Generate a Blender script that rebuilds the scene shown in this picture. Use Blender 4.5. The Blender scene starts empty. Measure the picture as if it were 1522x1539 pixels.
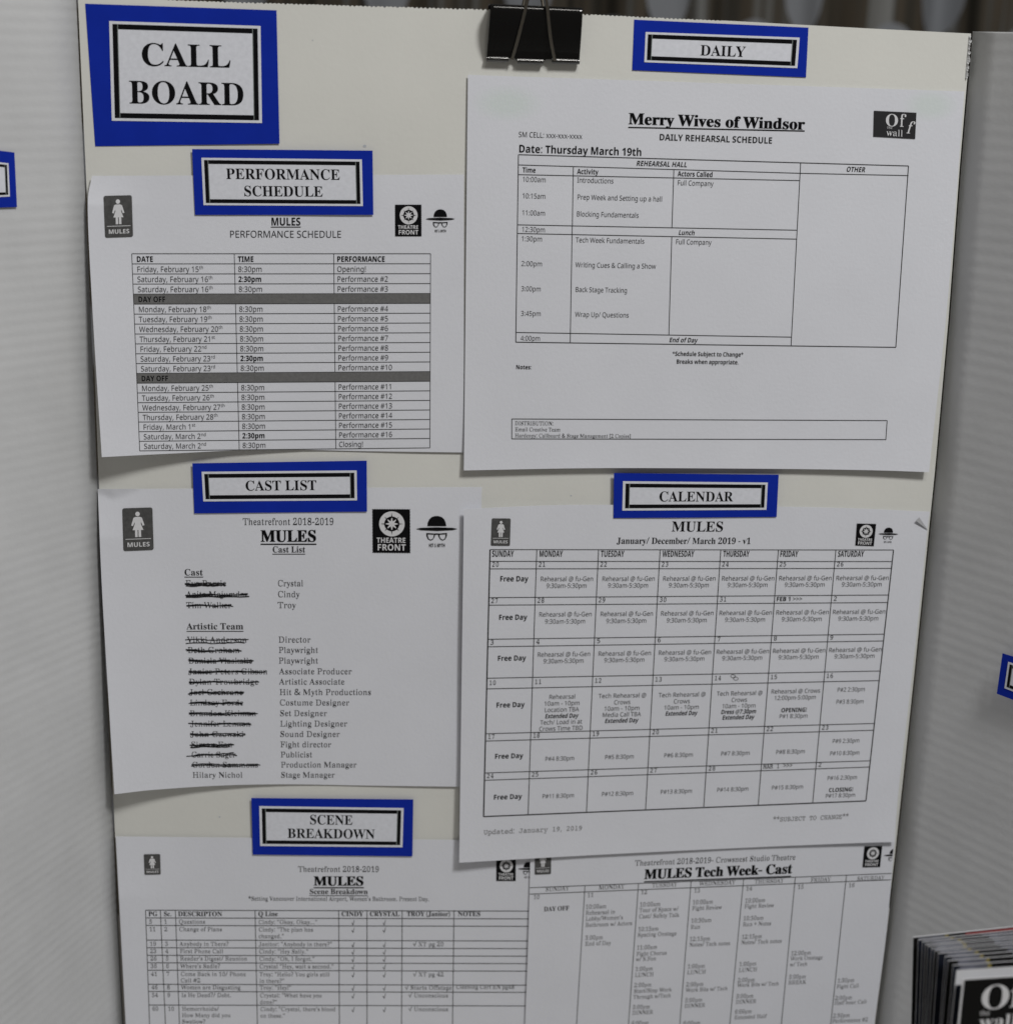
import bpy, math, random
from mathutils import Vector, Matrix

R = random.Random(7)
scene = bpy.context.scene
AMB, LAMP = .126, 22.8
CUR = (0.0, 0.0, .165, .088)
COL = scene.collection

# ------------------------------------------------------------------ camera
# Pinhole recovered from the photograph (1522 x 1539): the board's vertical edges converge
# downwards, its rows nearly stay level.  World: X right, Y away, Z up; the board's front is y = 0.
FPX, CX, CY, DIST, ZC = 2510.0, 761.0, 769.5, 0.934, 0.42
_x = Vector((1, .0058, .06)).normalized()
_d = Vector((-201, 8730, 2510)); _d = (_d - _x * _d.dot(_x)).normalized()
_z = -_d
_y = _z.cross(_x)
RIGHT = Vector((_x.x, _y.x, _z.x)); DOWN = Vector((_x.y, _y.y, _z.y)); FWD = Vector((_x.z, _y.z, _z.z))
CAM = Vector((0, 0, ZC)) - FWD * DIST
cd = bpy.data.cameras.new('camera'); cam = bpy.data.objects.new('camera', cd); COL.objects.link(cam)
cam.matrix_world = Matrix.Translation(CAM) @ Matrix((RIGHT, -DOWN, -FWD)).transposed().to_4x4()
cd.sensor_fit = 'HORIZONTAL'; cd.sensor_width = 36; cd.lens = 36 * FPX / 1522
cd.clip_start = .01; cd.clip_end = 50
cd.dof.use_dof = True; cd.dof.focus_distance = .905; cd.dof.aperture_fstop = 7.0
scene.camera = cam

# ------------------------------------------------------------------ light
w = bpy.data.worlds.new('World'); scene.world = w; w.use_nodes = True
bg = w.node_tree.nodes['Background']; bg.inputs[0].default_value = (1, .935, .86, 1); bg.inputs[1].default_value = AMB
ld = bpy.data.lights.new('ceiling_lamp', 'AREA'); ld.shape = 'DISK'; ld.size = .34; ld.energy = LAMP; ld.color = (1, .99, .972)
lo = bpy.data.objects.new('ceiling_lamp', ld); COL.objects.link(lo)
lo.location = Vector((.02, 0, .5)) + Vector((.50, -1.0, 1.2)).normalized() * 2.0
lo.rotation_euler = (Vector((.02, 0, .5)) - lo.location).to_track_quat('-Z', 'Y').to_euler()
l2 = bpy.data.lights.new('added_highlight_lamp', 'AREA'); l2.shape = 'DISK'; l2.size = .22; l2.energy = LAMP * .16; l2.color = (1, .97, .92)  # added unseen lamp, aimed to put a highlight on the clip lips
l2o = bpy.data.objects.new('added_highlight_lamp', l2); COL.objects.link(l2o)
l2o.location = Vector((.02, 0, .5)) + Vector((.13, -1.0, 1.35)).normalized() * 2.1
l2o.rotation_euler = (Vector((.02, 0, .5)) - l2o.location).to_track_quat('-Z', 'Y').to_euler()
scene.view_settings.view_transform = 'Standard'; scene.view_settings.look = 'None'
scene.view_settings.exposure = 0; scene.view_settings.gamma = 1

# ------------------------------------------------------------------ materials
def mat(name, col, rough=.8, spec=.3, noise=0, nscale=40, bump=0, bscale=300, metal=0, coat=0):
    m = bpy.data.materials.new(name); m.use_nodes = True
    nt = m.node_tree; b = nt.nodes['Principled BSDF']
    b.inputs['Base Color'].default_value = (*col, 1); b.inputs['Roughness'].default_value = rough
    b.inputs['Specular IOR Level'].default_value = spec; b.inputs['Metallic'].default_value = metal
    b.inputs['Coat Weight'].default_value = coat
    tc = nt.nodes.new('ShaderNodeTexCoord')
    if noise:
        n = nt.nodes.new('ShaderNodeTexNoise'); n.inputs['Scale'].default_value = nscale; n.inputs['Detail'].default_value = 6
        nt.links.new(tc.outputs['Object'], n.inputs['Vector'])
        r = nt.nodes.new('ShaderNodeValToRGB'); e = r.color_ramp.elements
        e[0].position = .3; e[1].position = .7
        e[0].color = (*[c * (1 - noise) for c in col], 1); e[1].color = (*[min(1, c * (1 + noise)) for c in col], 1)
        nt.links.new(n.outputs['Fac'], r.inputs['Fac']); nt.links.new(r.outputs['Color'], b.inputs['Base Color'])
    if bump:
        n = nt.nodes.new('ShaderNodeTexNoise'); n.inputs['Scale'].default_value = bscale; n.inputs['Detail'].default_value = 4
        nt.links.new(tc.outputs['Object'], n.inputs['Vector'])
        bp = nt.nodes.new('ShaderNodeBump'); bp.inputs['Strength'].default_value = bump; bp.inputs['Distance'].default_value = .001
        nt.links.new(n.outputs['Fac'], bp.inputs['Height']); nt.links.new(bp.outputs['Normal'], b.inputs['Normal'])
    return m
M = dict(
    paper=mat('copy_paper', (.728, .745, .80), .9, .15, .018, 25, .10, 500),
    print_white=mat('unprinted_paper', (.70, .705, .73), .9, .15),
    tape=mat('putty_show_through', (.70, .735, .735), .9, .15, .01, 200),
    board=mat('cream_board', (.72, .723, .685), .75, .25, .035, 14, .08, 350),
    fluted=mat('fluted_white_board', (.58, .59, .60), .7, .2, .04, 30, .12, 250),
    blue=mat('blue_card', (.008, .028, .36), .85, .05, .06, 60, .06, 400),
    label=mat('label_paper', (.72, .74, .80), .9, .15, .05, 420, .05, 500),
    ink=mat('black_ink', (.007, .007, .008), .9, .05),
    ink2=mat('toner', (.035, .035, .037), .9, .05),
    ink5=mat('pale_toner', (.13, .13, .135), .9, .05),
    ink4=mat('light_toner', (.095, .095, .10), .9, .05),
    ink3=mat('faded_toner', (.20, .20, .205), .9, .1),
    marker=mat('marker_ink', (.006, .006, .008), .6, .3),
    grey=mat('grey_toner', (.085, .085, .085), .9, .1, .18, 500),
    bar=mat('grey_fill', (.16, .16, .16), .9, .1, .10, 600),
    hair=mat('pale_hairline', (.22, .25, .24), .9, .1),
    clip=mat('black_lacquer', (.003, .003, .003), .14, .4),
    roll=mat('highlight_lacquer', (.006, .006, .006), .13, 1.0, coat=1.0),  # same lacquer as the body, gloss raised so edges catch highlights
    wire=mat('clip_wire', (.17, .155, .13), .34, .5, metal=.9),
    pages=mat('glossy_paper', (.72, .73, .76), .35, .5),
    black=mat('black_gloss_print', (.006, .006, .006), .55, .12),
    navy=mat('dark_photo_print', (.012, .015, .026), .6, .1, .6, 90),
    photo=mat('grey_photo_print', (.15, .155, .19), .6, .1, .45, 120),
    yellow=mat('yellow_print', (.30, .25, .08), .6, .1),
    red=mat('red_print', (.30, .03, .03), .3, .5),
    fold=mat('paper_underside', (.38, .385, .40), .9, .1),  # same white paper, shade of the turned corner put into the colour
    smudge=mat('faint_smudge', (.50, .53, .56), .9, .1),
    table=mat('white_laminate', (.55, .54, .52), .5, .4, .03, 8),
)
INKS = ('ink', 'ink2', 'ink3')

# ------------------------------------------------------------------ geometry helpers
def ray(px, py): return RIGHT * ((px - CX) / FPX) + DOWN * ((py - CY) / FPX) + FWD
def on_plane(px, py, d=0.0):                # the point of the photograph lying d metres in front of the board
    r = ray(px, py); return CAM + r * ((-d - CAM.y) / r.y)

def solve8(src, dst):                        # homography src -> dst
    A = []
    for (x, y), (u, v) in zip(src, dst):
        A.append([x, y, 1, 0, 0, 0, -u * x, -u * y, u]); A.append([0, 0, 0, x, y, 1, -v * x, -v * y, v])
    n = 8
    for i in range(n):
        p = max(range(i, n), key=lambda r: abs(A[r][i])); A[i], A[p] = A[p], A[i]
        for r in range(n):
            if r != i:
                f = A[r][i] / A[i][i]
                for c in range(i, n + 1): A[r][c] -= f * A[i][c]
    h = [A[i][n] / A[i][i] for i in range(n)]
    def f(x, y):
        w = h[6] * x + h[7] * y + 1
        return ((h[0] * x + h[1] * y + h[2]) / w, (h[3] * x + h[4] * y + h[5]) / w)
    return f
def quadmap(q, W=1.0, H=1.0):
    s = [(0, 0), (W, 0), (W, H), (0, H)]
    return solve8(s, q), solve8(q, s)

class MB:                                    # collects faces of one part
    def __init__(s): s.v = []; s.f = []; s.m = []; s.mats = []
    def mi(s, k):
        if k not in s.mats: s.mats.append(k)
        return s.mats.index(k)
    def face(s, pts, k):
        b = len(s.v); s.v += pts; s.f.append(tuple(range(b, b + len(pts)))); s.m.append(s.mi(k))
    def grid(s, rows, k):
        b = len(s.v); nr, nc = len(rows), len(rows[0]); i = s.mi(k)
        for r in rows: s.v += r
        for a in range(nr - 1):
            for c in range(nc - 1):
                q = b + a * nc + c
                s.f.append((q, q + nc, q + nc + 1, q + 1)); s.m.append(i)
    def box(s, o, ax, ay, az, k):
        P = lambda i, j, l: o + ax * i + ay * j + az * l
        for f in (((0,0,0),(0,1,0),(1,1,0),(1,0,0)), ((0,0,1),(1,0,1),(1,1,1),(0,1,1)), ((0,0,0),(1,0,0),(1,0,1),(0,0,1)),
                  ((0,1,0),(0,1,1),(1,1,1),(1,1,0)), ((0,0,0),(0,0,1),(0,1,1),(0,1,0)), ((1,0,0),(1,1,0),(1,1,1),(1,0,1))):
            s.face([P(*c) for c in f], k)
    def tube(s, path, r, k, n=10, closed=False):
        rows = []; N = len(path)
        for i, p in enumerate(path):
            t = (path[min(i + 1, N - 1)] - path[max(i - 1, 0)]).normalized()
            a = t.cross(Vector((0, 1, 0.01))).normalized(); b = t.cross(a)
            rows.append([p + a * (r * math.cos(j * 2 * math.pi / n)) + b * (r * math.sin(j * 2 * math.pi / n)) for j in range(n + 1)])
        s.grid(rows, k)
    def build(s, name, parent=None, smooth=False, thick=0, bevel=0):
        o0 = parent_origin(parent)
        me = bpy.data.meshes.new(name)
        me.from_pydata([tuple(p - o0) for p in s.v], [], s.f)
        for k in s.mats: me.materials.append(M[k])
        me.polygons.foreach_set('material_index', s.m)
        if smooth: me.polygons.foreach_set('use_smooth', [True] * len(me.polygons))
        me.update()
        o = bpy.data.objects.new(name, me); COL.objects.link(o); o.parent = parent
        if thick:
            md = o.modifiers.new('thickness', 'SOLIDIFY'); md.thickness = thick; md.offset = -1
        if bevel:
            md = o.modifiers.new('bevel', 'BEVEL'); md.width = bevel; md.segments = 2; md.limit_method = 'ANGLE'
        return o
class Lines:                                  # a run of printed lines, each built as a part of its own
    def __init__(s): s.all = []
    def new(s): s.all.append(MB()); return s.all[-1]
    def cur(s): return s.all[-1]
def parent_origin(p):
    v = Vector((0, 0, 0))
    while p is not None: v = v + p.location; p = p.parent
    return v
def thing(name, label, cat, loc, group=None):
    o = bpy.data.objects.new(name, None); o.empty_display_size = .02; COL.objects.link(o); o.location = loc
    o['label'] = label; o['category'] = cat
    if group: o['group'] = group
    return o
def spline(pts, n):
    out = []
    m = len(pts) - 1
    for i in range(n + 1):
        t = i / n * m; k = min(int(t), m - 1); t -= k
        p1, p2 = pts[k], pts[k + 1]
        p0 = pts[k - 1] if k else (2 * p1[0] - p2[0], 2 * p1[1] - p2[1])
        p3 = pts[k + 2] if k + 2 <= m else (2 * p2[0] - p1[0], 2 * p2[1] - p1[1])
        out.append(tuple(.5 * (2 * p1[j] + (p2[j] - p0[j]) * t + (2 * p0[j] - 5 * p1[j] + 4 * p2[j] - p3[j]) * t * t
                               + (3 * p1[j] - p0[j] - 3 * p2[j] + p3[j]) * t ** 3) for j in (0, 1)))
    return out
def interp(tab, t):
    if t <= tab[0][0]: i = 0
    elif t >= tab[-1][0]: i = len(tab) - 2
    else: i = max(j for j in range(len(tab) - 1) if tab[j][0] <= t)
    (a, x), (b, y) = tab[i], tab[i + 1]
    return x + (y - x) * (t - a) / (b - a)

# ------------------------------------------------------------------ lettering (outlines kept as text: two characters per coordinate)
AL = ''.join(chr(c) for c in range(33, 127) if chr(c) not in '\\"\'|~`')
FONT = {}
FONT['sb'] = {
 'A': "436|.:.C.:.U.L.X.[.c.e.m.m.}.v/50c3^0u3]2e/B2o/,2x.t3%.g34.Y3F.U3F.C0z.C0z.U1>.X1P.c1V.s1T/%1L/<17/q/R/q/:/1/7/%/5.u/;.e/K.Y/i.U/m.U/m.C|/^031-030D1}",
 'B': "443|.S.C.S.U.i.W.y.]/).e/0.q/4/&/5/=/52T/42o/03&/)34.x3<.i3@.R3A.R3R0q3R1M3O1{3G2C382]3#2l2d2q2B2m2!2_1c2H1M2)1=1Z12211%2V0n2r0U3(083-/q3*/Q2}/72m.{2V.h2B.Y2*.O1i.I1J.D1).C|0I170O170q19101@1B1K1N1^1U1w1X2<1V2X1Q2p1H3&1;331*3;0m3=0Y3;0O340J3&0I2l|0s.[13._1G.h1V.v1b/01h/J1j/m1g051^0O1P0e1=0r0}0y0X0}0I0}0I/,0K.s0Q.f0^.^",
 'C': "468|1;.80u.:0T.@07.I/v.W/].j/F/!/3/:/!/S.p/q.g05.a0U.^0y.a1A.g1c.p2%/!2B/32[/G2t/^3-/x3>093K0V3U0w3[1>3]1V3[1r3V243N2R3C2]3?2i3>3!3F3.3]3?3]3?1q3/1q2}252m2O2[2h2G2}22321v3=1^3D1D3F1#3B0c350J2x092W0-200$1W0!0w0$0?0./l0;/E0O/(0i.m1-.a1Q.[1n.^2/.f2I.r2]/!2p/23&/B37/U3J/D32/$2p.f2P.Q2/.C1e.;",
 'D': "496|.W.C.W.U.t.X/*.c/0.l/4.{/5/5/52Y/32s//3*/(35.w3<.g3@.R3A.R3R0s3R1?3Q1e3L2+3D2H382d3)2z2q372V3I283U1p3^1H3a0y3]0G3S/w3E/P30/12o.r2M.]2%.N1R.F0y.C|0s.[18._1S.j1k.z1}/62./L26/i2=0.2@0Q2B0z2?1V272,2*2Q1r2q1Y3+1<380t3<0^3:0Q320K3#0I2f0I/30K.u0Q.g0^._",
 'E': "442|.Q.C.Q.T.h.U.x.Y/).c/1.n/5/#/6/9/62T/52o/03(/)35.x3<.i3@.S3A.S3R2t3R2t2!2e2!2^2?2T2X2G2m272{2!3,1d331E381!390j390[370R330M3,0K2z0J2i0J110T110r131.1;1>1H1K1[1T1v1[2<1m2<1m/c1Z/c1W/}1S071L0H1>0]1,0j0v0o0d0r0L0s0J0s0J/.0L.t0S.h0c.b0{.a1@.b1].e1v.l22.u2E/&2V/62g/I2t/a3%/}39/}2w.C",
 'F': "404|.R.C.R.U.i.W.y.^/).g/0.r/4/)/5/?/52Z/42q/03&/)32.w39.h3>.Q3A.Q3R2o3R2o2!2]2!2W2=2P2R2F2g2:2u2+3&1s3/1[351@390{3:0[390R350M300J3&0I2s0I120Q120n151*1<1;1I1H1]1Q1w1W2=1k2=1k/c1X/c1R0-1H0H1;0[1+0j0n0r0P0u0I0u0I/<0J/%0O.p0W.d0g.[0s.W1).U1;.U1;.C",
 'G': "508|1G.91#.;0[.@0=.I/z.W/a.i/H.}/5/8/#/R.q/p.h04.b0U.a0z.b1B.h1d.q2&/#2C/52]/H2t/_3./x3>093K0V3U0v3[1<3]1W3[1u3V273N2T3D2_3@2i3?2s3A2{3F3&3O3.3]3@3]3@1q3/1q3#212r2H2c2_2Q2s2?3(2,351r3?1[3D1F3F1%3B0e350L2y0;2X0/200&1X0$0y0%0O0*0*01/d0;/F0G//0Z.q0r.^11.S1N.P1g.Q1y.V2+._23.k28.z29/229/m260-2,0=1z0C1h0G1N0I1N0Y4&0Y4&0I3f0F3T0>3L0.3I/m3I.b3,.T2h.J2I.C2+.=1g.:",
 'H': "523|.R.C.R.U.i.W.y.[/).e/0.p/4/%/5/</52_/42s/03(/)33.y3:.i3?.S3A.S3R1-3R1-3A0q3?0a3;0T340N3*0J2u0I2_0I152915292_282u253*2.342!3;1m3?1U3A1U3R4.3R4.3A3s3?3d3:3X333Q3)3N2t3L2_3L/<3N/&3Q.q3X.f3d.]3t.W4..U4..C1U.C1U.U1k.W1{.[2,.d23.n27/$29/<290r0I0r0I/<0J/%0N.p0U.e0b.[0r.W1-.U1-.C",
 'I': "261|.P.C.P.U.g.X.w.^/(.e/3.v/6/6/62h/33&/*37.y3<.i3@.P3A.P3R1/3R1/3A0t3@0d3<0W370M3&0J2h0J/80K/%0N.q0U.g0c.^0t.X11.U11.C",
 'J': "330|/X-Z/C-[/0-a.x-g.i-p.Y-z.N.-.F.;.A.J.@.Z.C.q.N/(.^/2.q/5/+/2/:/)/D.t/H.a/F.P/@.B/:.6/8.//?-z/T-u/k-y/x.*0!.60%.F0&.Y0&2R0$2l/{3#/t31/g39/S3>/:3A/:3R1w3R1w3A1a3?1P3:1E321?3%1;2m1:2R1:/D16.o1*.F0p.(0Q-m0--_",
 'K': "510|.S.C.S.U.j.W.y.[/*.e/1.p/5/%/6/</62_/52s/13(/*33.y3;.j3?.T3A.T3R1-3R1-3A0r3?0b3;0U340N3*0K2u0J2_0J1$2#2X232l2=2{2@3-29392%3?1_3A1_3R3s3R3s3A3j3A3P3>37352w3$2Y2j2;2L1J1X3Z.s3h.g3t.]4(.W4:.U4:.C1T.C1T.U1o.U2$.X2..^21.g2,.t1y/-0[0k0J0Y0J/<0K/%0O.p0V.e0b.[0r.W1-.U1-.C",
 'L': "426|.R.C.R.U.i.W.y.[/).e/0.p/4/%/5/</52_/42t/03)/)34.y3;.i3?.S3A.S3R153R153A0w3@0e3=0W360O3+0J2v0I2_0I/>0J/)0L.t0R.j0[.d0k.a1$.a1C.b1_.f1x.m22.v2E/*2U/;2e/O2r/j3#0-360-2w.C",
 'M': "634|.Q.C.Q.U.g.W.w.[/).e/0.o/5/$/6/:/62c/52w/13+/+35.z3;.j3?.R3A.R3R0L3R1z/{3L3R5D3R5D3A513?4}394q324k3&4g2r4e2^4e/@4f/&4j.p4p.d4{.Z5/.V5C.U5C.C2q.C2q.U3,.W3;.]3F.e3M.q3Q/(3R/>3R2t1[.C1I.C/T2j/T/;/V/#/[.m/e.c/p.Z0&.V0<.U0<.C",
 'N': "494|2x.8/V2A/V/:/W/$/[.o/c.d/n.[0#.W0:.U0:.C.U.C.U.U.l.V.{.Z/,.c/2.n/6/#/7/:/72i/!3&.p36.i3<.U3A.U3R0/3R2l0<2l2]2k2t2g3)2_342T3;2D3?2.3A2.3R3m3R3m3A3V3?3F3;3<34363)322s312]31.8",
 'O': "525|1@.81&.90j.=0Q.C0<.J/{.X/b.k/I/$/6/;/$/U.r/s.j0/.e0F.b0_.a0y.b17.e1O.j1h.r2#/$2@/62Y/J2r/[3(/o350(3A0=3K0S3S0m3Y1+3]1D3^1^3]1v3Y233S2H3K2e3>3#3-3:2t3N2[3_2B3m2%3u1j3{1P4#184$0y4#0_3{0F3u0/3m/s3_/U3M/;39/$3!.k2d.X2F.J20.C1s.=1Y.9|1D.O1d.S2#.c29.y2I/=2U/g2]0=2_0y2^1G2Y1m2S232J2P2?2i2-3&1s391Y3C1?3F0z3B0a350J2y092X0-200%1X0#0y0$0O0)0*00/d09/F0D/.0V.p0l.^1).S",
 'P': "418|.R.C.R.U.i.W.y.[/).e/0.p/4/%/5/</52_/42s/03(/)33.y3:.i3?.S3A.S3R0k3R183Q1Z3O1x3J233C2H382Z3)2k2s2u2^2}2G3#2/2{1n2s1S2f1>2R1+2:0v1w0k1T0e1-0c0I0c0I/<0J/%0N.p0U.e0b.[0r.W1-.U1-.C|0I0{0^0{0}1!1:1+1K171V1J1^1f1a2,1^2L1W2h1N2{1@3/1,370m3:0Z380P330K3)0I2s",
 'Q': "525|2^-&22-+1e-41A-D1!-[0d-y0N.B06.L/y.X/e.g/P.w/@/./1/A/#/V.t/n.k0+.e0C.b0^.a0y.b17.e1O.j1h.r2#/$2@/62Y/J2r/[3(/o350(3A0=3K0S3S0m3Y1+3]1D3^1^3]1v3Y233S2H3K2e3>3#3-3:2t3N2[3_2B3m2%3u1j3{1P4#184$0y4!0W3x093o/w3c/Z3Q/A3>/*3(.p2i.^2L.N2-.C2>.%2R-i2k-W3+-N3H-J3V-K3h-N3y-R3}-?3]-53>--2{-)|1D.O1e.S2$.c2:.y2J/=2V/g2^0=2a0y2_1G2Z1m2S232K2P2?2i2-3&1s391Y3C1?3F0z3B0a350J2y092X0-200%1X0#0y0$0O0)0*00/d09/F0E/.0V.p0m.^1*.S",
 'R': "473|.R.C.R.U.i.W.y.[/).e/0.p/4/%/5/</52_/42s/03(/)33.y3:.i3?.S3A.S3R0n3R1:3Q1]3N1}3H2<3?2R352j3#2z2i3)2N3,213(1l2v1P2a1:2C1(1x0u3;.w3F.i3O.^3Z.W3k.U3m.U3m.C25.C0^0i0I0i0I/<0J/%0N.p0U.e0b.[0r.W1-.U1-.C|0I1$0a1$1%1&1@101S1=1b1Q1j1m1m231h2^1W2}1>340u3:0^380Q310K3#0I2g",
 'S': "390|.p.8.p01/)01/3/i/>/I/K/1/[.w/n.g0(.[0?.T0X.R0q.T1+.[1<.i1H.x1O/01R/D1L/b1:/y0v03050R/t0b/[0r/G1&/817/)1O.z1k.w2/.y2I/$2c/.2x/;30/K3@/_3L/u3V033[0L3^0c3]0z3X1U3K1a3I1i3H1w3M2!3^263^261}2$1}1x2:1n2P1c2f1S2w1D3,13380}3A0j3F0U3H0@3F0.3?/y35/m3(/g2s/e2a/g2O/l2@/v230)2(0;1w0P1l181L1Q1?1i121z1#2.0p290a2A0O2F0>2I0,2J/r2H/U2A/;26/$2%.k1m.X1T.K19.A0v.;0S.901.;/{.?/k.D/M.L/@.O/6.N/0.J/,.C/(.8",
 'T': "423|/G.C/G.U/^.V/o.Z/{.d0).o0-/%0//<0/3<0(3</a39/C3//,2x.x2h.n2R.f2;.b1{.N1{.N3R3$3R3$1z2o1z2f2J2S2l2:3*1s371H3<1B3<1B/<1D/$1H.o1O.c1[.Z1n.V2+.U2+.C",
 'U': "492|13.60j.80I.=0..E/r.Q/^.a/K.y/>/</7/_/40./42_/32s//3(/(33.w3:.h3?.R3A.R3R1+3R1+3A0o3?0^3;0S340L3*0I2u0H2_0H/y0I/[0M/C0T//0_.x0r.h10.]1N.Y1z.a2A.q2X/32i/Y2m022m2^2l2s2g3(2_322S3:2B3?2+3A2+3R3g3R3g3A3K3;3<30342y312^310H30/{3+/W2}/92p.z2a.e2L.S25.F1u.=1U.8",
 'V': "428|0i.6.q2b.g2x.Y3/.K3;.53A.53R0h3R0h3A0K3@093;0/320+3$0.2r042^1>/}2?2]2D2o2F3#2B32293;2&3?1h3A1h3R3E3R3E3A323?3!372u3-2l2x2c2d0{.6",
 'W': "611|0>.8.e2n.[3(.R36.F3>.43A.43R0H3R0H3A053?0)3;/}32/y3$/{2o0&2X0t0,1j2D1Y2t1Q3-1F39173>0z3A0z3R3B3R3B3A3)3?2s362n3&2o2v2t2g3g094P2T4V2l4X2{4U304M394?3?4*3A4*3R5K3R5K3A5:3;5-305&3$4z2q4t2_3I.837.81y1r0Q.8",
 'X': "471|.N.C.N.U.f.W.z.c/3.r/E/-0T0e/92g/.2w/#3*.t34.f3>.S3A.Q3A.Q3R1/3R1/3A0z3A0d3?0U370Q3*0T2y0^2i1D1^2$2X222q263)21361}3?1b3A1b3R3U3R3U3A3R3A3?3@3-3;2x322i3$2W2o2H2X1T1D3(/#34.m3?.a3K.W3X.U3[.U3[.C1).C1).U1..U1H.W1X.a1^.n1Y/#1N/:0g0J/w/</m/)/i.r/o.c0$.W0A.U0A.C",
 'Y': "426|/P.C/P.U/g.W/w.[0&.e0..p02/%03/<030F.s2h.h2{.[30.Q38.D3>.63A.63R0d3R0d3A0V3A0F3?0:3;01340/3+012{072m130w202Q2<2j2@3!2:332)3=1g3A1d3A1d3R3B3R3B3A323=3#332q3$2d2m1G0a1G/<1H/%1L.p1S.e1_.[1p.W2+.U2+.C",
 'Z': "442|.W.C.W.N1O390k390M380535/z3//h3&/W2u/I2g/=2R/22;/(1y.q1y/#3R2{3R2{3F0,.b1*.b1K.d1k.j2*.t2@/(2S/;2e/R2r/p2}0733072}.C",
 'a': "344|19.90w.>0e.M0[.h0C.S0*.E/i.=/J.:/5.=.}.C.m.N.b.^.Y.p.W/*.]/F.l/_/+/u/>0%/U01/r0<070G0Z0Q0Z1,0W1E0N1U0>1a0&1e/i1b/X1Y/S1M/U1G/^1;/f1//h0}/e0l/Y0^/J0U/80R/%0U.r0_.i0o.f1&.j1>.v1Q/)1^/81i/J1q/_1w/v1z051{0V1z0t1u111m1B1a1S1J1^1/1b0g1b/)1b.u1d.m1g.i1m.g1u.i2!.o2,.a1o.J1T.=|0*.g05.h0A.n0N.w0Z/*0Z0<0700/w/w/h/^/c/?/g/!/r.l",
 'b': "361|.p.8.p2i.n3).j37.^3?.K3B.K3R/w3R/w1R0/1e0C1q0X1y0r1{1/1y1D1s1W1h1j1W1x1E2)10220r270V290928/z24/c2./K2%/61q.x1_.c1I.P11.C0q.;0S.90=.;0&.C/k.O/T.a.z.8|0J.Q0a.U0q.c1!.v1)/11-/J1//j10031/0P1-0k1(1$0}160q1F0a1P0K1S0<1Q0.1I0!1=/w1-/w///}.k01.W",
 'c': "294|0/.9/p.;/W.B/B.N//.^.x.r.k//.a/H.Y/e.W0).Y0H.b0g.m1(.}1?/51S/K1f/e1r0$1y0B1}0a1z0{1s151g1D1V1M1D1P101N0y1E0l180d1&0a0k0f0]0v0W150X1@0X1J0Q1^0<1f0!1^/k1I/a1%/[0N/^0,/c/h/k/L/v/70/.}0E.o0a.k0x.o15.z1J/31X/&1C.h1+.R0k.D0M.<",
 'd': "370|/y.9/b.;/L.B/9.M/(.^.s.q.h/-.^/F.X/c.W0%.W0?.[0W.b0n.i1(.u1@/*1T/<1f/P1r/h1y0$1{0B1w0]1j0t1S0t2v0q3.0i390Y3@0C3B0C3R1}3R1}/62!.{2(.n22.e2D.a2D.N2(.L1c.I1?.B0t.90t.l0d.U0O.E09.<|0>.a0N.e0^.n0l/!0t/70t1-0n1<0c1I0R1Q0A1T0.1P/z1F/o15/j1!/f0g/c0K/c0,/c/i/e/M/i/7/o/$/y.o0-.e",
 'e': "301|0-.9/n.;/U.B/@.M/-.^.w.r.j//._/J.X/j.W00.Y0N.a0l.k1+.x1B//1U/B1g/X1r/q1y001{0K1y0f1r0{1f141S1C1>1M1$1T0c1V0@1V09/b09/f/f/p/B0%/)0=.t0[.o0v.t13/)1I/A1X/31C.p1+.W0k.F0L.<|/a0S0^0S0^0l0[1,0Y1@0T1P0H1a041f/{1_/l1M/d1//a0a",
 'f': "214|.R.C.R.S.c.U.m.Y.s._.w.h.y.u.y/4.y1P.S1P.S1s.y1s.y2D/!2g/.3(/@3?/Q3K/h3T0%3Z0A3]0[3Z0s3S1+3I183;1@3,1B2u1?2b172R1*2I0u2F0e2I0V2P0N2[0L2l0N2z0T3/0W350X3;0T3D0G3F063C0-390(3(0&2k0&1s0a1s0a1P0&1P0&/,0).m01.^0@.U0[.S0[.C",
 'g': "327|0$,i/_,j/D,m/-,s.u,{.b-/.U-?.Q-Q.W-g.k-w//.).q.9.a.L.[.c.^.s.e/(.o/5/#/A/8/M/Q/Y/./m.o0)._0F.Y0i.[1!.c16.m1G.z1U/01d/C1n/X1u/q1z001{0J1z0e1u1#1m1z1m1z1G1G1G1T131]0w1a0a1^0K1X0:1O0*1C/v15/j1$/a0l/W0U/S0?/R00/R/{/S/k/Q/[/I/S/?/P/2/T/%/d.y/z.v0B.v0e.u1&.r1>.m1P.f1a.[1l.P1s.B1w.11y-x1t-X1e-?1K-*13,x0p,o0L,j|00/i0E/o0Q0$0V050Y0K0[0h0Y1)0V1?0Q1O0E1a001f/v1a/i1O/c1?/_1)/^0h/_0K/c05/i0$/v/o|03-&0c-*1)-31<-C1B-Y1?-j14-t0}-y0b-{/L-{/:-i/4-S/9-B/J-4/Z--/r-(",
 'h': "381|.U.C.U.S.h.V.r.^.w.j.y/!.y2t.x3,.s38.i3?.V3C.V3R0&3R0&1F0;1]0Q1n0m1x1.1{1M1w1h1j1y1S2*152-0i2-/!2/.k24.^2>.V2N.S2N.C0^.C0^.S0d.S0s.W1!.g1%/!1%0n1$1,0z1=0p1G0_1J0J1F071:0&1%0&/!0(.k0-.^07.V0G.S0G.C",
 'i': "198|/P2M/<2Q/,2[.{2n.w3&.{3;/,3L/<3W/P3Z/e3W/v3L0&3;0*3&0%2n/u2[/e2Q|.U.C.U.S.h.V.r.^.x.j.y/!.y17.x1K.t1X.j1_.W1c.X1s0&1s0&/!0).k0-.^07.V0G.S0G.C",
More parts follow.
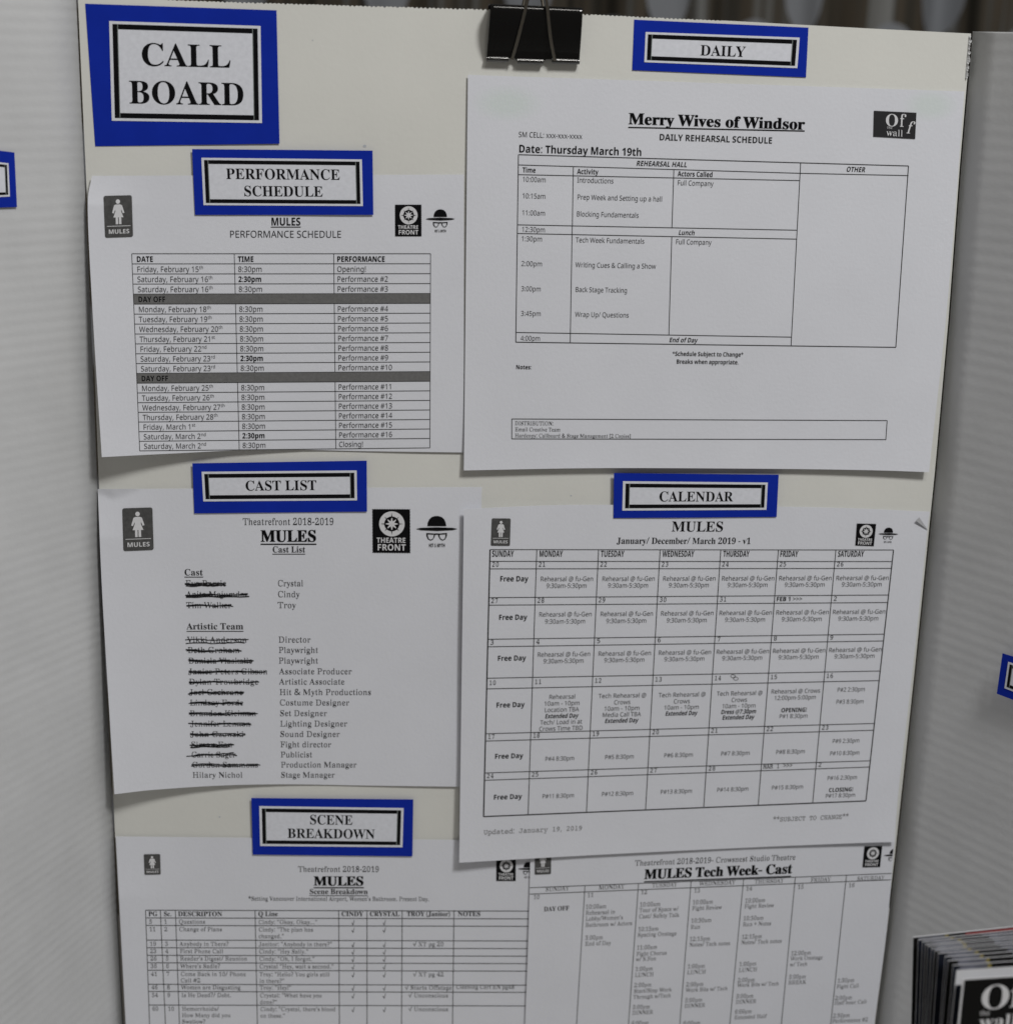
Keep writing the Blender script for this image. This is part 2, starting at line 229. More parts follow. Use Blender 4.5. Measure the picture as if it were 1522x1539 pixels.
 'j': "210|/U2N/A2R/12^/%2o/!3)/%3=/13M/B3X/U3]/k3X/{3M0-3=003)0-2o/{2^/k2R|.i,i.V,j.G,m.8,r.%-!-q-2-h-C-e-U-h-h-p-u.!.!.4.%.E.#.R-v.Z-j.^-Y.[-O.V-D.P-:.N-4.S-*.d-%.v-*/$-7/(-D/*-S/+-g/+15/)1J/!1W.p1_.Y1c.Y1s021s02.-00-l0*-R/z-=/l--/X,y/C,p/*,k",
 'k': "359|.U.C.U.S.h.V.r.^.x.k.y/!.y2s.x3,.t39.k3?.W3B.X3R0&3R0&0<0x131+1C1/1Q1%1^0f1c0c1c0c1s2<1s2<1c2!1]1e1Q1N1?0s0f2=.g2K.X2[.S2[.C0h.C0h.S0n.S1$.W1*.e1(.m1!.v050%0&/s0&/!0(.k0-.^07.V0G.S0G.C",
 'l': "200|.U.C.U.S.h.V.r.^.x.j.y/!.y2s.x3,.t38.k3?.W3B.W3R0&3R0&/!0).k0-.^07.V0G.S0G.C",
 'm': "554|.U.C.U.S.h.V.r.^.w.j.y/!.y18.x1J.s1W.i1_.V1c.V1s0$1s0$1D091[0O1n0i1x1(1{1G1x1a1m1s1Y2!1@281Y2O1m2k1x3-1{3L1w3f1j3w1S4&154+0i4+/!4,.k41.^4;.V4K.S4K.C2].C2].S2n.V2x.^3!.k3$/!3$0n3!1,2y1=2o1G2]1J2I1G281;2&1(2&/!2).k2..^27.V2G.S2G.C0[.C0[.S0l.V0v.^0{.k1!/!1!0n0{1+0w1=0m1G0[1J0G1F051:0$1%0$/!0&.k0+.^05.V0D.S0D.C",
 'n': "381|.U.C.U.S.h.V.r.^.w.j.y/!.y18.x1J.s1W.i1_.V1c.V1s0&1s0&1F0;1^0Q1o0l1x1.1{1M1w1h1j1y1S2*152-0i2-/!2/.k24.^2>.V2N.S2N.C0^.C0^.S0d.S0s.W1!.g1%/!1%0n1$1,0z1=0p1G0_1J0J1F071:0&1%0&/!0(.k0-.^07.V0G.S0G.C",
 'o': "336|0<.9/y.;/^.C/E.N/0.a.y.t.k/1._/K.X/i.V0-.X0K._0j.k1*.y1A/01T/E1f/^1r/y1y0;1{0W1y0s1r101g1E1U1W1B1g1+1q0k1x0L1z0-1x/h1q/I1g//1W.s1E.^11.N0s.B0W.;|0<.N0M.Q0Z.[0f.l0k/!0n/<0q0-0p0U0n0x0j180e1J0Y1Y0L1e0<1h0*1e/w1Y/m1J/h18/e0x/c0U/b0-/b/l/c/R/e/=/h/!/m.l/w.[0+.Q",
 'p': "371|.U,j.U,y.d,{.m-%.t--.w-6.y-[.y1..x1H.s1V.j1^.W1d.W1s/}1s/}1B031Z0G1n0a1y0{1}181z1M1s1b1g1r1V2%1C221,2:0m2?0P2A032?/m2:/N21/32%.u1q.a1_.O1K.C15.;0x.90W.>0=.L0&.e0&-c0(-J0+-801--0:-$0G,}0X,z0X,j|0V.a0k.e0y.o1*/%10/814/N17/j170-170J150e110{1,131!1D0o1N0Z1Q0F1L051>0&1%0&//03.s0C.f",
 'q': "364|0B,j0B,z0Z-!0k-)0r-50u-H0u.b0[.K0@.>/{.:/d.</M.B/:.M/).].t.p.i/+._/C.Y/_.W0!.X0;.]0S.d0k.m1$.{1>/31S/H1e/b1r/{1y0=1}0S1z0l1s1&1g1<1T1r2!2!2!2!-H2#-52)-)24-!2E,z2E,j|0F.c0U.e0e.m0o.y0u/.0u1,0p1J0a1]0F1d021_/{1S/p1@/j1-/e0o/c0P/b0//c/k/e/O/j/9/p/&/{.p01.f",
 'r': "287|.U.C.U.S.h.V.r.^.x.j.y/!.y17.x1L.s1X.j1_.W1c.X1s0$1s0$17011K0?1[0N1j0_1t0o1y1#1{1=1x1N1m1Y1Z1^1E1Z131Q1$1D0v130s1#0u0s0}0d150Z1<0P1?0B1:051,0.0y0)0h0(0S0(/!0+.j02.]0@.V0X.S0X.C",
 's': "288|0*.9/q.;/Y.@/B.I/4.L/&.G.x.:.i.:.i/T.z/T/(/:/3/#/B.l/R.^/f.U/y.R05.U0F.^0P.m0S/$0O/70C/G0//T/V/o/@/{//0..{0<.r0L.l0^.j0q.m12.v1I/,1_/A1o/Z1y/z1}091y0Z1q0c1o0j1n0t1q0{1}1/1}1/0s0y0s0q1/0f1A0W1P0I1[091c0(1e/o1c/a1Y/W1M/T1>/V1//_1!/m0s0$0i0R0P0i0E0z081,0*15/u1;/b1</J19/,1/.l0y.U0c.E0H.<",
 't': "228|/i.:/N.</;.B/-.M/!.^.w.s.u/2.u1R.W1R.W1i.m1{/#23/42D/C2T/T2j/c2}/n330!330!1s0e1s0e1R0!1R0!/=0$/+0(.x00.p0;.m0J.q0V/!0c/50s/-0a.f0I.L0..>",
 'u': "375|/p.9/R.</<.E/,.T.{.k.u/,.s/L.s13.q1G.l1U.b1_.N1c.N1s/{1s/{/50!/$0*.s05.k0D.i0W.l0j.v0y/-0y130w1I0r1V0f1_0P1c0P1s2&1s2&/12).x2..l29.f2K.c2K.P2..N1i.J1D.C0y.90y.m0m.^0^.P0M.F0<.?0).:",
 'v': "306|/{.9.k13.c1F.Y1T.O1^.@1c.@1s071s071c0/1c/u1^/n1O/o1G0L/g1&171,1K1!1]0a1c0a1s1n1s1n1d1]1]1Q1R1H1C1?1.03.9",
 'w': "434|/g.9.T1D.O1O.I1W.B1^.81c.81s/w1s/w1c/l1a/e1]/a1W/^1O/a1E/e170:/l0h1%0]1E0V1S0Q1[0H1b0;1d0;1s2%1s2%1c1k1[1e1O1e1H1g1A23/z2c1;2g1E2h1N2f1V2a1]2U1a2G1d2G1s3H1s3H1d3<1a341W3&1=1m.91].90t0X/y.9",
 'x': "319|.H.C.H.R.[.Z.q.j/)/!/h/u.p1B.d1R.U1].G1c.G1s0<1s0<1c0%1_/y1S/{1K0(1?0J0c0u1;1!1G1$1R1!1Y0x1^0n1b0]1c0]1s1t1s1t1e1a1]1L1N19190Y0K1a.i1l.Y1s.T1}.R1}.C0..C0..S0;.T0E.W0K.[0L.c0I.p0@/%/w/^/L/(/C.s/@.g/G.W/^.R/c.R/c.C",
 'y': "300|.y,i.b,m.M,x.A-0.<-G.?-W.H-h.U-r.i-u.x-s/+-l/3-_/5-O/5-J/5-D/8-;/A-8/N-?/^-Q/g-a/n-q/t.)/y.>.i15.[1N.R1Z.K1a.@1c.>1s051s051c0$1a/u1^/o1W/m1N/o1F/r1;0L/d0{1,1&1?1)1M1&1W0z1^0o1a0_1c0_1s1i1s1i1c1Z1^1P1T1G1D1>1-05.+0*-h/y-N/n-;/c-,/V,{/J,r/7,k",
 'z': "293|.P.C.P.Q0;1Z/m1Z/U1Y/B1S/31K/&1=.x1+.q0m.^0m.e1s1N1s1N1_/k.]0+.]0H._0a.f0t.q1(/%15/;1?/W1O/W1G.C",
 '0': "375|0O.<02.>/r.D/Y.N/F.[/5.n/&/(.u/?.l/Z.e/y._0>.[0b.Z1,.[1P._1t.e29.l2V.u2r/&3//53B/F3S/Y3b/r3l023q0P3s0m3q1-3l1C3b1V3S1i3B1w3/2)2q232U2:292?1s2C1O2D1+2C0a2?0>2:/x23/Y2)/?1w/(1i.n1V.[1B.N1,.D0m.>|0O.j0g.p0x/(1(/F1,/^1//y120=130a131+131P121s1/271,2R1(2k0x3.0g3@0P3F093@0)3./x2k/t2R/p27/n1s/l1P/l1+/l0a/n0=/p/y/t/^/x/F0)/(09.p",
 '1': "375|/,.C/,.i/e.i/t.k0$.r0+/$0-/:0-3+/v2q/g2a/W2P/B2B/.2=.y2@.m2J.d2Z.a2q.o2u/#2z/53&/F3//Z3;/q3J0F3o193o19/:1;/(1@.t1J.k1[.i29.i29.C",
 '2': "375|.[.C.[/0/h0>/{0R030g0A0y0N100[1E0g1Z0o1p0s2*0v2@0w2V0v2p0q3(0i370W3D0A3H0,3E/v3;/k3+/c2n/^2O/[2,/C2.//23.w2;.j2H.b2Y.^2q.a3%.g35.p3D.}3Q/33]/G3g/a3n/}3r0A3s0f3q1+3l1F3b1[3S1s3=2%2}2+2Z2*2J2&2;1}2,1u1w1l1g1a1T1P1A1>1-1)0q0-/w/B/51//51B/81R/A1a/P1i/e1n/z2;/z28.C",
 '3': "375|06.</q.>/S.A/<.H/).P.s.Z.g.h.Z.{.V/5.Z/K.i/].{/h/7/k/9/O/A/9/N/)/a.w/t.p01.m0G.o0[.v0m/(0{/:1&/J1+/_1,/x1)060z0K0k0^0U0m0;0u/v0x/J0x/J1H/y1H091K0O1T0a1e0m1y0t270v2R0t2k0p3#0h330[3?0M3F0<3H0&3E/r39/g3(/a2l/]2Z/[2I/[28/A2:/+2?.t2G.g2R._2c.[2v.a33.n3G/)3X/>3e/W3m/w3r0@3s0d3q1(3l1B3c1Y3U1m3E1z322(2w2+2]2&2?1x2%1g1j1P1V171G0v1;1.171@111R1)1f0y1u0m2)0]230K29062;/w2:/[25/E2,/11{.y1m.j1[.]1I.R16.J0{.D0f.@0M.=",
 '4': "375|/f.C/f.i/y.i04.k0F.q0R/$0V/?0V/j.L/j.L090[3m1b3m1b0<2N0<2N/j1b/j1b/?1f/$1r.q2*.k2?.i2H.i2H.C|/!0<0V0<0V1Z0W2B0[3+0P2o0A2Q01250$1}",
 '5': "375|07.</r.>/U.A/?.H/-.Q.x.[.m.h.c.{._/5.d/J.o/Y/%/c/</f/=/Q/C/>/L/-/Z.y/o.p0-.m0C.p0V.w0i/*0w/>1!/P1&/g1(0&1$0E0w0_0j0t0V1&0@1/0$12/g11/R1//21%.m12/)3m1y3m1}2H1T2H1N2a1K2l1F2t1=2y1/2{/T2{/I1T/V1X/k1[0;1a0b1]1)1U1F1J1b1;1v1%2+0h240H270&25/e20/K2&/51u/!1g.m1U._1D.S11.K0w.D0b.@0L.=",
 '6': "375|0X.<08.?/u.G/Y.U/G.e/7.v/)/0.x/H.o/e.h0).e0K.c0s.d14.f1N.j1j.o2(.v2@/#2U/-2l/83#/I3;/^3M/v3^053j0R3q0s3s143r1K3o1_3i1p3a1}3V2,3L253:273&232n2$2[1p2R1Y2M1?2K1>2a1;2u163.1.3=1!3F0m3J0R3E0=350+2v/{2Z/s2</m1s/j1H/z1Q041Y0D1_0W1b0o1c121a1L1X1e1M1x1=2.1(2:0k2A0M2C0.2A/f29/E2-/)1v.k1_.V1C.G1#.?|0Z.k0l.n0y.v1*/+13/@18/]190&180H120e1)0y0w1-0h150T180A160-1./v1!/j0r/k0K/n0+/r/i/x/O0%/<05/#0F.o",
 '7': "375|/Z.C1^2{/]2{/H2w/;2l/52W/125.c25.f3m2D3m2D3J0;.C",
 '8': "375|0J.<00.=/q.A/Z.F/F.N/0.[.x.l.k/#.a/9.Y/N.W/g.Z0).e0@.t0T/.0h/F0x/d1-/I1>/51O/#1e.r1y.k26.i2O.j2f.o2y.w32/)3D/:3S/N3b/c3i/y3o073r0R3s0v3q193k1Q3a1g3P1w3>2)3*2/2n212T2/2;2&2$1s1n1a1^1I1M1/1?1K101e0{1x0l2-0[2;0D2C0,2F/l2C/L2;/22-.u1s.a1X.P1;.E0s.?|0_1V0o1b0{1m1*1z102/142A152U132j1.2}1$320s3?0c3G0N3J0=3H0/3A0#35/v3$/q2m/o2W/q2A/x2/0(1{061o0H1c|0N.e0e.g0w.o1,.}18/31?/G1A/a1>/u170-1*0=0q0L0V0[070m0)0b/v0S/k0E/c04/[/{/Z/e/]/J/e/5/q/!0%.o08.g",
 '9': "375|0+.</l.=/U.A/C.G/..T.z.f.r.x.o/0.q/>.w/I/(/Q/6/W/=/C/G/2/R/!/c.r/t.k0/.i0J.n0b/#0t/?1(/g110>150{1+0o0x0d0i0Y0V0Q0C0M0.0L/m0N/R0U/;0b/&0q.q1+.f1C.^1a.[2&.^2F.e2d.o3#/!3:/53M/J3^/e3j0%3q0D3s0f3q1)3i1C3Z1U3L1g3<1u3(2%2k202N272/2;1g2<1@2;1#290d260I21002+/r2#/Z1t/F1i/31W.v1C.c1,.Q0l.E0L.?|0K1#0c1&0u111*1?151Q141{102C1*2a0}2x0n330]3@0H3D073A0(38/v3(/m2l/h2M/f2+/j1Y/v1<0/1*",
 '.': "180|/D.:/5.</&.D.x.R.u.i.x/#/&/2/5/:/D/</U/:/d/2/m/#/q.i/m.R/d.D/U.<",
 ',': "180|.a-D.t.@.z._/#.z/(/9/i/9/n/1/g.s/^.W/S.;/2-D",
 ':': "180|/D1Q/51T/&1].x1l.u2&.x2</&2J/52R/D2T/U2R/d2J/m2</q2&/m1l/d1]/U1T|/D.:/5.</&.D.x.R.u.i.x/#/&/2/5/:/D/</U/:/d/2/m/#/q.i/m.R/d.D/U.<",
 ';': "180|/C1Q/31T/%1].w1l.t2&.w2</%2J/32R/C2T/S2R/c2J/l2</o2&/l1l/c1]/S1T|.X-D.g.!.s.^.}/9/c/9/h/1/a.s/W.W/M.;/,-D",
 '!': "181|/2/t.{3m/k3m/Y/t|/E.:/5.</&.D.x.R.u.i.x/#/&/2/5/:/E/</U/:/d/2/m/#/q.i/m.R/d.D/U.<",
 '?': "292|/I/t/I0,/J0D/N0X/U0l/a1!/k1//v1:0)1F0R1m0_1}0i200m2@0o2R0l2h0e2y0X3,0H36043</u3=/_3=/K3:/935/(3/.r3).b2{.K3P._3Y.s3c//3j/E3o/^3r/y3s0=3q0X3k0q3a1*3R193A1D3,1K2o1M2T1L2A1I2/1C1z1<1m131_1(1Q0V1+0H0y0<0n030e0*0U0#0G/{07/z0$/z/t|/e.:/S.</E.D/=.R/:.i/=/#/E/2/S/:/e/</u/:0(/201/#04.i01.R0(.D/u.<",
 '#': "434|/7.C/P/y.T/y.T0L/Y0L/q1b.o1b.o24/y240:3m0l3m0O241X241u3m2I3m2.243+243+1b2$1b1k0L2o0L2o/y1b/y1D.C0o.C10/y0(/y/h.C|010L190L1N1b0F1b",
 '@': "604|1_-a1?-b0}-f0a-l0F-t0..$/n.5/T.I/@.b/0.}/$/9.w/R.q/n.m01.l0O.m0p.q13.w1P/$1m/02-/=2E/M2[/_2r/s3*0/3;0F3I0a3U1!3_1@3g1_3k2&3m2I3k2k3e3/3Z3K3N3g3>4#3+472n4I2S4V274b1r4h1O4j1+4i0p4g0Z4c0F4[034T/{4K/k4@/Z44/M4&/C3q/;3_/63L/439/63(/<2u/F2k/R2c/b2^/q2Z/q2P/a2E/Q26/E2$/<1k/61S/414/80s/C0]/W0P/k0G0%0B0>0@0Y0B0w0H180R1O0a1f0q1x1+2-1B281[2>1y2@222@2F2>2Y2;2l282{243-203&0X3%0G3%0@3&0+3+/u32/k3@/c3P/_3e/d3u/q4#0#4+03410E450X480o491+471I421g4+2%3z2=3l2R3Z2e3G2u323&2v312[392B3=2&3>1Z3<18360s3,0U2y0=2g0&2Q/o2:/^1z/R1[/I1</D0v/B0Q/D0+/K/c/U/C/f/(/y.k05.U0P.G0p.<18.61_.41{.52;.82T.=2n.C3*.I3>.P3>.!3*-u2o-o2U-i2=-e1}-b|1]/_1u/c2-/l2:/}2D072J0O2M0m2Q1i2;1n1y1p1e1n1Q1i1B1_161R1-1D1$150{1!0x0l0w0X0y0>1#0)1./s1;/i1J/b",
 '&': "492|0N.<0-.>/j.E/N.P/8.a/%.s.s/0.k/J.i/j.l00.u0L/+0e/:0t/K1)/a17/x1E/j1U/[1i/N1{/D24/>2J/<2c/?3(/J3A/^3V/q3d0,3m0D3r0a3t1)3q1E3h1]3W1o3B1z3)2!2e1z2H1q201b1u1L1a151N0u1=2E/r2P0&2Y072c0H2j0[2q0p2v1+3X1+3P0i3G0L3=0331/u3!/_2m/J3w.C3$.C2C/!2-.l1o.[1T.N1@.F1).A0k.=|0O1b0i1q0}2$1023192A1?2Q1A2e1=2{11321$3;0p3@0^3A0K3@0<3;0/33/}2{/w2d/y2R0!2C0*25042&0@1r|0P.s0m.t1,.y1B/&1U/11h/<1w/H0B0z0+0l/r0[/c0L/U0</O0)/L/l/O/S/W/?/g///z/!06.u",
 '(': "202|/k-1/U-I/D-e/5.$/(.A.x.a.o/$.h/D.d/e.a0+._0K.a0n.d14.h1S.o1u.x29/(2W/52v/D37/U3Q/k3m0H3m073Q0%36/r2t/f2U/Y27/Q1s/J1R/E13/C0m/B0L/C0-/E/h/J/G/Q/)/Y.e/f.E/r.)0%-g06-K0H-1",
 ')': "202|.X-1.k-K.{-g//.)/<.E/F.e/O/)/U/G/Z/h/^0-/_0L/^0m/Z13/U1R/O1s/F27/;2U//2t.{36.k3Q.W3m/73m/J3Q/[37/l2v/y2W0*29021u091S0>140A0n0B0K0A0+0>/e09/D02/$0*.a/y.A/l.$/[-e/J-I/7-1",
 '[': "221|.{-1.{3m0a3m0a3:/[3:/[-c0a-c0a-1",
 ']': "221|.T-1.T-c/Y-c/Y3:.T3:.T3m0:3m0:-1",
 '-': "216|._0-._0c0P0c0P0-",
 '+': "384|0:/50:0j.g0j.g1@0:1@0:2u0m2u0m1@2@1@2@0j0m0j0m/5",
 '/': "250|.J.C0L3m1.3m/+.C",
 '*': "370|/p0e/21+0)2=.a2G.j3-072c0)410m410_2c2/3-282G0o2=1g1+1+0e0J2)",
 "'": "151|/#1o.q3m/W3m/I1o",
 '"': "274|0G1o0:3m0{3m0n1o|/#1o.q3m/W3m/I1o",
 '–': "403|/+.C/+3m263m26.C|/M.g1o.g1o3H/M3H",
 '>': "384|.g/9.g/o1Z1&.g2G.g3!2A152A0n",
 '√': "406|0K.>/H15.g15.g1g/o1g0c/82_4p364p0y.>",
 ' ': "260|",
}
FONT['sr'] = {
 'A': "436|.V.C.V.U.L.X.[.c.e.m.m.}.v/50c3^0u3]2H/B2Q/,2[.t2e.g34.Y3+.U3+.C1;.C1;.U1>.X1n.c1t.s1q/%1i/<1S/q/R/q/:/1/7/%/5.u/;.e/K.Y/i.U/O.U/O.C|/^031H030D1}",
 'B': "443|.q.C.S.U.i.W.y.]/E.e/L.q/P/&/P/=/P2T/O2o/L3&/E34.x3<.i3@.R3A.p3R0q3R1M3O1{3G2C382C3#2O2d2T2B2P2!2G1c2H1M2)1=1Z12211%2V0n2V0U2g082l/q2i/Q2_/72R.{2V.h2B.Y2*.O1i.I1J.D1).C|0/170O170q19101@1W1K1h1^1r1w1u2<1s2X1n2p1e3&1;331*3;0m3=0Y3;03340/3&0.2l|0s.[13._1G.h1s.v2!/02)/J2+/m2)051{0O1m0e1=0r0}0y0X0}0/0}0./,00.s06.f0^.^",
 'C': "468|1;.80u.:0T.@07.I/v.W/].j/F/!/J/:/>/S/1/q/(05/!0U.{0y/!1A/(1c/12%/<2B/G2[/G2t/^3-/x3>093K0V3U0w3[1>3]1V3[1r3V243N2R3C2]3?2i3>3!3F3.3]3?3]3?1q3/1q2}252m2O2^2h2G2}22321v3=1^3D1D3F1#3B0c35092x0!2W/l20/d1W/a0w/d0?/l/l/}/E06/(0i.m1-.a1Q.[1n.^2/.f2I.r2]/!2p/23&/B37/U3J/D32/$2p.f2P.Q2/.C1e.;",
 'D': "496|.u.C.W.U.t.X/E.c/K.l/O.{/O/5/O2Y/O2s/K3*/C35.w3<.g3@.R3A.o3R0s3R1?3Q1e3L2+3D2H382d3)2z2q2z2V3-283:1p3A1H3D0y3A0G38/w3)/P2r/12o.r2M.]2%.N1R.F0y.C|0s.[18._1S.j1k.z2</62I/L2R/i2X0.2]0Q2^0z2[1V2S2,2C2Q2/2q1Y3+1<380t3<0^3:05320/3#0.2f0./30/.u05.g0^._",
 'E': "442|.Q.C.Q.T.h.U.x.Y/E.c/L.n/P/#/P/9/P2T/P2o/L3(/E35.x3<.i3@.S3A.S3R2t3R2t2!2e2!2^2?2T2X2G2m272{2!3,1d331E381!390j390[370733013,0/2z0/2i0/110T110r131.1;1>1H1K1[1T1v1[2<1m2<1m/c1Z/c1W/}1S071L0H1>0]1,0j0v0o0d0r010s0/0s0//.01.t08.h0c.b0{.a1@.b1].e1v.l22.u2E/&2V/62g/I2t/a3%/}39/}2w.C",
 'F': "404|.p.C.p.U.i.W.y.^/E.g/L.r/P/)/P/?/P2Z/O2q/K3&/D32.w39.h3>.Q3A.Q3R2o3R2o2!2]2!2W2=2P2R2F2g2:2u2+3&1s3/1[351@390{3:0[390R3501300.3&0-2s0/120Q120n151*1<1;1I1H1]1Q1w1W2=1k2=1k/c1X/c1R0-1H0H1;0[1+0j0n0r0P0u0/0u0//<0//%03.p0;.d0g.[0s.W1).U0z.U0z.C",
 'G': "508|1G.91#.;0[.@0=.I/z.W/a.i/H.}/K/8/?/R/3/p/)04/#0U.}0z/#1B/)1d/32&/>2C/I2]/H2t/_3./x3>093K0V3U0v3[1<3]1W3[1u3V273N2T3D2_3@2i3?2s3A2{3F3&3O3.3]3@3]3@1q3/1q3#212r2H2c2_2Q2s2?3(2,351r3?1[3D1F3F1%3B0e350:2y0$2X/n20/f1X/c0y/e0O/i0*/p/d/{/F00//0Z.q0r.^11.S1N.P1g.Q1y.V2G._2O.k2Q.z2R/22R/m2R0-2H0=1z0C1h0G1l0I1l0Y3f0Y3f0I3f0F380>300.30/m3-.b3,.T2h.J2I.C2+.=1g.:",
 'H': "523|.p.C.p.U.i.W.y.[/E.e/L.p/P/%/P/</P2_/P2s/K3(/E33.y3:.i3?.q3A.q3R0k3R0k3A0q3?0a3;0934023*0/2u0/2_0/152S152S2_2S2u2P3*2I342!3;1m3?1s3A1s3R3m3R3m3A3s3?3d3:3<33363)322t322_32/<32/&36.q3=.f3d.]3t.W3m.U3m.C1s.C1s.U1k.W1{.[2H.d2O.n2S/$2S/<2S0r0/0r0//<0//%03.p0:.e0b.[0r.W0k.U0k.C",
 'I': "261|.n.C.n.U.g.X.w.^/D.e/N.v/Q/6/Q2h/O3&/F37.y3<.i3@.n3A.n3R0n3R0n3A0t3@0d3<0;37013&0/2h0//80//%03.q0:.g0c.^0t.X0o.U0o.C",
 'J': "330|/X-Z/C-[/0-a.x-g.i-p.Y-z.T.-.S.;.S.J.T.Z.U.q.V/(.^/2.q/5/+/2/3/)/3.t/3.a/3.P/1.B/0.6/1.//:-z/T-u/k-y0,.*03.609.F0<.Y0A2R0A2l0=3#0531/g39/S3>/V3A/V3R1Z3R1Z3A1a3?1P3:1)321!3%0z2m0z2R0z/D0x.o0q.F0d.(0Q-m0--_",
 'K': "510|.q.C.q.U.j.W.y.[/F.e/L.p/P/%/Q/</Q2_/P2s/L3(/E33.y3;.j3?.q3A.q3R0l3R0l3A0r3?0b3;0:34033*0/2u0/2_0/1$2#2X232l2=2{2I3-2H392%3?1{3A1{3R3U3R3U3A3j3A3P3>37352w3$2Y2j2;2L1J1X3Z.s3h.g3t.]4(.W3y.U3y.C1q.C1q.U1o.U2$.X2I.^2L.g2H.t2;/-0[0k0/0Y0//<0//%03.p0:.e0b.[0r.W0l.U0l.C",
 'L': "426|.R.C.R.U.i.W.y.[/E.e/L.p/P/%/P/</P2_/P2t/K3)/E34.y3;.i3?.q3A.q3R0s3R0s3A0w3@0e3=0;36033+0/2v0/2_0//>0./)01.t06.j0[.d0k.a1$.a1C.b1_.f1x.m22.v2E/*2U/;2e/O2r/j3#0-360-2w.C",
 'M': "634|.o.C.o.U.g.W.w.[/).e/0.o/5/$/6/:/62c/Q2w/M3+/F35.z3;.j3?.o3A.o3R003R1z/{3j3R5)3R5)3A513?4}394T324M3&4I2r4J2^4J/@4I/&4L.p4S.d4{.Z5/.V5(.U5(.C32.C32.U3,.W3;.]3d.e3k.q3m/(3m/>3R2t1[.C1I.C/T2j/T/;/V/#/[.m/d.c/p.Z0&.V/{.U/{.C",
 'N': "494|2x.8/V2A/V/:/W/$/[.o/c.d/n.[0#.W/x.U/x.C.s.C.s.U.l.V.{.Z/,.c/2.n/6/#/7/:/R2i/!3&.p36.i3<.s3A.s3R0/3R2l0<2l2]2k2t2g3)2_342T3;2D3?2J3A2J3R3O3R3O3A3V3?3F3;3<34363)322s312]31.8",
 'O': "525|1@.81&.90j.=0Q.C0<.J/{.X/b.k/I/$/I/;/>/U/3/s/,0//%0F/!0_.}0y/!17/%1O/,1h/32#/=2@/H2Y/J2r/[3(/o350(3A0=3K0S3S0m3Y1+3]1D3^1^3]1v3Y233S2H3K2e3>3#3-3:2t3:2[3E2B3P2%3X1j3^1P3c183d0y3c0_3^0F3X0/3P/s3F/U3;/;39/$3!.k2d.X2F.J20.C1s.=1Y.9|1D.O1d.S2#.c2I.y2_/=2q/g2z0=2}0y2{1G2w1m2o232c2P2S2i2?3&1s391Y3C1?3F0z3B0a350:2y0$2X/n20/e1X/c0y/d0O/h0*/p/d/}/F01/.0E.p0l.^1).S",
 'P': "418|.p.C.p.U.i.W.y.[/E.e/L.p/P/%/P/</P2_/O2s/K3(/E33.y3:.i3?.S3A.q3R0k3R183Q1Z3O1x3J233C2H382Z3)2N2s2X2^2_2G2c2/2_1n2V1S2J1>2R1+2:0v1w0k1T0e1-0c0/0c0//<0//%03.p0:.e0b.[0r.W0k.U0k.C|0/0{0^0{0}1!1:1+1h171s1J1z1f2!2,1{2L1u2h1k2{1@3/1,370m3:0Z3805330/3)0-2s",
 'Q': "525|2^-&22-+1e-41A-D1!-[1%-y0k.B06.L/y.X/e.g/P.w/@/./F/A/=/V/5/n/-0+/&0C/!0^.}0y/!17/%1O/,1h/32#/=2@/H2Y/J2r/[3(/o350(3A0=3K0S3S0m3Y1+3]1D3^1^3]1v3Y233S2H3K2e3>3#3-3:2t3:2[3E2B3P2%3X1j3^1P3c183d0y3b0W3[093R/w3I/Z3>/A3>/*3(.p2i.^2L.N1l.C2!.%2R-i2k-W3+-N3H-J3V-K3h-N3y-R3a-?3]-53>--2{-)|1D.O1e.S2$.c2H.y2_/=2q/g2z0=3!0y2{1G2w1m2p232d2P2S2i2?3&1s391Y3C1?3F0z3B0a350:2y0$2X/n20/e1X/c0y/d0O/h0*/p/d/}/F00/.0E.p0m.^1*.S",
 'R': "473|.p.C.p.U.i.W.y.[/E.e/L.p/P/%/P/</P2_/P2s/K3(/E33.y3:.i3?.S3A.q3R0n3R1:3Q1]3N1}3H2<3?2R352O3#2]2i2g2N2k212g1l2Z1P2a1:2C1(1[0u2y.w3*.i3O.^3Z.W3N.U3P.U3P.C2Q.C0z0i0/0i0//<0//%03.p0:.e0b.[0r.W0k.U0k.C|0/1$0a1$1%1&1@101o1=2!1Q2+1m2.232)2^1t2}1>340u3:0^3805310/3#0.2g",
 'S': "390|.p.8.p01/)01/3/i/>/I/K/1/[.w/n.g0(.[0?.T0X.R0q.T1+.[1<.i1N.x1W/01]/D1[/b1:/y0v03050R/t0b/[0r/G1&/S17/D1O/;1k/22//(2I/(2c/02x/;30/K3@/_3L/u3V033[0L3^0c3]0z3X1U3K1a3I1i3H1w3M2!3^263^261}2$1}1x2:1n2P1c2f1S2w1D3,13380}3A0j3F0U3H0@3F0.3?/y35/m3(/e2s/_2a/^2O/b2@/v230)2(0;1w0P1l181L1Q1?1i121z1#1m0p1x0a2$0O2+0>2.0,23/r2:/U28/;21/$2%.k1m.X1T.K19.A0v.;0S.901.;/{.?/k.D/M.L/@.O/6.N/0.J/,.C/(.8",
 'T': "423|/e.C/e.U/^.V/o.Z0=.d0D.o0I/%0I/<0I3<0(3</a39/C3//,2x.x2h.n2R.f2;.b1{.N1{.N3R3$3R3$1z2o1z2f2J2S2l2:3*1s371H3<1(3<1(/<1(/$1-.o14.c1[.Z1n.V1i.U1i.C",
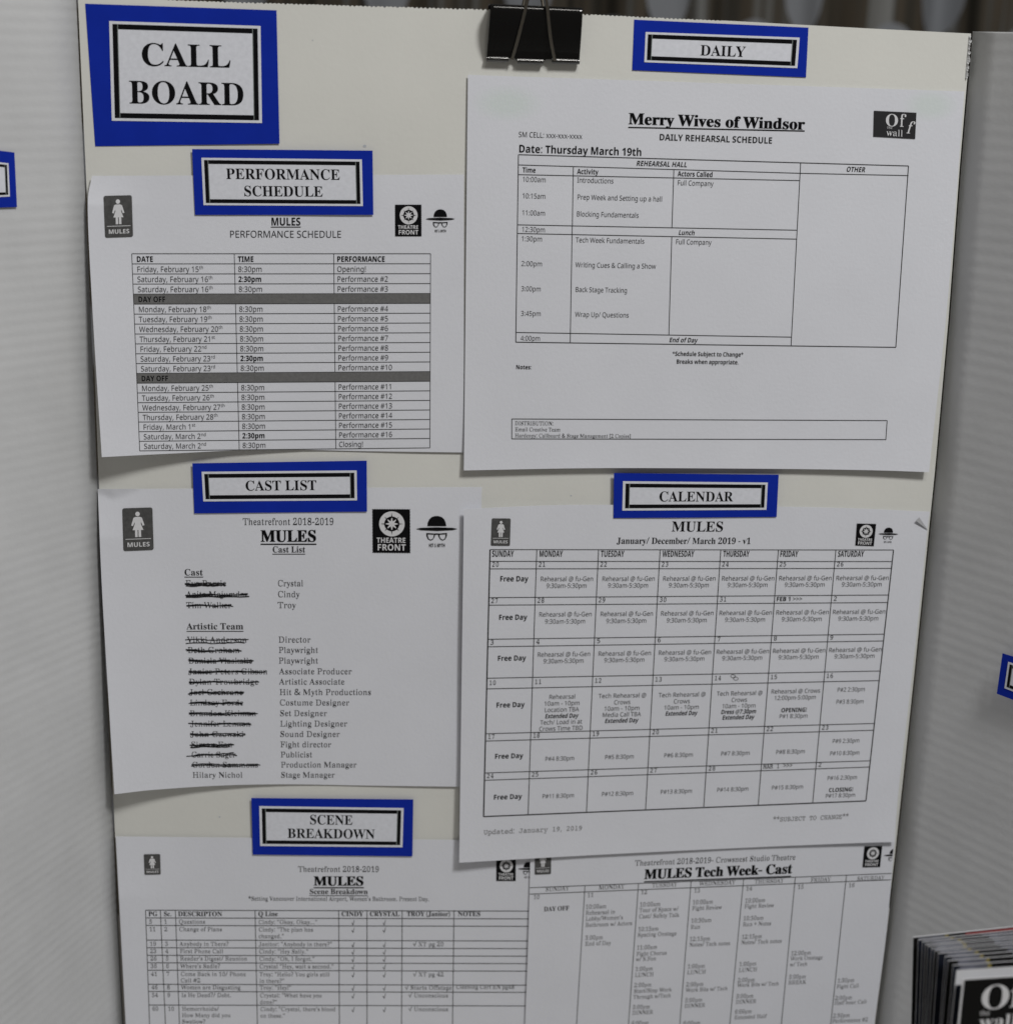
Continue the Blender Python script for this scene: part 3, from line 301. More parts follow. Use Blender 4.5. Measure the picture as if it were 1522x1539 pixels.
 'U': "492|13.60j.80I.=0..E/r.Q/^.a/f.y/X/</Q/_/N0./O2_/N2s/J3(/C33.w3:.h3?.o3A.o3R0j3R0j3A0o3?0^3;0734013*0-2u0-2_0./y0//[04/C0;//0C.x0r.h10.]1N.Y1z.a2A.q2X/32i/Y2m022m2^2l2s2g3(2_322S3:2B3?2G3A2G3R3J3R3J3A3K3;3<30342y312^310H30/{3+/W2}/92p.z2a.e2L.S25.F1u.=1U.8",
 'V': "428|0i.6/32b/(2x.w3/.K3;.P3A.P3R0J3R0J3A0K3@093;/m32/j3$/l2r/s2^1>/}2?2]2D2o2F3#2B32293;2&3?2)3A2)3R3)3R3)3A323?3!372u3-2l2x2c2d0{.6",
 'W': "611|0>.8/&2n.x3(.p36.F3>.O3A.O3R0,3R0,3A053?0)3;/_32/]3$/_2o/e2X0t0,2+2D1w2t1n3-1F39173>1;3A1;3R3&3R3&3A3)3?2U362P3&2R2v2V2g3g094P2T4V2l4X2{4U304M394?3?4E3A4E3R5/3R5/3A5:3;5-305&3$4z2q4t2_3I.837.81y1r0Q.8",
 'X': "471|.l.C.l.U.f.W.z.c/3.r/E/-0r0e/T2g/I2w/#3*.t34.f3>.q3A.o3A.o3R0m3R0m3A0z3A0d3?0:37063*082y0A2i1D1^2$2X222q273)28361}3?2!3A2!3R393R393A3R3A3?3@3-3;2x322i3$2W2o2H2X181D2g/#2s.m3?.a3K.W3=.U3@.U3@.C1E.C1E.U1..U1H.W1u.a1{.n1w/#1k/:0g0J/w/</m/)/h.r/f.c0$.W0$.U0$.C",
 'Y': "426|/n.C/n.U/g.W/w.[0C.e0J.p0N/%0N/<0N0F/52h/)2{.[30.Q38.D3>.Q3A.Q3R0F3R0F3A0V3A0F3?0:3;/p34/m3+/o2{/u2m130w202Q2<2j2@3!2>332)3=1g3A2$3A2$3R3&3R3&3A323=3#332q3$2d2m1+0a1-/<1-/%11.p18.e1_.[1p.W1i.U1i.C",
 'Z': "442|.W.C.W.N1m390k390M380535/z3//h3&/W2u/I2g/=2R/22;/(1y.q1y/#3R2{3R2{3F/k.b1*.b1K.d1k.j2*.t2@/(2S/;2e/R2r/p2}0733072}.C",
 'a': "344|19.90w.>1$.M0y.h0C.S0*.E/i.=/J.:/5.=.}.C.m.N/#.^.w.p.p/*.r/F.{/_/+/u/>0%/U01/r0<070G0o0Q0n1,0i1E0_1U0>1a0&1e/i1b/X1Y/Q1M/P1G/Q1;/S1//U0}/T0l/Y0^/J0U/80R/%0U.y0_.x0o.w1&.u1>.v1Q/)1^/81i/J1q/_1w/v1z051{0V1z0t1u111m1B1a1D1J1J1/1L0g1J/)1E.u1F.m1g.i1m.g1u.i2!.o1k.a1o.J1T.=|0*.g05.h0A.n0N.w0o/*0o0<0700/m/w/V/^/M/?/N/!/T.l",
 'b': "361|.p.8/*2i/)3)/&37.^3?.i3B.i3R/Z3R/c1R0/1e0C1q0X1y0r1{1/1y1D1s1W1h1j1W1e1E1o101x0r1}0V2#092!/z1{/c1w/K1q/61g.x1_.c1I.P11.C0q.;0S.90=.;0&.C/k.O/T.a.z.8|0J.Q0a.U0{.c1..v17/11>/J1C/j1E031D0P1A0k1<1$16161,1F0a1P0K1S0<1Q0.1I/f1=/c1-/c///f.k01.W",
 'c': "294|0/.9/p.;/W.B/B.N//.^/:.r/,//.y/H.p/e.m0).m0H.q0g.x1(/(1?/51S/K1f/e1r0$1y0B1}0a1z0{1s151g1<1V1B1D1C101C0y1B0l180d1&0a0k0f0g0v0f150f1@0e1J0Z1^0<1f0!1^/f1I/S1%/J0N/I0,/L/h/R/L/[/70/.}0E.o0a.k0x.o15.z1J/31X/&1C.h1+.R0k.D0M.<",
 'd': "370|/y.9/b.;/L.B/9.M/(.^/+.q.{/-.t/F.p/c.n0%.o0?.q0W.u0n.{1(/+1@/*1T/<1f/P1r/h1y0$1{0B1w0]1j1/1S1/2v1-3.1)390Y3@0a3B0a3R1a3R1g/61b.{1f.n22.e2).a2).N2(.L1c.I1?.B0t.90t.l0G.U0O.E09.<|0>.a0N.e0^.n1+/!1//71/1-1,1<0c1I0R1Q0A1T0.1P/h1F/]15/U1!/P0g/L0K/K0,/L/i/O/M/T/7/Z/$/e.o0-.e",
 'e': "301|0-.9/n.;/U.B/@.M/-.^/9.r/+//.x/J.q/j.n00.v0N.r0l.x1+/&1B//1U/B1g/X1r/q1y001{0K1y0f1r0{1f141S1=1>1D1$1G0c1:0@1:09/K09/M/f/V/B/e/)0=.t0[.o0v.t13/)1I/A1X/31C.p1+.W0k.F0L.<|/L0S0k0S0j0l0f1,0a1@0W1P0H1a041f/{1_/e1M/U1//M0a",
 'f': "214|.o.C.o.S.c.U.m.Y/4._/6.h/4.u/4/4/41P.q1P.q1s/41s/42D/52g/;3(/@3?/Q3K/h3T0%3Z0A3]0[3Z0s3S1+3I173;183,172u162b142R1*2I0u2F0e2I0X2P0W2[0W2l0X2z0Z3/0Z350Y3;0T3D0G3F063C/}39/t3(/n2k/m1s0C1s0C1P/m1P/l/,/m.m/o.^0@.U0?.S0?.C",
 'g': "327|0$,i/_,j/D,m/-,s.u,{.h-/.]-?.T-Q.X-g.k-w//.).q.9/!.L.x.c.z.s.p/(.o/5/#/A/8/M/Q/Y/./m.{0).q0F.n0i.o1!.s16.y1G.z1U/01d/C1n/X1u/q1z001{0J1z0e1u1#1m1^1m1^1G1=1G1E131J0w1L0a1J0K1G0:1A0*1C/v15/j1$/a0l/W0U/S0?/R00/R/{/S/k/Q/[/I/S/?/K/2/L/%/d.y/z.v0B.v0e.u1&.r1>.m1P.f1a.[1N.P1U.B1Z.11[-x1t-X1e-?1K-*13,x0p,o0L,j|00/i0E/o0b0$0i050n0K0o0h0l1)0e1?0o1O0E1a001f/v1a/Z1O/R1?/L1)/K0h/M0K/S05/Z0$/v/o|03-&0c-*1)-31<-C1B-Y1?-j14-t0}-y0b-{/L-{/8-i/2-S/6-B/J-4/Z--/r-(",
 'h': "381|.s.C.s.S.h.V/2.^/4.j/4/!/42t/33,/038.i3?.s3C.s3R/e3R/m1F0;1]0Q1n0m1x1.1{1M1w1h1j1]1S1o151s0i1s/!1s.k1t.^2>.V23.S23.C0{.C0{.S0d.S15.W1;.g1:/!1:0n181,151=0p1G0_1J0J1F071:/m1%/l/!/l.k/m.^07.V0+.S0+.C",
 'i': "198|/P2M/<2Q/52[/52n/43&/53;/63L/<3W/P3Z/e3W/l3L/m3;/n3&/m2n/l2[/e2Q|.s.C.s.S.h.V/3.^/5.j/4/!/417/31K/11X.j1_.u1c.u1s/f1s/m/!/l.k/m.^07.V0+.S0+.C",
 'j': "210|/U2N/A2R/;2^/:2o/:3)/:3=/;3M/B3X/U3]/k3X/r3M/s3=/s3)/s2o/q2^/k2R|.i,i.V,j.G,m.8,r.%-!-q-2-q-C-s-U-s-h-t-u.!.!.4.%.E.#.O-v.O-j.P-Y.O-O.M-D.L-:.L-4.S-*.d-%/(-*/2-7/7-D/;-S/>-g/?15/>1J/;1W.p1_.w1c.w1s/q1s/x.-/w-l/s-R/m-=/l--/X,y/C,p/*,k",
 'k': "359|.r.C.r.S.h.V/3.^/4.k/4/!/42s/33,/139.k3?.u3B.u3R/e3R/m0<0x131+1C1/1Q1%1^0f1c1#1c1#1s1{1s1{1c2!1]1e1Q1N1?0s0f1}.g2K.X2@.S2@.C1).C1).S0n.S1@.W1F.e1C.m1=.v0O0%/m/s/l/!/l.k/m.^07.V0+.S0+.C",
 'l': "200|.s.C.s.S.h.V/3.^/5.j/4/!/42s/33,/138.k3?.u3B.u3R/f3R/m/!/l.k/m.^07.V0+.S0+.C",
 'm': "554|.s.C.s.S.h.V/2.^/4.j/3/!/;18/21J//1W.i1_.s1c.s1s/d1s/k1D091[0O1n0i1x1(1{1G1x1a1m1U1Y1f1@281Y2O1m2k1x3-1{3L1w3f1j3Y1S3m153q0i3q/!3p.k3r.^4;.V4/.S4/.C2z.C2z.S2n.V37.^39.k38/!380n361,331=2o1G2]1J2I1G281;1n1(1n/!1n.k1o.^27.V2+.S2+.C0x.C0x.S0l.V15.^16.k16/!150n181+181=0m1G0[1J0G1F051:/l1%/l/!/k.k/l.^05.V0).S0).C",
 'n': "381|.s.C.s.S.h.V/2.^/4.j/4/!/;18/91J/01W.i1_.s1c.s1s/e1s/l1F0;1^0Q1o0l1x1.1{1M1w1h1j1]1S1o151s0i1s/!1s.k1t.^2>.V23.S23.C0{.C0{.S0d.S15.W1;.g1:/!1:0n181,151=0p1G0_1J0J1F071:/m1%/l/!/l.k/m.^07.V0+.S0+.C",
 'o': "336|0<.9/y.;/^.C/E.N/0.a/(.t.y/1.s/K.o/i.m0-.o0K.s0j.y1*/(1A/01T/E1f/^1r/y1y0;1{0W1y0s1r101g1E1U1N1B1W1+1^0k1c0L1e0-1c/h1^/I1W//1N.s1E.^11.N0s.B0W.;|0<.N0M.Q0c.[0o.l0w/!1$/<1,0-1*0U1#0x0v180m1J0a1Y0L1e0<1h0*1e/q1Y/e1J/Z18/R0x/L0U/J0-/K/l/N/R/R/=/Z/!/d.l/p.[0+.Q",
 'p': "371|.r,j.r,y.d,{.m-%/5--/6-6/4-[/71./11H/.1V.j1^.t1d.t1s/a1s/}1B0N1Z0G1n0a1y0{1}181z1M1s1b1g1U1V1l1C1y1,2%0m2*0P2,032*/m2%/N1y/31m.u1].a1_.O1K.C15.;0x.90W.>0=.L/m.e/m-c/m-J/m-8/o--0:-$0G,}0=,z0=,j|0V.a0k.e12.o1</%1C/81H/N1K/j1M0-1L0J1I0e1E0{1?13161D0o1N0Z1Q0F1L/t1>/m1%/m///s.s0C.f",
 'q': "364|0^,j0^,z0Z-!1,-)10-51/-H1/.b0[.K0@.>/{.:/d.</M.B/:.M/).]/-.p/!/+.u/C.p/_.n0!.o0;.q0S.u0k.{1$/+1>/31S/H1e/b1r/{1y0=1}0S1z0l1s1&1g1<1T1r2!2!2!1h-H1g-51h-)24-!2),z2),j|0F.c0U.e0e.m1-.y1//.1/1,1-1J0a1]0F1d021_/r1S/e1@/Z1-/R0o/M0P/K0//L/k/O/O/S/9/Z/&/f.p01.f",
 'r': "287|.s.C.s.S.h.V/4.^/6.j/5/!/;17/21L//1X.j1_.u1c.u1s/c1s0$170M1K0?1[0N1j0_1t0o1y1#1{1=1x1=1m1=1Z1A1E1L131M1$1D0v130s1#0u0s0}0d150Z1<0P1?0B1:/t1,/p0y/n0h/m0S/m/!/m.j/p.]0@.V0=.S0=.C",
 's': "288|0*.9/q.;/Y.@/B.I/4.L/&.G.x.:.i.:.i/T.z/T/(/:/3/#/B.l/R.^/f.U/y.R05.U0H.^0Q.m0V/$0U/70C/G0//T/V/o/@/{//0./=0</30L/-0^/&0q.t12.w1I/,1_/A1o/Z1y/z1}091y0Z1q0c1o0j1n0t1q0{1}1/1}1/0s0y0s0q1/0f1A0W1P0I1[091c0(1e/o1c/_1Y/U1M/Q1>/P1//S1!/m0s0$0i0R0P0i0E0z080k0*0t/u0y/b1*/J14/,1/.l0y.U0c.E0H.<",
 't': "228|/i.:/N.</;.B/H.M/?.^/8.s/0/2/01R.u1R.u1i.m1{/#23/42D/C2T/T2j/c2}/n330!33/b1s0G1s0G1R/i1R/i/=/j/+/l.x00.p0;.m0J.q0V/!0c/50s/-0D.f0I.L0..>",
 'u': "375|/p.9/R.</<.E/H.T/=.k///,/-/L/-13/,1G/*1U.b1_.l1c.l1s/^1s/g/5/i/$/n.s05.k0D.i0W.l0j.v13/-1313131I101V0f1_0n1c0n1s1e1s1m/11g.x1m.l29.f2/.c2/.P2..N1i.J1D.C0y.919.m0m.^0^.P0M.F0<.?0).:",
 'v': "306|/{.9/(13.{1F.u1T.O1^.]1c.]1s/u1s/u1c0/1c/W1^/R1O/U1G0L/g1&171,1K1!1]0x1c0x1s1U1s1U1d1]1]1Q1R1H1C1?1.03.9",
 'w': "434|/g.9.l1D.i1O.f1W.B1^.T1c.T1s/Z1s/Z1c/l1a/e1]/E1W/D1O/G1E/L170:/l1!1%0s1E0q1S0n1[0H1b0V1d0V1s1e1s1e1c1N1[1L1O1N1H1P1A23/z2c1;2g1E2h1N2f1V2a1]2U1a2X1d2X1s371s371d3<1a341W3&1=1m.91].90t0X/y.9",
 'x': "319|.e.C.e.R.[.Z.q.j/)/!0%/u/01B.d1R.U1].e1c.e1s/z1s/z1c/e1_/]1S/_1K/h1?010c0u1;1!1G1$1R1!1Y0x1^0n1b0y1c0y1s1V1s1V1e1a1]1L1N19190A0K1D.i1l.Y1s.T1a.R1a.C0J.C0J.S0;.T0E.W0h.[0j.c0f.p0Z/%07/^/L/(/C.s/@.g/A.W/^.R/E.R/E.C",
 'y': "300|.y,i.b,m.e,x.]-0.I-G.J-W.L-h.U-r.i-u.x-s/)-l/)-_/)-O/(-J/(-D/*-;/A-8/N-?/^-Q/g-a/n-q/t.)/y.>/%15.v1N.p1Z.K1a.[1c.Z1s/s1s/s1c0$1a/u1^/R1W/R1N/U1F/Y1;0L/d0{1,1&1?1)1M1&1W0z1^0o1a0u1c0u1s1R1s1R1c1Z1^1P1T1G1D1>1-05.+0*-h/y-N/Q-;/F-,/V,{/J,r/7,k",
 'z': "293|.m.C.m.Q0S1Z/m1Z/U1Y/B1S/31K/&1=.x1+.q0m.^0m/%1s121s121_/P.]0+.]0H._0a.f0t.q1(/%15/;1?/W1O/W1+.C",
 '0': "375|0O.<02.>/r.D/Y.N/F.[/G.n/:/(///?/&/Z.{/y.w0>.u0b.t1,.u1P.w1t.{29/&2V//2r/:3//G3B/F3S/Y3b/r3l023q0P3s0m3q1-3l1C3b1V3S1V3B1e3/1p2q1x2U2#292(1s2*1O2+1+2*0a2(0>2#/x1x/Y1p/?1e/(1W.n1V.[1B.N1,.D0m.>|0O.j0g.p1//(1;/F1A/^1F/y1I0=1K0a1L1+1K1P1I1s1F271A2R1;2k1/3.0g3@0P3F093@/p3./d2k/]2R/W27/T1s/R1P/Q1+/R0a/T0=/X/y/]/^/d/F/p/(09.p",
 '1': "375|/H.C/H.i/e.i/t.k0@.r0D/$0C/:0C3+/v2q/g2a/W2P/B2B/.2=.y2@.r2J.v2Z.z2q.o2u/#2z/53&/F3//Z3;/q3J0F3o1,3o0}/:0}/(1#.t1J.k1[.i1x.i1x.C",
 '2': "375|.[.C.[/0/h0>/{0R030g0L0y0Y100k1E0x1Z1(1p1/2*132@152V132p1/3(1&370W3D0A3H0,3E/^3;/T3+/O2n/O2O/[2,/C2.//23.w2;.u2H.r2Y.s2q.v3%/#35/-3D.}3Q/33]/G3g/a3n/}3r0A3s0f3q1+3l1F3b1[3S1Z3=1i2}1m2Z1m2J1k2;1g2,1b1w1Y1g1Q1T1P1A1>1-1)0q0-/w/B/51//51B/81R/A1a/P1i/e1n/z2;/z28.C",
 '3': "375|06.</q.>/S.A/<.H/).P.s.Z/(.h.o.{.a/5.]/K.i/].{/h/7/k/9/O/</9/N/)/a.w/t.p01.m0G.o0[.v1//(1:/:1?/J1C/_1D/x1B061;0K0k0^0U0m0;0u/v0x/h0x/h1H/y1H091K0O1T0t1e1&1y1027132R132k1/3#1(330[3?0M3F0<3H0&3E/X39/P3(/M2l/M2Z/R2I/[28/A2:/+2?.t2G.s2R.p2c.q2v.y33/-3G/)3X/>3e/W3m/w3r0@3s0d3q1(3l1B3c1Y3U1Q3E1^321i2w1l2]1j2?1b2%1T1j1P1V171G0v1;1.171@111R1)1f0y1u0m1i0]1r0K1z062!/w1{/[1u/E1k/11_.y1m.j1[.]1I.R16.J0{.D0f.@0M.=",
 '4': "375|0&.C0&.i/y.i04.k0F.q0m/$0n/?0m/j.L/j.L090p3m1K3m1J0<2N0<2N/j1J/j1J/?1K/$1r.q2*.k2?.i2,.i2,.C|/!0<0m0<0m1Z0n2B0[3+0P2o0A2Q01250$1}",
 '5': "375|07.</r.>/U.A/?.H/-.Q.x.[//.h.r.{.f/5.d/J.o/Y/%/c/</f/=/Q/@/>/E/-/Z.y/o.p0-.m0C.p0V.w1)/*15/>1;/P1?/g1@0&1=0E170_1,0t0V1&0@1/0$12/g11/R1//21%//12/D3m1[3m1}2H1T2H1N2a1K2l1F2t1=2y1/2{/T2{/I1T/V1X/k1[0;1a0b1]1)1U1F1J1b1;1Y1%1j0h1u0H1y0&1w/e1q/K1g/51[/!1g.m1U._1D.S11.K0w.D0b.@0L.=",
 '6': "375|0X.<08.?/u.G/Y.U/G.e/I.v/=/0/1/H/(/e.}0).x0K.y0s/$14.y1N.}1j/%2(/,2@/32U/<2l/D3#/I3;/^3M/v3^053j0R3q0s3s143r1K3o1_3i1p3a1}3V1m3L1z3:2&3&2&2n2$2[1p2R1Y2M1?2K1E2a1I2u1G3.1B3=1!3F0m3J0R3E0/35/x2v/l2Z/c2</Y1s/U1H/z1Q041Y0D1_0W1b0o1c121a1L1X1e1M1x1=1s1(2!0k2+0M2-0.2,/f2$/E1s/)1a.k1_.V1C.G1#.?|0Z.k0l.n0y.v1=/+1F/@1L/]1O0&1M0H1H0e1?0y0w1-0h150T180A160-1./v1!/T0r/U0K/X0+/^/i/f/O/m/</{/#0F.o",
 '7': "375|/].C1^2{/]2{/H2w/;2l/52W/125.c25.f3m2D3m2D3J0;.C",
 '8': "375|0J.<00.=/q.A/Z.F/F.N/0.[.x.l.}/#.t/9.m/N.k/g.o0).v0@.t0T/.0h/F0x/d1-/I1>/51O/@1e/41y/&26/!2O/#2f/)2y/232/<3D/:3S/N3b/c3i/y3o073r0R3s0v3q193k1Q3a1g3P1g3>1q3*1y2n2!2T1z2;1t2$1s1n1a1^1I1M1/1?1K101e0{1x0l1k0[1y0D2+0,22/l21/L2&/21t.u1s.a1X.P1;.E0s.?|0_1V0o1b1/1m181z1>2/1B2A1C2U1B2j1=2}16320s3?0c3G0N3J0=3H0/3A/j35/b3$/[2m/Z2W/[2A/a2//i1{061o0H1c|0N.e0e.g0w.o1A.}1K/31Q/G1T/a1S/u1N0-1*0=0q0L0V0[070m0)0b/v0S/V0E/N04/J/{/H/e/J/J/P/5/[/!0%.o08.g",
 '9': "375|0+.</l.=/U.A/C.G/..T/2.f.z.x.o/0.q/>.w/I/(/Q/6/W/=/C/G/2/R/!/c.r/t.k0/.i0J.n0s/#1*/?19/g1C0>1I0{1+0o0x0d0i0Y0V0Q0C0M0.0L/m0N/R0U/;0b/&0q/11+/#1C.u1a.r2&.s2F.y2d/)3#/53:/53M/J3^/e3j0%3q0D3s0f3q1)3i1C3Z1U3L1U3<1c3(1o2k1x2N2#2/2&1g1{1@1z1#2%0d2!0I1y001t/r1m/Z1d/F1W/31H.v1C.c1,.Q0l.E0L.?|0K1#0c1&0u111D1?1I1Q1G1{1B2C1;2a122x1$330]3@0H3D073A0(38/b3(/W2l/Q2M/O2+/R1Y/]1<0/1*",
 '.': "180|/D.:/5.</&.D.x.R.u.i.x/#/&/2/5/:/D/</U/:/d/2/m/#/q.i/m.R/d.D/U.<",
 ',': "180|.a-D.t.@.z._/#.z/(/9/i/9/n/1/g.s/^.W/S.;/2-D",
 ':': "180|/D1Q/51T/&1].x1l.u2&.x2</&2J/52R/D2T/U2R/d2J/m2</q2&/m1l/d1]/U1T|/D.:/5.</&.D.x.R.u.i.x/#/&/2/5/:/D/</U/:/d/2/m/#/q.i/m.R/d.D/U.<",
 ';': "180|/C1Q/31T/%1].w1l.t2&.w2</%2J/32R/C2T/S2R/c2J/l2</o2&/l1l/c1]/S1T|.X-D.g.!.s.^.}/9/c/9/h/1/a.s/W.W/M.;/,-D",
 '!': "181|/2/t.{3m/k3m/Y/t|/E.:/5.</&.D.x.R.u.i.x/#/&/2/5/:/E/</U/:/d/2/m/#/q.i/m.R/d.D/U.<",
 '?': "292|/I/t/I0,/J0D/N0X/U0l/a1!/k1//v1:0)1F0R1m0_1}0i200m2@0o2R0l2h0e2y0X3,0H36043</u3=/_3=/K3:/935/(3/.r3).b2{.K3P._3Y.s3c//3j/E3o/^3r/y3s0=3q0X3k0q3a1*3R193A1D3,1K2o1M2T1L2A1I2/1C1z1<1m131_1(1Q0V1+0H0y0<0n030e0*0U0#0G/{07/z0$/z/t|/e.:/S.</E.D/=.R/:.i/=/#/E/2/S/:/e/</u/:0(/201/#04.i01.R0(.D/u.<",
 '#': "434|/7.C/P/y.T/y.T0L/Y0L/q1b.o1b.o24/y240:3m0l3m0O241X241u3m2I3m2.243+243+1b2$1b1k0L2o0L2o/y1b/y1D.C0o.C10/y0(/y/h.C|010L190L1N1b0F1b",
 '@': "604|1_-a1?-b0}-f0a-l0F-t0..$/n.5/T.I/@.b/0.}/$/9.w/R.q/n.m01.l0O.m0p.q13.w1P/$1m/02-/=2E/M2[/_2r/s3*0/3;0F3I0a3U1!3_1@3g1_3k2&3m2I3k2k3e3/3Z3K3N3g3>4#3+472n4I2S4V274b1r4h1O4j1+4i0p4g0Z4c0F4[034T/{4K/k4@/Z44/M4&/C3q/;3_/63L/439/63(/<2u/F2k/R2c/b2^/q2Z/q2P/a2E/Q26/E2$/<1k/61S/414/80s/C0]/W0P/k0G0%0B0>0@0Y0B0w0H180R1O0a1f0q1x1+2-1B281[2>1y2@222@2F2>2Y2;2l282{243-203&0X3%0G3%0@3&0+3+/u32/k3@/c3P/_3e/d3u/q4#0#4+03410E450X480o491+471I421g4+2%3z2=3l2R3Z2e3G2u323&2v312[392B3=2&3>1Z3<18360s3,0U2y0=2g0&2Q/o2:/^1z/R1[/I1</D0v/B0Q/D0+/K/c/U/C/f/(/y.k05.U0P.G0p.<18.61_.41{.52;.82T.=2n.C3*.I3>.P3>.!3*-u2o-o2U-i2=-e1}-b|1]/_1u/c2-/l2:/}2D072J0O2M0m2Q1i2;1n1y1p1e1n1Q1i1B1_161R1-1D1$150{1!0x0l0w0X0y0>1#0)1./s1;/i1J/b",
 '&': "492|0N.<0-.>/j.E/N.P/8.a/%.s.s/0.k/J.i/j.l00.u0L/+0e/:0t/K1)/a17/x1E/j1U/[1i/N1{/D24/>2J/<2c/?3(/J3A/^3V/q3d0,3m0D3r0a3t1)3q1E3h1]3W1o3B1z3)2!2e1z2H1q201b1u1L1a151N0u1=2E/r2P0&2Y072c0H2j0[2q0p2v1+3X1+3P0i3G0L3=0331/u3!/_2m/J3w.C3$.C2C/!2-.l1o.[1T.N1@.F1).A0k.=|0O1b0i1q0}2$1023192A1?2Q1A2e1=2{11321$3;0p3@0^3A0K3@0<3;0/33/}2{/w2d/y2R0!2C0*25042&0@1r|0P.s0m.t1,.y1B/&1U/11h/<1w/H0B0z0+0l/r0[/c0L/U0</O0)/L/l/O/S/W/?/g///z/!06.u",
 '(': "202|/k-1/U-I/D-e/5.$/(.A.x.a.o/$.h/D.d/e.a0+._0K.a0n.d14.h1S.o1u.x29/(2W/52v/D37/U3Q/k3m0H3m073Q0%36/r2t/f2U/Y27/Q1s/J1R/E13/C0m/B0L/C0-/E/h/J/G/Q/)/Y.e/f.E/r.)0%-g06-K0H-1",
 ')': "202|.X-1.k-K.{-g//.)/<.E/F.e/O/)/U/G/Z/h/^0-/_0L/^0m/Z13/U1R/O1s/F27/;2U//2t.{36.k3Q.W3m/73m/J3Q/[37/l2v/y2W0*29021u091S0>140A0n0B0K0A0+0>/e09/D02/$0*.a/y.A/l.$/[-e/J-I/7-1",
 '[': "221|.{-1.{3m0a3m0a3:/[3:/[-c0a-c0a-1",
 ']': "221|.T-1.T-c/Y-c/Y3:.T3:.T3m0:3m0:-1",
 '-': "216|._0-._0c0P0c0P0-",
 '+': "384|0:/50:0j.g0j.g1@0:1@0:2u0m2u0m1@2@1@2@0j0m0j0m/5",
 '/': "250|.J.C0L3m1.3m/+.C",
 '*': "370|/p0e/21+0)2=.a2G.j3-072c0)410m410_2c2/3-282G0o2=1g1+1+0e0J2)",
 "'": "151|/#1o.q3m/W3m/I1o",
 '"': "274|0G1o0:3m0{3m0n1o|/#1o.q3m/W3m/I1o",
 '–': "403|/+.C/+3m263m26.C|/M.g1o.g1o3H/M3H",
 '>': "384|.g/9.g/o1Z1&.g2G.g3!2A152A0n",
 '√': "406|0K.>/H15.g15.g1g/o1g0c/82_4p364p0y.>",
 ' ': "260|",
}
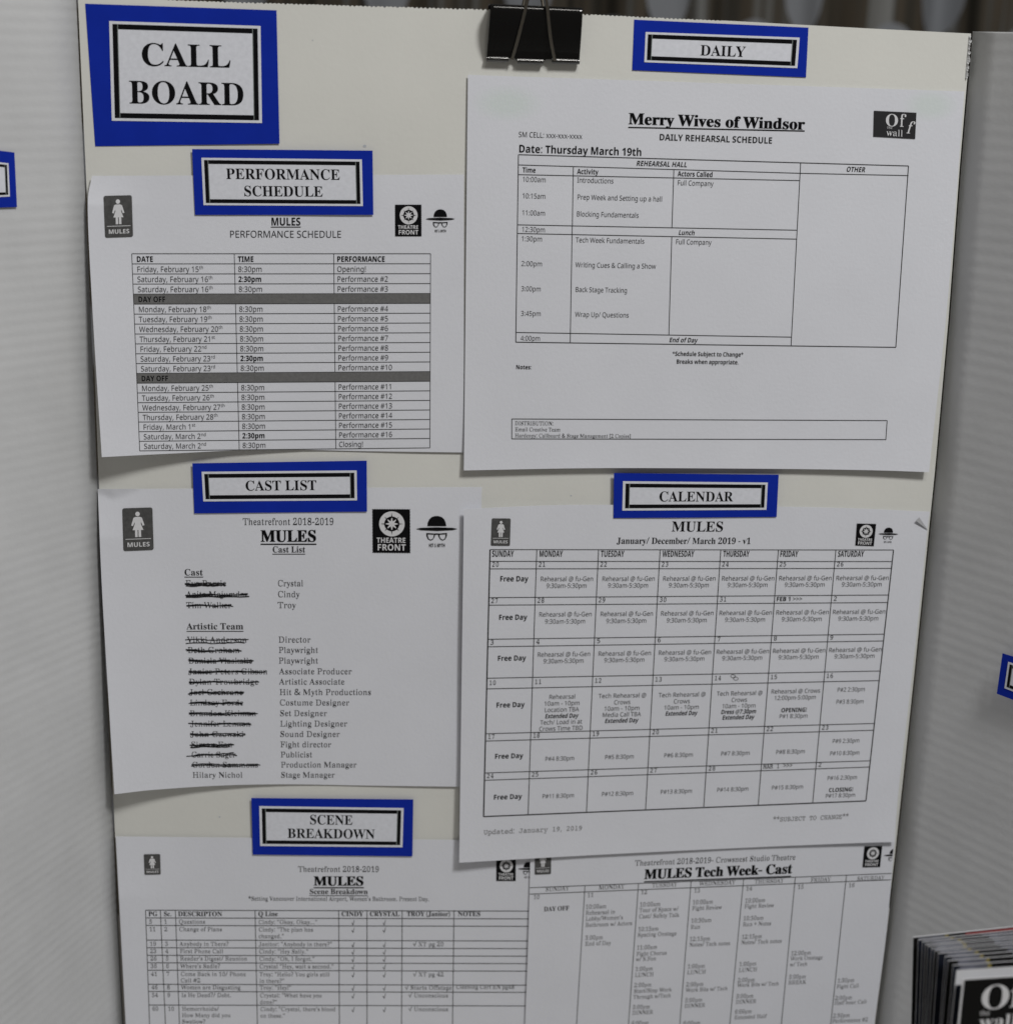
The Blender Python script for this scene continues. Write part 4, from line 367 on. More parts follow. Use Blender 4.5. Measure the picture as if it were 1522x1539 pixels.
FONT['n'] = {
 'A': "429|.C.C0N3o1-3o37.C2Q.C1q0&/c0&/(.C|/w0^1^0^1&2>0{2R0r2q0k3.0_2^0T2>",
 'B': "436|/,.C/,3m0^3m1&3k1F3h1c3c1{3Y253P2I3@2X3,2b2l2e2L2c212Y1t2L1^2:1M2!1A1b191b161u122.1,2?1$2N0u2[0i2g0X2o0G2t032u/u2s/U2j/:2Z.}2G.i2..W1l.L1I.E1$.C|/k1N0k1N161Q1R1W1h1d1u1s1}2-2$2E1}2^1r2r1c3%1K3/1-350b37/k37|/k.x0s.x17.z1O/#1e/,1t/72(/I20/a23/z20072&0L1s0^1c0i1M0p130u0o0v/k0v",
 'C': "424|1@.<0w.>0U.D08.M/x.[/a.m/K/&/:/>/-/Y.}/x.t0=.o0a.n1+.p1O.u1r/!27//2S/=2p/O3-/g3A0$3R0@3b0_3k1&3q1J3s1q3q293l2Y3c2y3U2_2}2O3)2?3/2-341t391a3;1J3<1$390^3/0@2y0(2c/r2J/f21/[1o/U1M/T1+/U0c/Z0A/e0$/p/f0$/M0</70Y/%0}.w1I.s1_.t1t.v2-.y2f/,2f.P2R.J2?.E2,.A1r.>1Y.=",
 'D': "490|/,.C/,3m0j3m133k1T3f1t3[253P2O3A2g3/2y2s3/2Y3<2=3E1x3K1U3L1/3K0c3E0=3</w3//X2x/?2d/)2K.p20._1m.R1K.J1(.E0Z.C|/k.y0R.y1-/!1Y/.2$/B2A/^2U0(2c0S2g1-2e1R2^1t2S262F2N252d1{2t1c3&1F301(350a37/k37",
 'E': "373|/,.C/,3m203m2035/k35/k1P2#1P2#0u/k0u/k.z20.z20.C",
 'F': "349|/,.C/,3m203m2035/k35/k1;2!1;2!0a/k0a/k.C",
 'G': "489|1J.<1%.>0^.D0?.M0#.Z/f.m/O/%/=/=///W/!/v.u0<.p0_.n1+.p1O.u1s/$28/12U/B2q/U3./n3B0/3S0F3_0a3h0{3n1>3r1^3s1y3r283p2Q3l2j3f3%3^3;3U3$2{2m3(2X3.2C342.391r3;1Y3<183:0t340X3*0@2u0+2c/t2J/f21/[1o/U1M/S1+/T0i/X0M/^05/h/x/v/[00/D0H/10^/&0w.y19.t1X.s1n.s2%.t25.v2_/#2_0[1L0[1L183B183B.U3(.M2h.G2L.B20.?1l.=",
 'H': "498|/,.C/,3m/k3m/k1P2V1P2V3m3;3m3;.C2V.C2V0u/k0u/k.C",
 'I': "228|._.C._.h/>.u/>3:._3H._3m0[3m0[3H0!3:0!.u0[.h0[.C",
 'J': "183|.@,u.#,x-i-#-i-W.$-S.?-Q.O-R.a-W.o-b.y-q/$.!/(.3/).F/)3m/g3m/g.J/e.*/^-h/R-O/C-</1-..u-#.[,w",
 'K': "416|/,.C/,3m/k3m/k1.0:1]0e21253m3!3m0o1J3+.C2;.C0B0z/k0M/k.C",
 'L': "352|/,.C/,3m/k3m/k.{22.{22.C",
 'M': "609|/,.C/,3m0-3m1k/B1n/B3R3m4S3m4S.C3q.C3q1d3s2O3v3/3s3/2).C1P.C/d3//a3//e2O/f1_/f.C",
 'N': "510|/,.C/,3m/t3m2l/>2o/>2m/_2k052j0f2j3m3H3m3H.C2Z.C/c2s/a2s/d27/f1G/f.C",
 'O': "524|1B.<0x.>0U.D08.N/x.[/a.n/K/(/:/?/,/Z.}/y.t0>.o0b.n1,.o1P.t1s.}28/,2U/:2q/K3./a3B/x3S083c0U3l0x3r1B3t1g3r2,3l2I3c2e3S2}3C363/3G2q3U2U3b293j1s3o1O3q1+3o0a3j0>3b/x3U/Y3G/?36/(2}.n2e.[2I.N2,.D1f.>|1B.s1j.v20/%2L/62c/M2q/e2{0$3)0A3-0c3/1+3-1N3)1p2{222q2K2c2c2L2z21301j3:1B3=0v3:0T30082z/}2c/o2K/d22/Z1p/U1N/T1+/U0c/Z0A/c0$/n/e/}/M08/60S/%0v.v",
 'P': "406|/,.C/,3m0S3m0y3k1>3g1Y3^1s3S2,3F2?312L2s2T2U2W252U1v2O1[2E1C271.2!0u1c0e1K0Z100S0l0O0H0N/k0N/k.C|/k1)0A1)0c1+1$1/1<161O1@1d1R1o1m1s231o2O1e2h1S2z1B3*1-310m350N37/k37",
 'Q': "524|2W-)1R.=1I.<1B.<0x.>0U.D08.N/x.[/a.n/K/(/:/?/,/Z.}/y.t0>.o0b.n1,.o1P.t1s.}28/,2U/:2q/K3./a3B/x3S083c0U3l0x3r1B3t1g3r2,3l2I3c2e3S2}3C363/3G2q3U2U3b293j1s3o1O3q1+3o0c3k0A3d0!3X/a3K/F37/)2z.k2[.W2;.H3V-)|1B.s1j.v20/%2L/62c/M2q/e2{0$3)0A3-0c3/1+3-1N3)1p2{222q2K2c2c2L2z21301j3:1B3=0v3:0T30082z/}2c/o2K/d22/Z1p/U1N/T1+/U0c/Z0A/c0$/n/e/}/M08/60S/%0v.v",
 'R': "418|/,.C/,3m0X3m1*3j1N3d1n3W2,3I2?352L2x2T2Z2W2:2U1}2Q1g2I1R2?1C23152$1*1p0z1a0r1O0l3!.C24.C0r0Y/k0Y/k.C|/k140X141#171@1?1V1K1g1^1p1v1s271o2T1f2l1T2}1>3-0{340U36/k36",
 'S': "369|09.</y.=/_.?/F.B/1.G.x.M.g.S.g/5.y/./3/&/I.{/d.w/}.t0<.s0].u0y.}15/-1D/=1M/P1P/h1M0#1F051=0@120J1!0S0k0^0R0h070s/t1#/Y11/D1?/31O/$1c.u1w.o25.m2O.o2i.v3$/&39/53I/G3W/^3e/w3m083r0T3s0p3r1.3p1E3l1Z3f1p3_2)3V1p3!1^3)1K3/18351#390j3;0S3<073:/{34/i3)/[2u/S2d/P2N/S28/[2%/j1q0!1c041X0I1O0c1F1#1;1<101Q1#1e0r1s0c2$0R2-0@230+24/m21/M2)/31t.u1_.b1E.P1&.E0_.?",
 'T': "373|0/.C0/35.J35.J3m2Q3m2Q350n350n.C",
 'U': "491|1..<0f.>0E.D0*.N/m.[/V.o/E/*/8/A///[/)/y/&0>/&3m/f3m/f0</h/z/n/b/w/K0+/90=/+0R.{0n.u11.s1P.u1l.{2&/,28/;2E/N2N/e2S/}2U0<2U3m393m390<380#34/g3-/O3$/;2o.}2X.g2?.S2).I1j.B1M.>",
 'V': "403|0>.C.C3m/*3m0>0?0P/a0^/.0k/b1!0@263m2x3m1!.C",
 'W': "625|/t.C.K3m/23m0$0N03/l0</30F/o0U0Q1R3m283m380O3H/l3R/33]/l3l0N4]3m5C3m3u.C36.C211w2%2D1w2i1s3#1l2W1Z1u0W.C",
 'X': "394|.F.C0515.P3m/;3m0X1a1y3m2_3m0}162l.C2$.C0V0e/-.C",
 'Y': "380|03.C030J.C3m/-3m0Q1/1x3m2a3m0q0M0q.C",
 'Z': "384|.^.C.^.s1Q35.g35.g3m2B3m2B3=/N.{2I.{2I.C",
 'a': "377|0!.</^.?/A.H/*.V.r.m.g/..d/O.g/j.o0&.}0:/40J/L0W/l0c050i0a0l1D0n1D1)1A1D1;1Y101j0{1t0i1y0Q1{0?1z0-1x/u1s/e1m/S1g/D1_/122/B2:/U2A/k2H0&2M0=2P0T2Q0u2O162J1L2A1_241n2#1w1i2!1N2$102$.C1R.C1G.x1D.x14.f1#.U0m.J0W.C0@.>|01.n0N.q0i.y1$/-15/A1@/[1C0!1C0C0h0A0G0?0-0:/r04/c0+/S/w/J/e/G/N/I/</O/-/Y.}/i.t/y.o",
 'b': "413|0y.<0].>0E.C01.L/{.W/m.e/a.s/[.s/N.C/#.C/#41/a41/a2g/_2;/]1u/a1u/m2*/{27012B0E2J0]2O0y2Q1?2N1[2E1w27231}2A1h2M1N2U122Y0l2[0G2Y0#2U/]2L/@2A/(22.m1v.W1[.H1>.?|0p.o13.s1K/$1_/91k/M1r/f1w0(1x0H1t0{1h1G1S1d181u0o1z0J1v001k/w1W/n1D/g1-/c0k/a0I/a0F/c0&/g/f/m/L/w/900/$0K.s",
 'c': "322|0^.<0>.>/{.E/a.P/I.a/5.u/$/4.v/J.o/e.k0&.j0E.k0g.o1).v1C/%1Y/71t/K2//d2>0$2I0A2O0c2R0u2Q1,2O1>2L1U2F1i2>1U1g1/1s0u1w0a1x091s/u1b/_1E/Q0y/M0F/O0&/S/f/]/M/i/:0!/&0=.u0].q0q.r1(.t18.w1M/#1c/,1c.P1N.G19.A1*.?0r.=",
 'd': "413|0L.<0,.?/i.H/N.W/8.m/*/&.x/@.p/[.k0!.j0F.l0l.p11.y1M/*1h/91}/O27/j2F0,2O0L2R0h2P1$2K192B1I271X2+1f1w1j1w1g271f2R1f412G412G.C1q.C1i.u1f.u1X.g1J.X19.L1$.C0h.>|0U.o0y.s1:/!1M/51W/F1a/]1e/w1g0;1g0F1e0g1a1)1X1A1N1U1;1k0z1w0T1{071v/y1j/g1S/[1>/S1%/O0e/M0E/O0&/S/f/[/M/g/9/y/$08.s",
 'e': "379|0g.<0L.>05.A/y.H/e.Q/K.c/6.x/%/7.v/M.o/g.k0(.j0D.k0c.o1!.u1;/#1R/31n/E2)/[2;/w2G092O0W2R0w2O172I1O2=1e2.1v1u2*1^241C291&2;0a2;0</M0</O/y/U/_/a/H/n/70+/$0G.t0j.q1%.q1:.s1M.w1a.}1s/(2+//2+.T1s.L1a.G1M.B1:.?1$.=|/N0m1V0m1S1/1L1H1A1^101o0t1x0V1{0<1x0%1o/n1_/^1J/T11",
 'f': "231|/4.C/41w.M1w.M29/42M/42d/63*/<3F/F3^/S3p/f4#/z4-07430Q450h440z411?4)1/3R0q3Y0b3]0R3]0@3Z013T0%3I/x39/s3#/q2e/q2K0t2K0t1w/q1w/q.C",
 'g': "413|0V,R00,S/h,W/G,a/,,k/,-G/H-;/j-203--0Y-+0x-.16-71J-F1Y-Z1d-u1g.81g.F1g.^1i.u1f.u1O.[16.J0q.@0L.<0+.?/h.I/M.X/7.o/)/+.x/C.p/_.k0$.j0F.k0i.p1-.x1I/)1c/71y/M25/h2E0+2O0L2R0e2P0z2L142D1F2:1V2,1g1u1j1u1r2K2G2K2G.=2E-s2=-Q21-71z,{1c,j1E,]1#,T|0U.o0x.r19.}1L/21W/C1a/X1f/t1g081g0F1f0k1a1.1W1E1L1X171l0w1v0T1z081v/{1j/h1T/[1@/S1)/O0g/M0F/O0%/S/e/[/K/h/8/z/#08.s",
 'h': "415|/#.C/#41/a41/a2L/a2:/_2)/]1s/b1s/o2*0$28072C0L2K0c2O0z2Q1?2O1Z2I1r2?2+22291z2C1c2J1F2L1$2L.C1k.C1k0{1f1G1U1d1<1u0s1z0M1v011k/x1V/n1C/g1-/c0m/a0M/a.C",
 'i': "173|/B3//531/)38.}3D.y3T.}3g/)3s/53z/B3}/O3z/Z3s/d3g/g3T/d3D/Z38/O31|/#.C/#2K/a2K/a.C",
 'j': "173|/B3//531/)38.}3D.y3T.}3g/)3s/53z/B3}/O3z/Z3s/d3g/g3T/d3D/Z38/O31|.R,R.4,T-x,Z-x-2.3--.J-+._-..p-7.x-A/!-P/#-e/#2K/a2K/a-g/^-F/T-,/G,p/4,a.t,U",
 'k': "359|/#.C/#41/a41/a1//_0m/]0L/a0L/m0]0!0r011)1L2K292K0X0c2D.C1T.C0/0;/a/q/a.C",
 'l': "173|/#.C/#41/a41/a.C",
 'm': "628|/#.C/#2K/T2K/^1t/b1t/n2+0!29052D0I2L0^2P0t2R1A2N1b2C1z20201o231o2A2(2Q272g2C2}2K382P3O2R3n2P4,2J4A2@4R234a1z4k1d4q1F4s1$4s.C46.C461!411H4#1e3g1u3E1z3$1w2f1m2R1Z2E1C2>1$2;0Z2;.C1Y.C1Y1!1U1H1G1e1/1u0i1z0G1v0.1k/v1V/m1D/f1-/c0m/a0N/a.C",
 'n': "415|/#.C/#2K/T2K/^1t/b1t/o2+0$29082D0M2L0e2P0{2R1@2P1Z2J1r2@2+23291z2C1d2J1F2L1$2L.C1k.C1k0{1f1G1U1d1<1u0s1z0M1v011k/x1V/n1D/g1-/c0m/a0N/a.C",
 'o': "406|0^.<0?.?/}.F/b.R/I.e/5.z/$/:.v/P.o/j.k0+.j0H.l0l.q11.z1L/-1f/=1{/U27/t2F0;2O0a2R1&2O1C2H1^2<1w2+201p2@1U2I1?2P1&2T0f2U0H2S0$2N/a2E/C28/+2(.o1i.X1J.I1*.?|0a.o1&.s1B/%1V/;1d/O1l/i1p0)1r0H1p0h1l1)1d1@1V1T1B1j1&1v0_1z0=1v/}1j/h1T/[1@/S1)/O0h/M0H/O0)/S/i/[/O/h/;/}/%0=.s",
 'p': "413|/#,R/#2K/T2K/^1t/a1t/m2)/{26012B0E2K0]2P0y2R1?2O1[2F1w28232!2A1i2M1O2U132Y0m2[0H2Y0$2U/^2M/A2A/)23.n1w.W1[.H1?.?0y.<0^.>0F.C02.L/{.W/m.e/a.s/[.s/_.T/a.6/a,R|0p.o1+.q1=.w1L/&1Y/51e/E1n/Y1s/q1w0/1x0H1w0h1r1(1k1?1_1S1K1j131v0o1z0K1w021l/y1Y/o1H/h12/c0s/a0S/a0H/c0(/g/g/m/M/w/900/$0K.s",
 'q': "413|1f,R1f.<1g.X1i.u1e.u1X.g1I.X19.L1$.C0g.>0J.<0+.?/i.H/N.W/9.m/*/&.y/@.p/[.l0!.j0F.l0l.q11.y1M/*1h/91}/O27/k2F0-2O0L2R0i2P1%2K192B1J261Y2)1g1t1i1t1r2K2G2K2G,R|0V.o0y.s1:/!1M/41W/E1_/[1e/v1g0:1g0F1e0h1a1*1X1B1N1U1;1k0y1w0T1{071v/y1j/g1S/Z1>/S1%/O0e/M0E/O0&/S/f/[/M/g/9/z/$08.s",
 'r': "277|/#.C/#2K/T2K/[1c/_1c/m1v/}2-032<0F2H0]2O0v2R122Q1F2N1?1q1,1u0r1v0_1t0M1o0<1g0-1Y/z1K/p1;/h1&/c0l/a0S/a.C",
 's': "322|0&.</i.=/Q.?/>.B/-.G.w.M.h.S.h/1.w/*///!/B.w/W.r/m.o0(.n0C.p0Y.t0k.}0z/31$/I1!/V0x/c0n/n0[/y0M0%0;0.0$07/i0@/S0I/A0R/20[/$0h.u0t.m1(.i18.g1J.k1i.x2%/329/G2D/_2K/y2P0<2R0R2Q0h2O0}2K142G1F2A1W291C1e131k1#1p0m1u0[1x0I1{081{/}1z/i1v/Y1p/J1b/F1N/H1@/N15/Z1*/n0z0J0c0b0Y0u0P1-0G1<0=1H021R0%1Y/r1^/c1a/N1Z/.1M.n17.W0}.K0d.C0F.>",
 't': "242|0:.<0(.=/q.A/_.F/O.N/B.Y/8.j//.}/*/9/)/T/)1w.N1w.N29/)2Q/A3F/f3F/f2K0v2K0v1w/f1w/f/U/h/A/m/1/v/#0..s0D.o0b.q0y.v0y.G0m.C0].?",
 'u': "415|0K.<0-.>/l.D/S.N/A.[/3.o/(/,.}/G.z/i.z2K/]2K/]/m/c/F/r/+01.u0T.o0y.s1;/#1O/71Y/I1b/b1f/}1h0@1h2K2I2K2I.C1s.C1j.u1g.u1X.d1H.T15.I0z.B0d.>",
 'v': "341|/u.C.C2K/*2K/y0&0*/_05/;0<.y0>.y0F/<0Q/a0^0&1Q2K282K0a.C",
 'w': "528|/U.D.J2L//2L/c0</q/Y/{/(0!/(0*/D02/j0<011!2L1f2L2J012X/W2d/)2g/)2p/W3$0<3W2L4;2L3/.D2B.D1^0a1M1=1D1h1A1h181=1)0_0@.D",
 'x': "355|.O.C/{0K.U2K/@2K0E0u1I2K232K0i0K2:.C1O.C0E0!/:.C",
 'y': "342|/!,R.a,S.J,W.J-..]-+.t-*/--,/>-2/L-</W-I/c-X/l-l0$.B.D2K/+2K/{0.03/S08/C0</30?/#0B/#0N/P0c0/1R2K292K0N-k0D-Q09-;0,-)/x,r/a,a/D,U",
 'z': "316|.^.C.^.l0q1w.k1w.k2K1X2K1X1y/I.s1^.s1^.C",
 '0': "384|0R.<04.?/r.G/X.T/D.h/3/%/&/=.w/W.p/v.j0<.g0_.f1+.g1Q.j1v.o2;.v2X/$2t/031/>3E/N3U/c3c/y3m073r0R3t0s3q143i1L3[1c3H1u312&2t212X282;2>1v2A1Q2B1+2A0_2>0<29/v22/W2)/=1w/%1i.l1W.Z1D.M1/.D0p.>|0R.q0m.t1)/!1:/21G/G1P/^1V/x1[0<1^0_1a1+1^1Q1[1t1V271P2Q1G2i1:3#1)330m3=0R3?093=0#33/m3#/^2i/U2Q/O27/K1t/H1Q/G1+/H0_/K0</O/y/U/^/^/H/m/20#/!09.t",
 '1': "384|0H.C0H220H2c0J3-072u/{2b/F26/&2_0P3m1)3m1).C",
 '2': "384|.e.C.e.v010C0p1+1$1>121Q1;1e1C1w1G211H2F1F2a1>2u113*0z360e3=0L3?053=/{39/h33/T3*/B2y/02k.k39/#3H/:3U/Q3c/m3l0.3q0L3s0m3q103k1I3_1_3O1q3=2!3&2*2h2-2J2+212%1t1w1[1l1F1[101J0u1<0d1,0Q0v0@0d0./V/!/V.{2@.{2@.C",
 '3': "384|05.</v.=/^.?/G.B/2.G.w.N.c.W.c/5.x/,/4/$/J.x/c.t/z.q05.p0S.r0o.v1*/#1;//1J/B1T/Y1W/w1S081G0M140^0z0h0c0n0G0r0)0s/R0s/R1L0)1L0E1M0^1R0t1Z1+1g1<1y1F251J2N1G2f1?2x123,0{370e3=0J3?023>/u3;/b34/N3,/;2}/)2q.f3?.x3L/33X/K3e/h3m0+3r0J3s0o3q133k1M3_1c3P1s3>2$3)2,2m2.2R2+241}1u1m1^1W1M1?1@1!171!151>101U1(1k0x1{0k200S2:092=/u2;/Y24/@2)/)1t.o1_.]1E.N1/.G0q.A0S.=",
 '4': "384|1/.C1//X.Q/X.Q021+3o1j3o1j052V052V/X1j/X1j.C|/3051/051/1v102W123.1/3.0}2m0m2R",
 '5': "384|0:.</{.=/d.?/L.C/7.H/$.O.o.W.o/6/&/-/:/$/P.y/i.t0$.r0:.q0[.s0z.}18/01J/D1U/_1X0%1U0C1L0[1;0p1+0{0p1)0U1.081//g1,/>1$.{18/33m1u3m1u35/g35/Z1Z/{1a0L1c0q1a161X1Q1L1k1<2#1(220j2:0L2=0,2:/c21/B1}/%1g.i1Q.X1:.L0y.C0Z.>",
 '6': "384|0[.<0>.?/}.F/c.S/O.b/?.r/2/+/%/A.v/Z.o/x.k0=.j0b.k0}.l1;.o1U.s1p.y2./%2E//2[/:2r/G3+/W3=/j3L0$3Y0<3f0V3m0u3r1;3s1[3r1l3p1y3m1y391[3?1=3A0z3?0_3:0H31053%0#2r/q2a/f2L/]28/U1{/P1c/M1I/K1//O1//[1>/k1K/}1W061b0N1g0k1i1.1g1I1_1c1R1w1A2.1,2:0m2A0N2D0-2A/d29/B2,/&1t.i1].U1B.G1#.?|0[.p0w.s14.}1G/11U/G1_/e1c0-1a0J1W0d1J0x181-0{160^190H1706130$1,/q0}/e0q/Y0e/O0N/L09/M0%/Q/m/W/W/b/F/m/6/{/)02.x0E.r",
 '7': "384|/F.C1[35.c35.c3m2B3m2B3=0/.C",
 '8': "384|0T.<00.>/j.E/M.O/5._/!.s.p//.i/H.f/g.g/}.l05.t0F/#0V/00f/>0r/N1!/_1-/q15/Y1D/E1T/41h/%2!.x2;.u2W.w2p/#3+/.3=/<3M/M3Y/c3f/z3m083r0R3s0s3q143l1L3c1d3T1u3C2(30202s222V212D2-232%2#1w1p1k1d1^1V1N1K1?1B1/191B1/1T1#1g0s1v0g2(0W230H2;072@0#2B/i2?/K27/12*.u1q.a1X.P1=.E0y.?|0U1P0m1Z1&1h181u1E2+1M2>1P2T1M2k1E2}18301&3:0l3@0R3A0;3@0%3:/o30/b2}/X2k/U2T/X2=/c2+/q1u0)1h|0S.m0s.p12.x1F/+1T/;1^/O1b/i1^0$1T081D0I100W0q0g0S0s0H0w0-0j/q0Z/^0J/P08/H0#/F/g/H/O/Q/;/a/+/t.x04.p",
 '9': "384|/n.</M.>//.C//.w/B.s/U.p/m.o00.p0J.u0b/#0u/01+/>19/N1D/c1M/w1S041X0L1[0g1^1%1X1%1M0q1?0d1.0W0s0N0Z0H0>0F/{0I/_0P/G0]/30n.}1).p1B.i1a.g2&.i2G.o2f.z3%/.3</@3O/U3_/o3k003q0N3s0m3q1/3i1H3Z1Z3M1k3=1y3*2+2n242S2;272?1r2@1N2@142>0t2;0Y270@220&2*/j1{/R1p/=1c/*1Q.s1?.d1+.U0n.J0R.B04.>|0K0w0a0x0t1!1+1*19131E1>1O1K1Y1a1^1w1[201W2C1Q2V1H2i1=2y1/3-0x370e3=0N3?043=/w33/c3#/S2h/J2K/G2(/I1e/Q1K/^17/q1(0.0z",
 '.': "180|/D.:/5.</&.D.x.R.u.i.x/#/&/2/5/:/D/</U/:/d/2/m/#/q.i/m.R/d.D/U.<",
 ',': "180|.a-D.t.@.z._/#.z/(/9/i/9/n/1/g.s/^.W/S.;/2-D",
 ':': "180|/D1Q/51T/&1].x1l.u2&.x2</&2J/52R/D2T/U2R/d2J/m2</q2&/m1l/d1]/U1T|/D.:/5.</&.D.x.R.u.i.x/#/&/2/5/:/D/</U/:/d/2/m/#/q.i/m.R/d.D/U.<",
 ';': "180|/C1Q/31T/%1].w1l.t2&.w2</%2J/32R/C2T/S2R/c2J/l2</o2&/l1l/c1]/S1T|.X-D.g.!.s.^.}/9/c/9/h/1/a.s/W.W/M.;/,-D",
 '!': "181|/2/t.{3m/k3m/Y/t|/E.:/5.</&.D.x.R.u.i.x/#/&/2/5/:/E/</U/:/d/2/m/#/q.i/m.R/d.D/U.<",
 '?': "292|/I/t/I0,/J0D/N0X/U0l/a1!/k1//v1:0)1F0R1m0_1}0i200m2@0o2R0l2h0e2y0X3,0H36043</u3=/_3=/K3:/935/(3/.r3).b2{.K3P._3Y.s3c//3j/E3o/^3r/y3s0=3q0X3k0q3a1*3R193A1D3,1K2o1M2T1L2A1I2/1C1z1<1m131_1(1Q0V1+0H0y0<0n030e0*0U0#0G/{07/z0$/z/t|/e.:/S.</E.D/=.R/:.i/=/#/E/2/S/:/e/</u/:0(/201/#04.i01.R0(.D/u.<",
 '#': "434|/7.C/P/y.T/y.T0L/Y0L/q1b.o1b.o24/y240:3m0l3m0O241X241u3m2I3m2.243+243+1b2$1b1k0L2o0L2o/y1b/y1D.C0o.C10/y0(/y/h.C|010L190L1N1b0F1b",
 '@': "604|1_-a1?-b0}-f0a-l0F-t0..$/n.5/T.I/@.b/0.}/$/9.w/R.q/n.m01.l0O.m0p.q13.w1P/$1m/02-/=2E/M2[/_2r/s3*0/3;0F3I0a3U1!3_1@3g1_3k2&3m2I3k2k3e3/3Z3K3N3g3>4#3+472n4I2S4V274b1r4h1O4j1+4i0p4g0Z4c0F4[034T/{4K/k4@/Z44/M4&/C3q/;3_/63L/439/63(/<2u/F2k/R2c/b2^/q2Z/q2P/a2E/Q26/E2$/<1k/61S/414/80s/C0]/W0P/k0G0%0B0>0@0Y0B0w0H180R1O0a1f0q1x1+2-1B281[2>1y2@222@2F2>2Y2;2l282{243-203&0X3%0G3%0@3&0+3+/u32/k3@/c3P/_3e/d3u/q4#0#4+03410E450X480o491+471I421g4+2%3z2=3l2R3Z2e3G2u323&2v312[392B3=2&3>1Z3<18360s3,0U2y0=2g0&2Q/o2:/^1z/R1[/I1</D0v/B0Q/D0+/K/c/U/C/f/(/y.k05.U0P.G0p.<18.61_.41{.52;.82T.=2n.C3*.I3>.P3>.!3*-u2o-o2U-i2=-e1}-b|1]/_1u/c2-/l2:/}2D072J0O2M0m2Q1i2;1n1y1p1e1n1Q1i1B1_161R1-1D1$150{1!0x0l0w0X0y0>1#0)1./s1;/i1J/b",
 '&': "492|0N.<0-.>/j.E/N.P/8.a/%.s.s/0.k/J.i/j.l00.u0L/+0e/:0t/K1)/a17/x1E/j1U/[1i/N1{/D24/>2J/<2c/?3(/J3A/^3V/q3d0,3m0D3r0a3t1)3q1E3h1]3W1o3B1z3)2!2e1z2H1q201b1u1L1a151N0u1=2E/r2P0&2Y072c0H2j0[2q0p2v1+3X1+3P0i3G0L3=0331/u3!/_2m/J3w.C3$.C2C/!2-.l1o.[1T.N1@.F1).A0k.=|0O1b0i1q0}2$1023192A1?2Q1A2e1=2{11321$3;0p3@0^3A0K3@0<3;0/33/}2{/w2d/y2R0!2C0*25042&0@1r|0P.s0m.t1,.y1B/&1U/11h/<1w/H0B0z0+0l/r0[/c0L/U0</O0)/L/l/O/S/W/?/g///z/!06.u",
 '(': "202|/k-1/U-I/D-e/5.$/(.A.x.a.o/$.h/D.d/e.a0+._0K.a0n.d14.h1S.o1u.x29/(2W/52v/D37/U3Q/k3m0H3m073Q0%36/r2t/f2U/Y27/Q1s/J1R/E13/C0m/B0L/C0-/E/h/J/G/Q/)/Y.e/f.E/r.)0%-g06-K0H-1",
 ')': "202|.X-1.k-K.{-g//.)/<.E/F.e/O/)/U/G/Z/h/^0-/_0L/^0m/Z13/U1R/O1s/F27/;2U//2t.{36.k3Q.W3m/73m/J3Q/[37/l2v/y2W0*29021u091S0>140A0n0B0K0A0+0>/e09/D02/$0*.a/y.A/l.$/[-e/J-I/7-1",
 '[': "221|.{-1.{3m0a3m0a3:/[3:/[-c0a-c0a-1",
 ']': "221|.T-1.T-c/Y-c/Y3:.T3:.T3m0:3m0:-1",
 '-': "216|._0-._0c0P0c0P0-",
 '+': "384|0:/50:0j.g0j.g1@0:1@0:2u0m2u0m1@2@1@2@0j0m0j0m/5",
 '/': "250|.J.C0L3m1.3m/+.C",
 '*': "370|/p0e/21+0)2=.a2G.j3-072c0)410m410_2c2/3-282G0o2=1g1+1+0e0J2)",
 "'": "151|/#1o.q3m/W3m/I1o",
 '"': "274|0G1o0:3m0{3m0n1o|/#1o.q3m/W3m/I1o",
 '–': "403|/+.C/+3m263m26.C|/M.g1o.g1o3H/M3H",
 '>': "384|.g/9.g/o1Z1&.g2G.g3!2A152A0n",
 '√': "406|0K.>/H15.g15.g1g/o1g0c/82_4p364p0y.>",
 ' ': "260|",
}
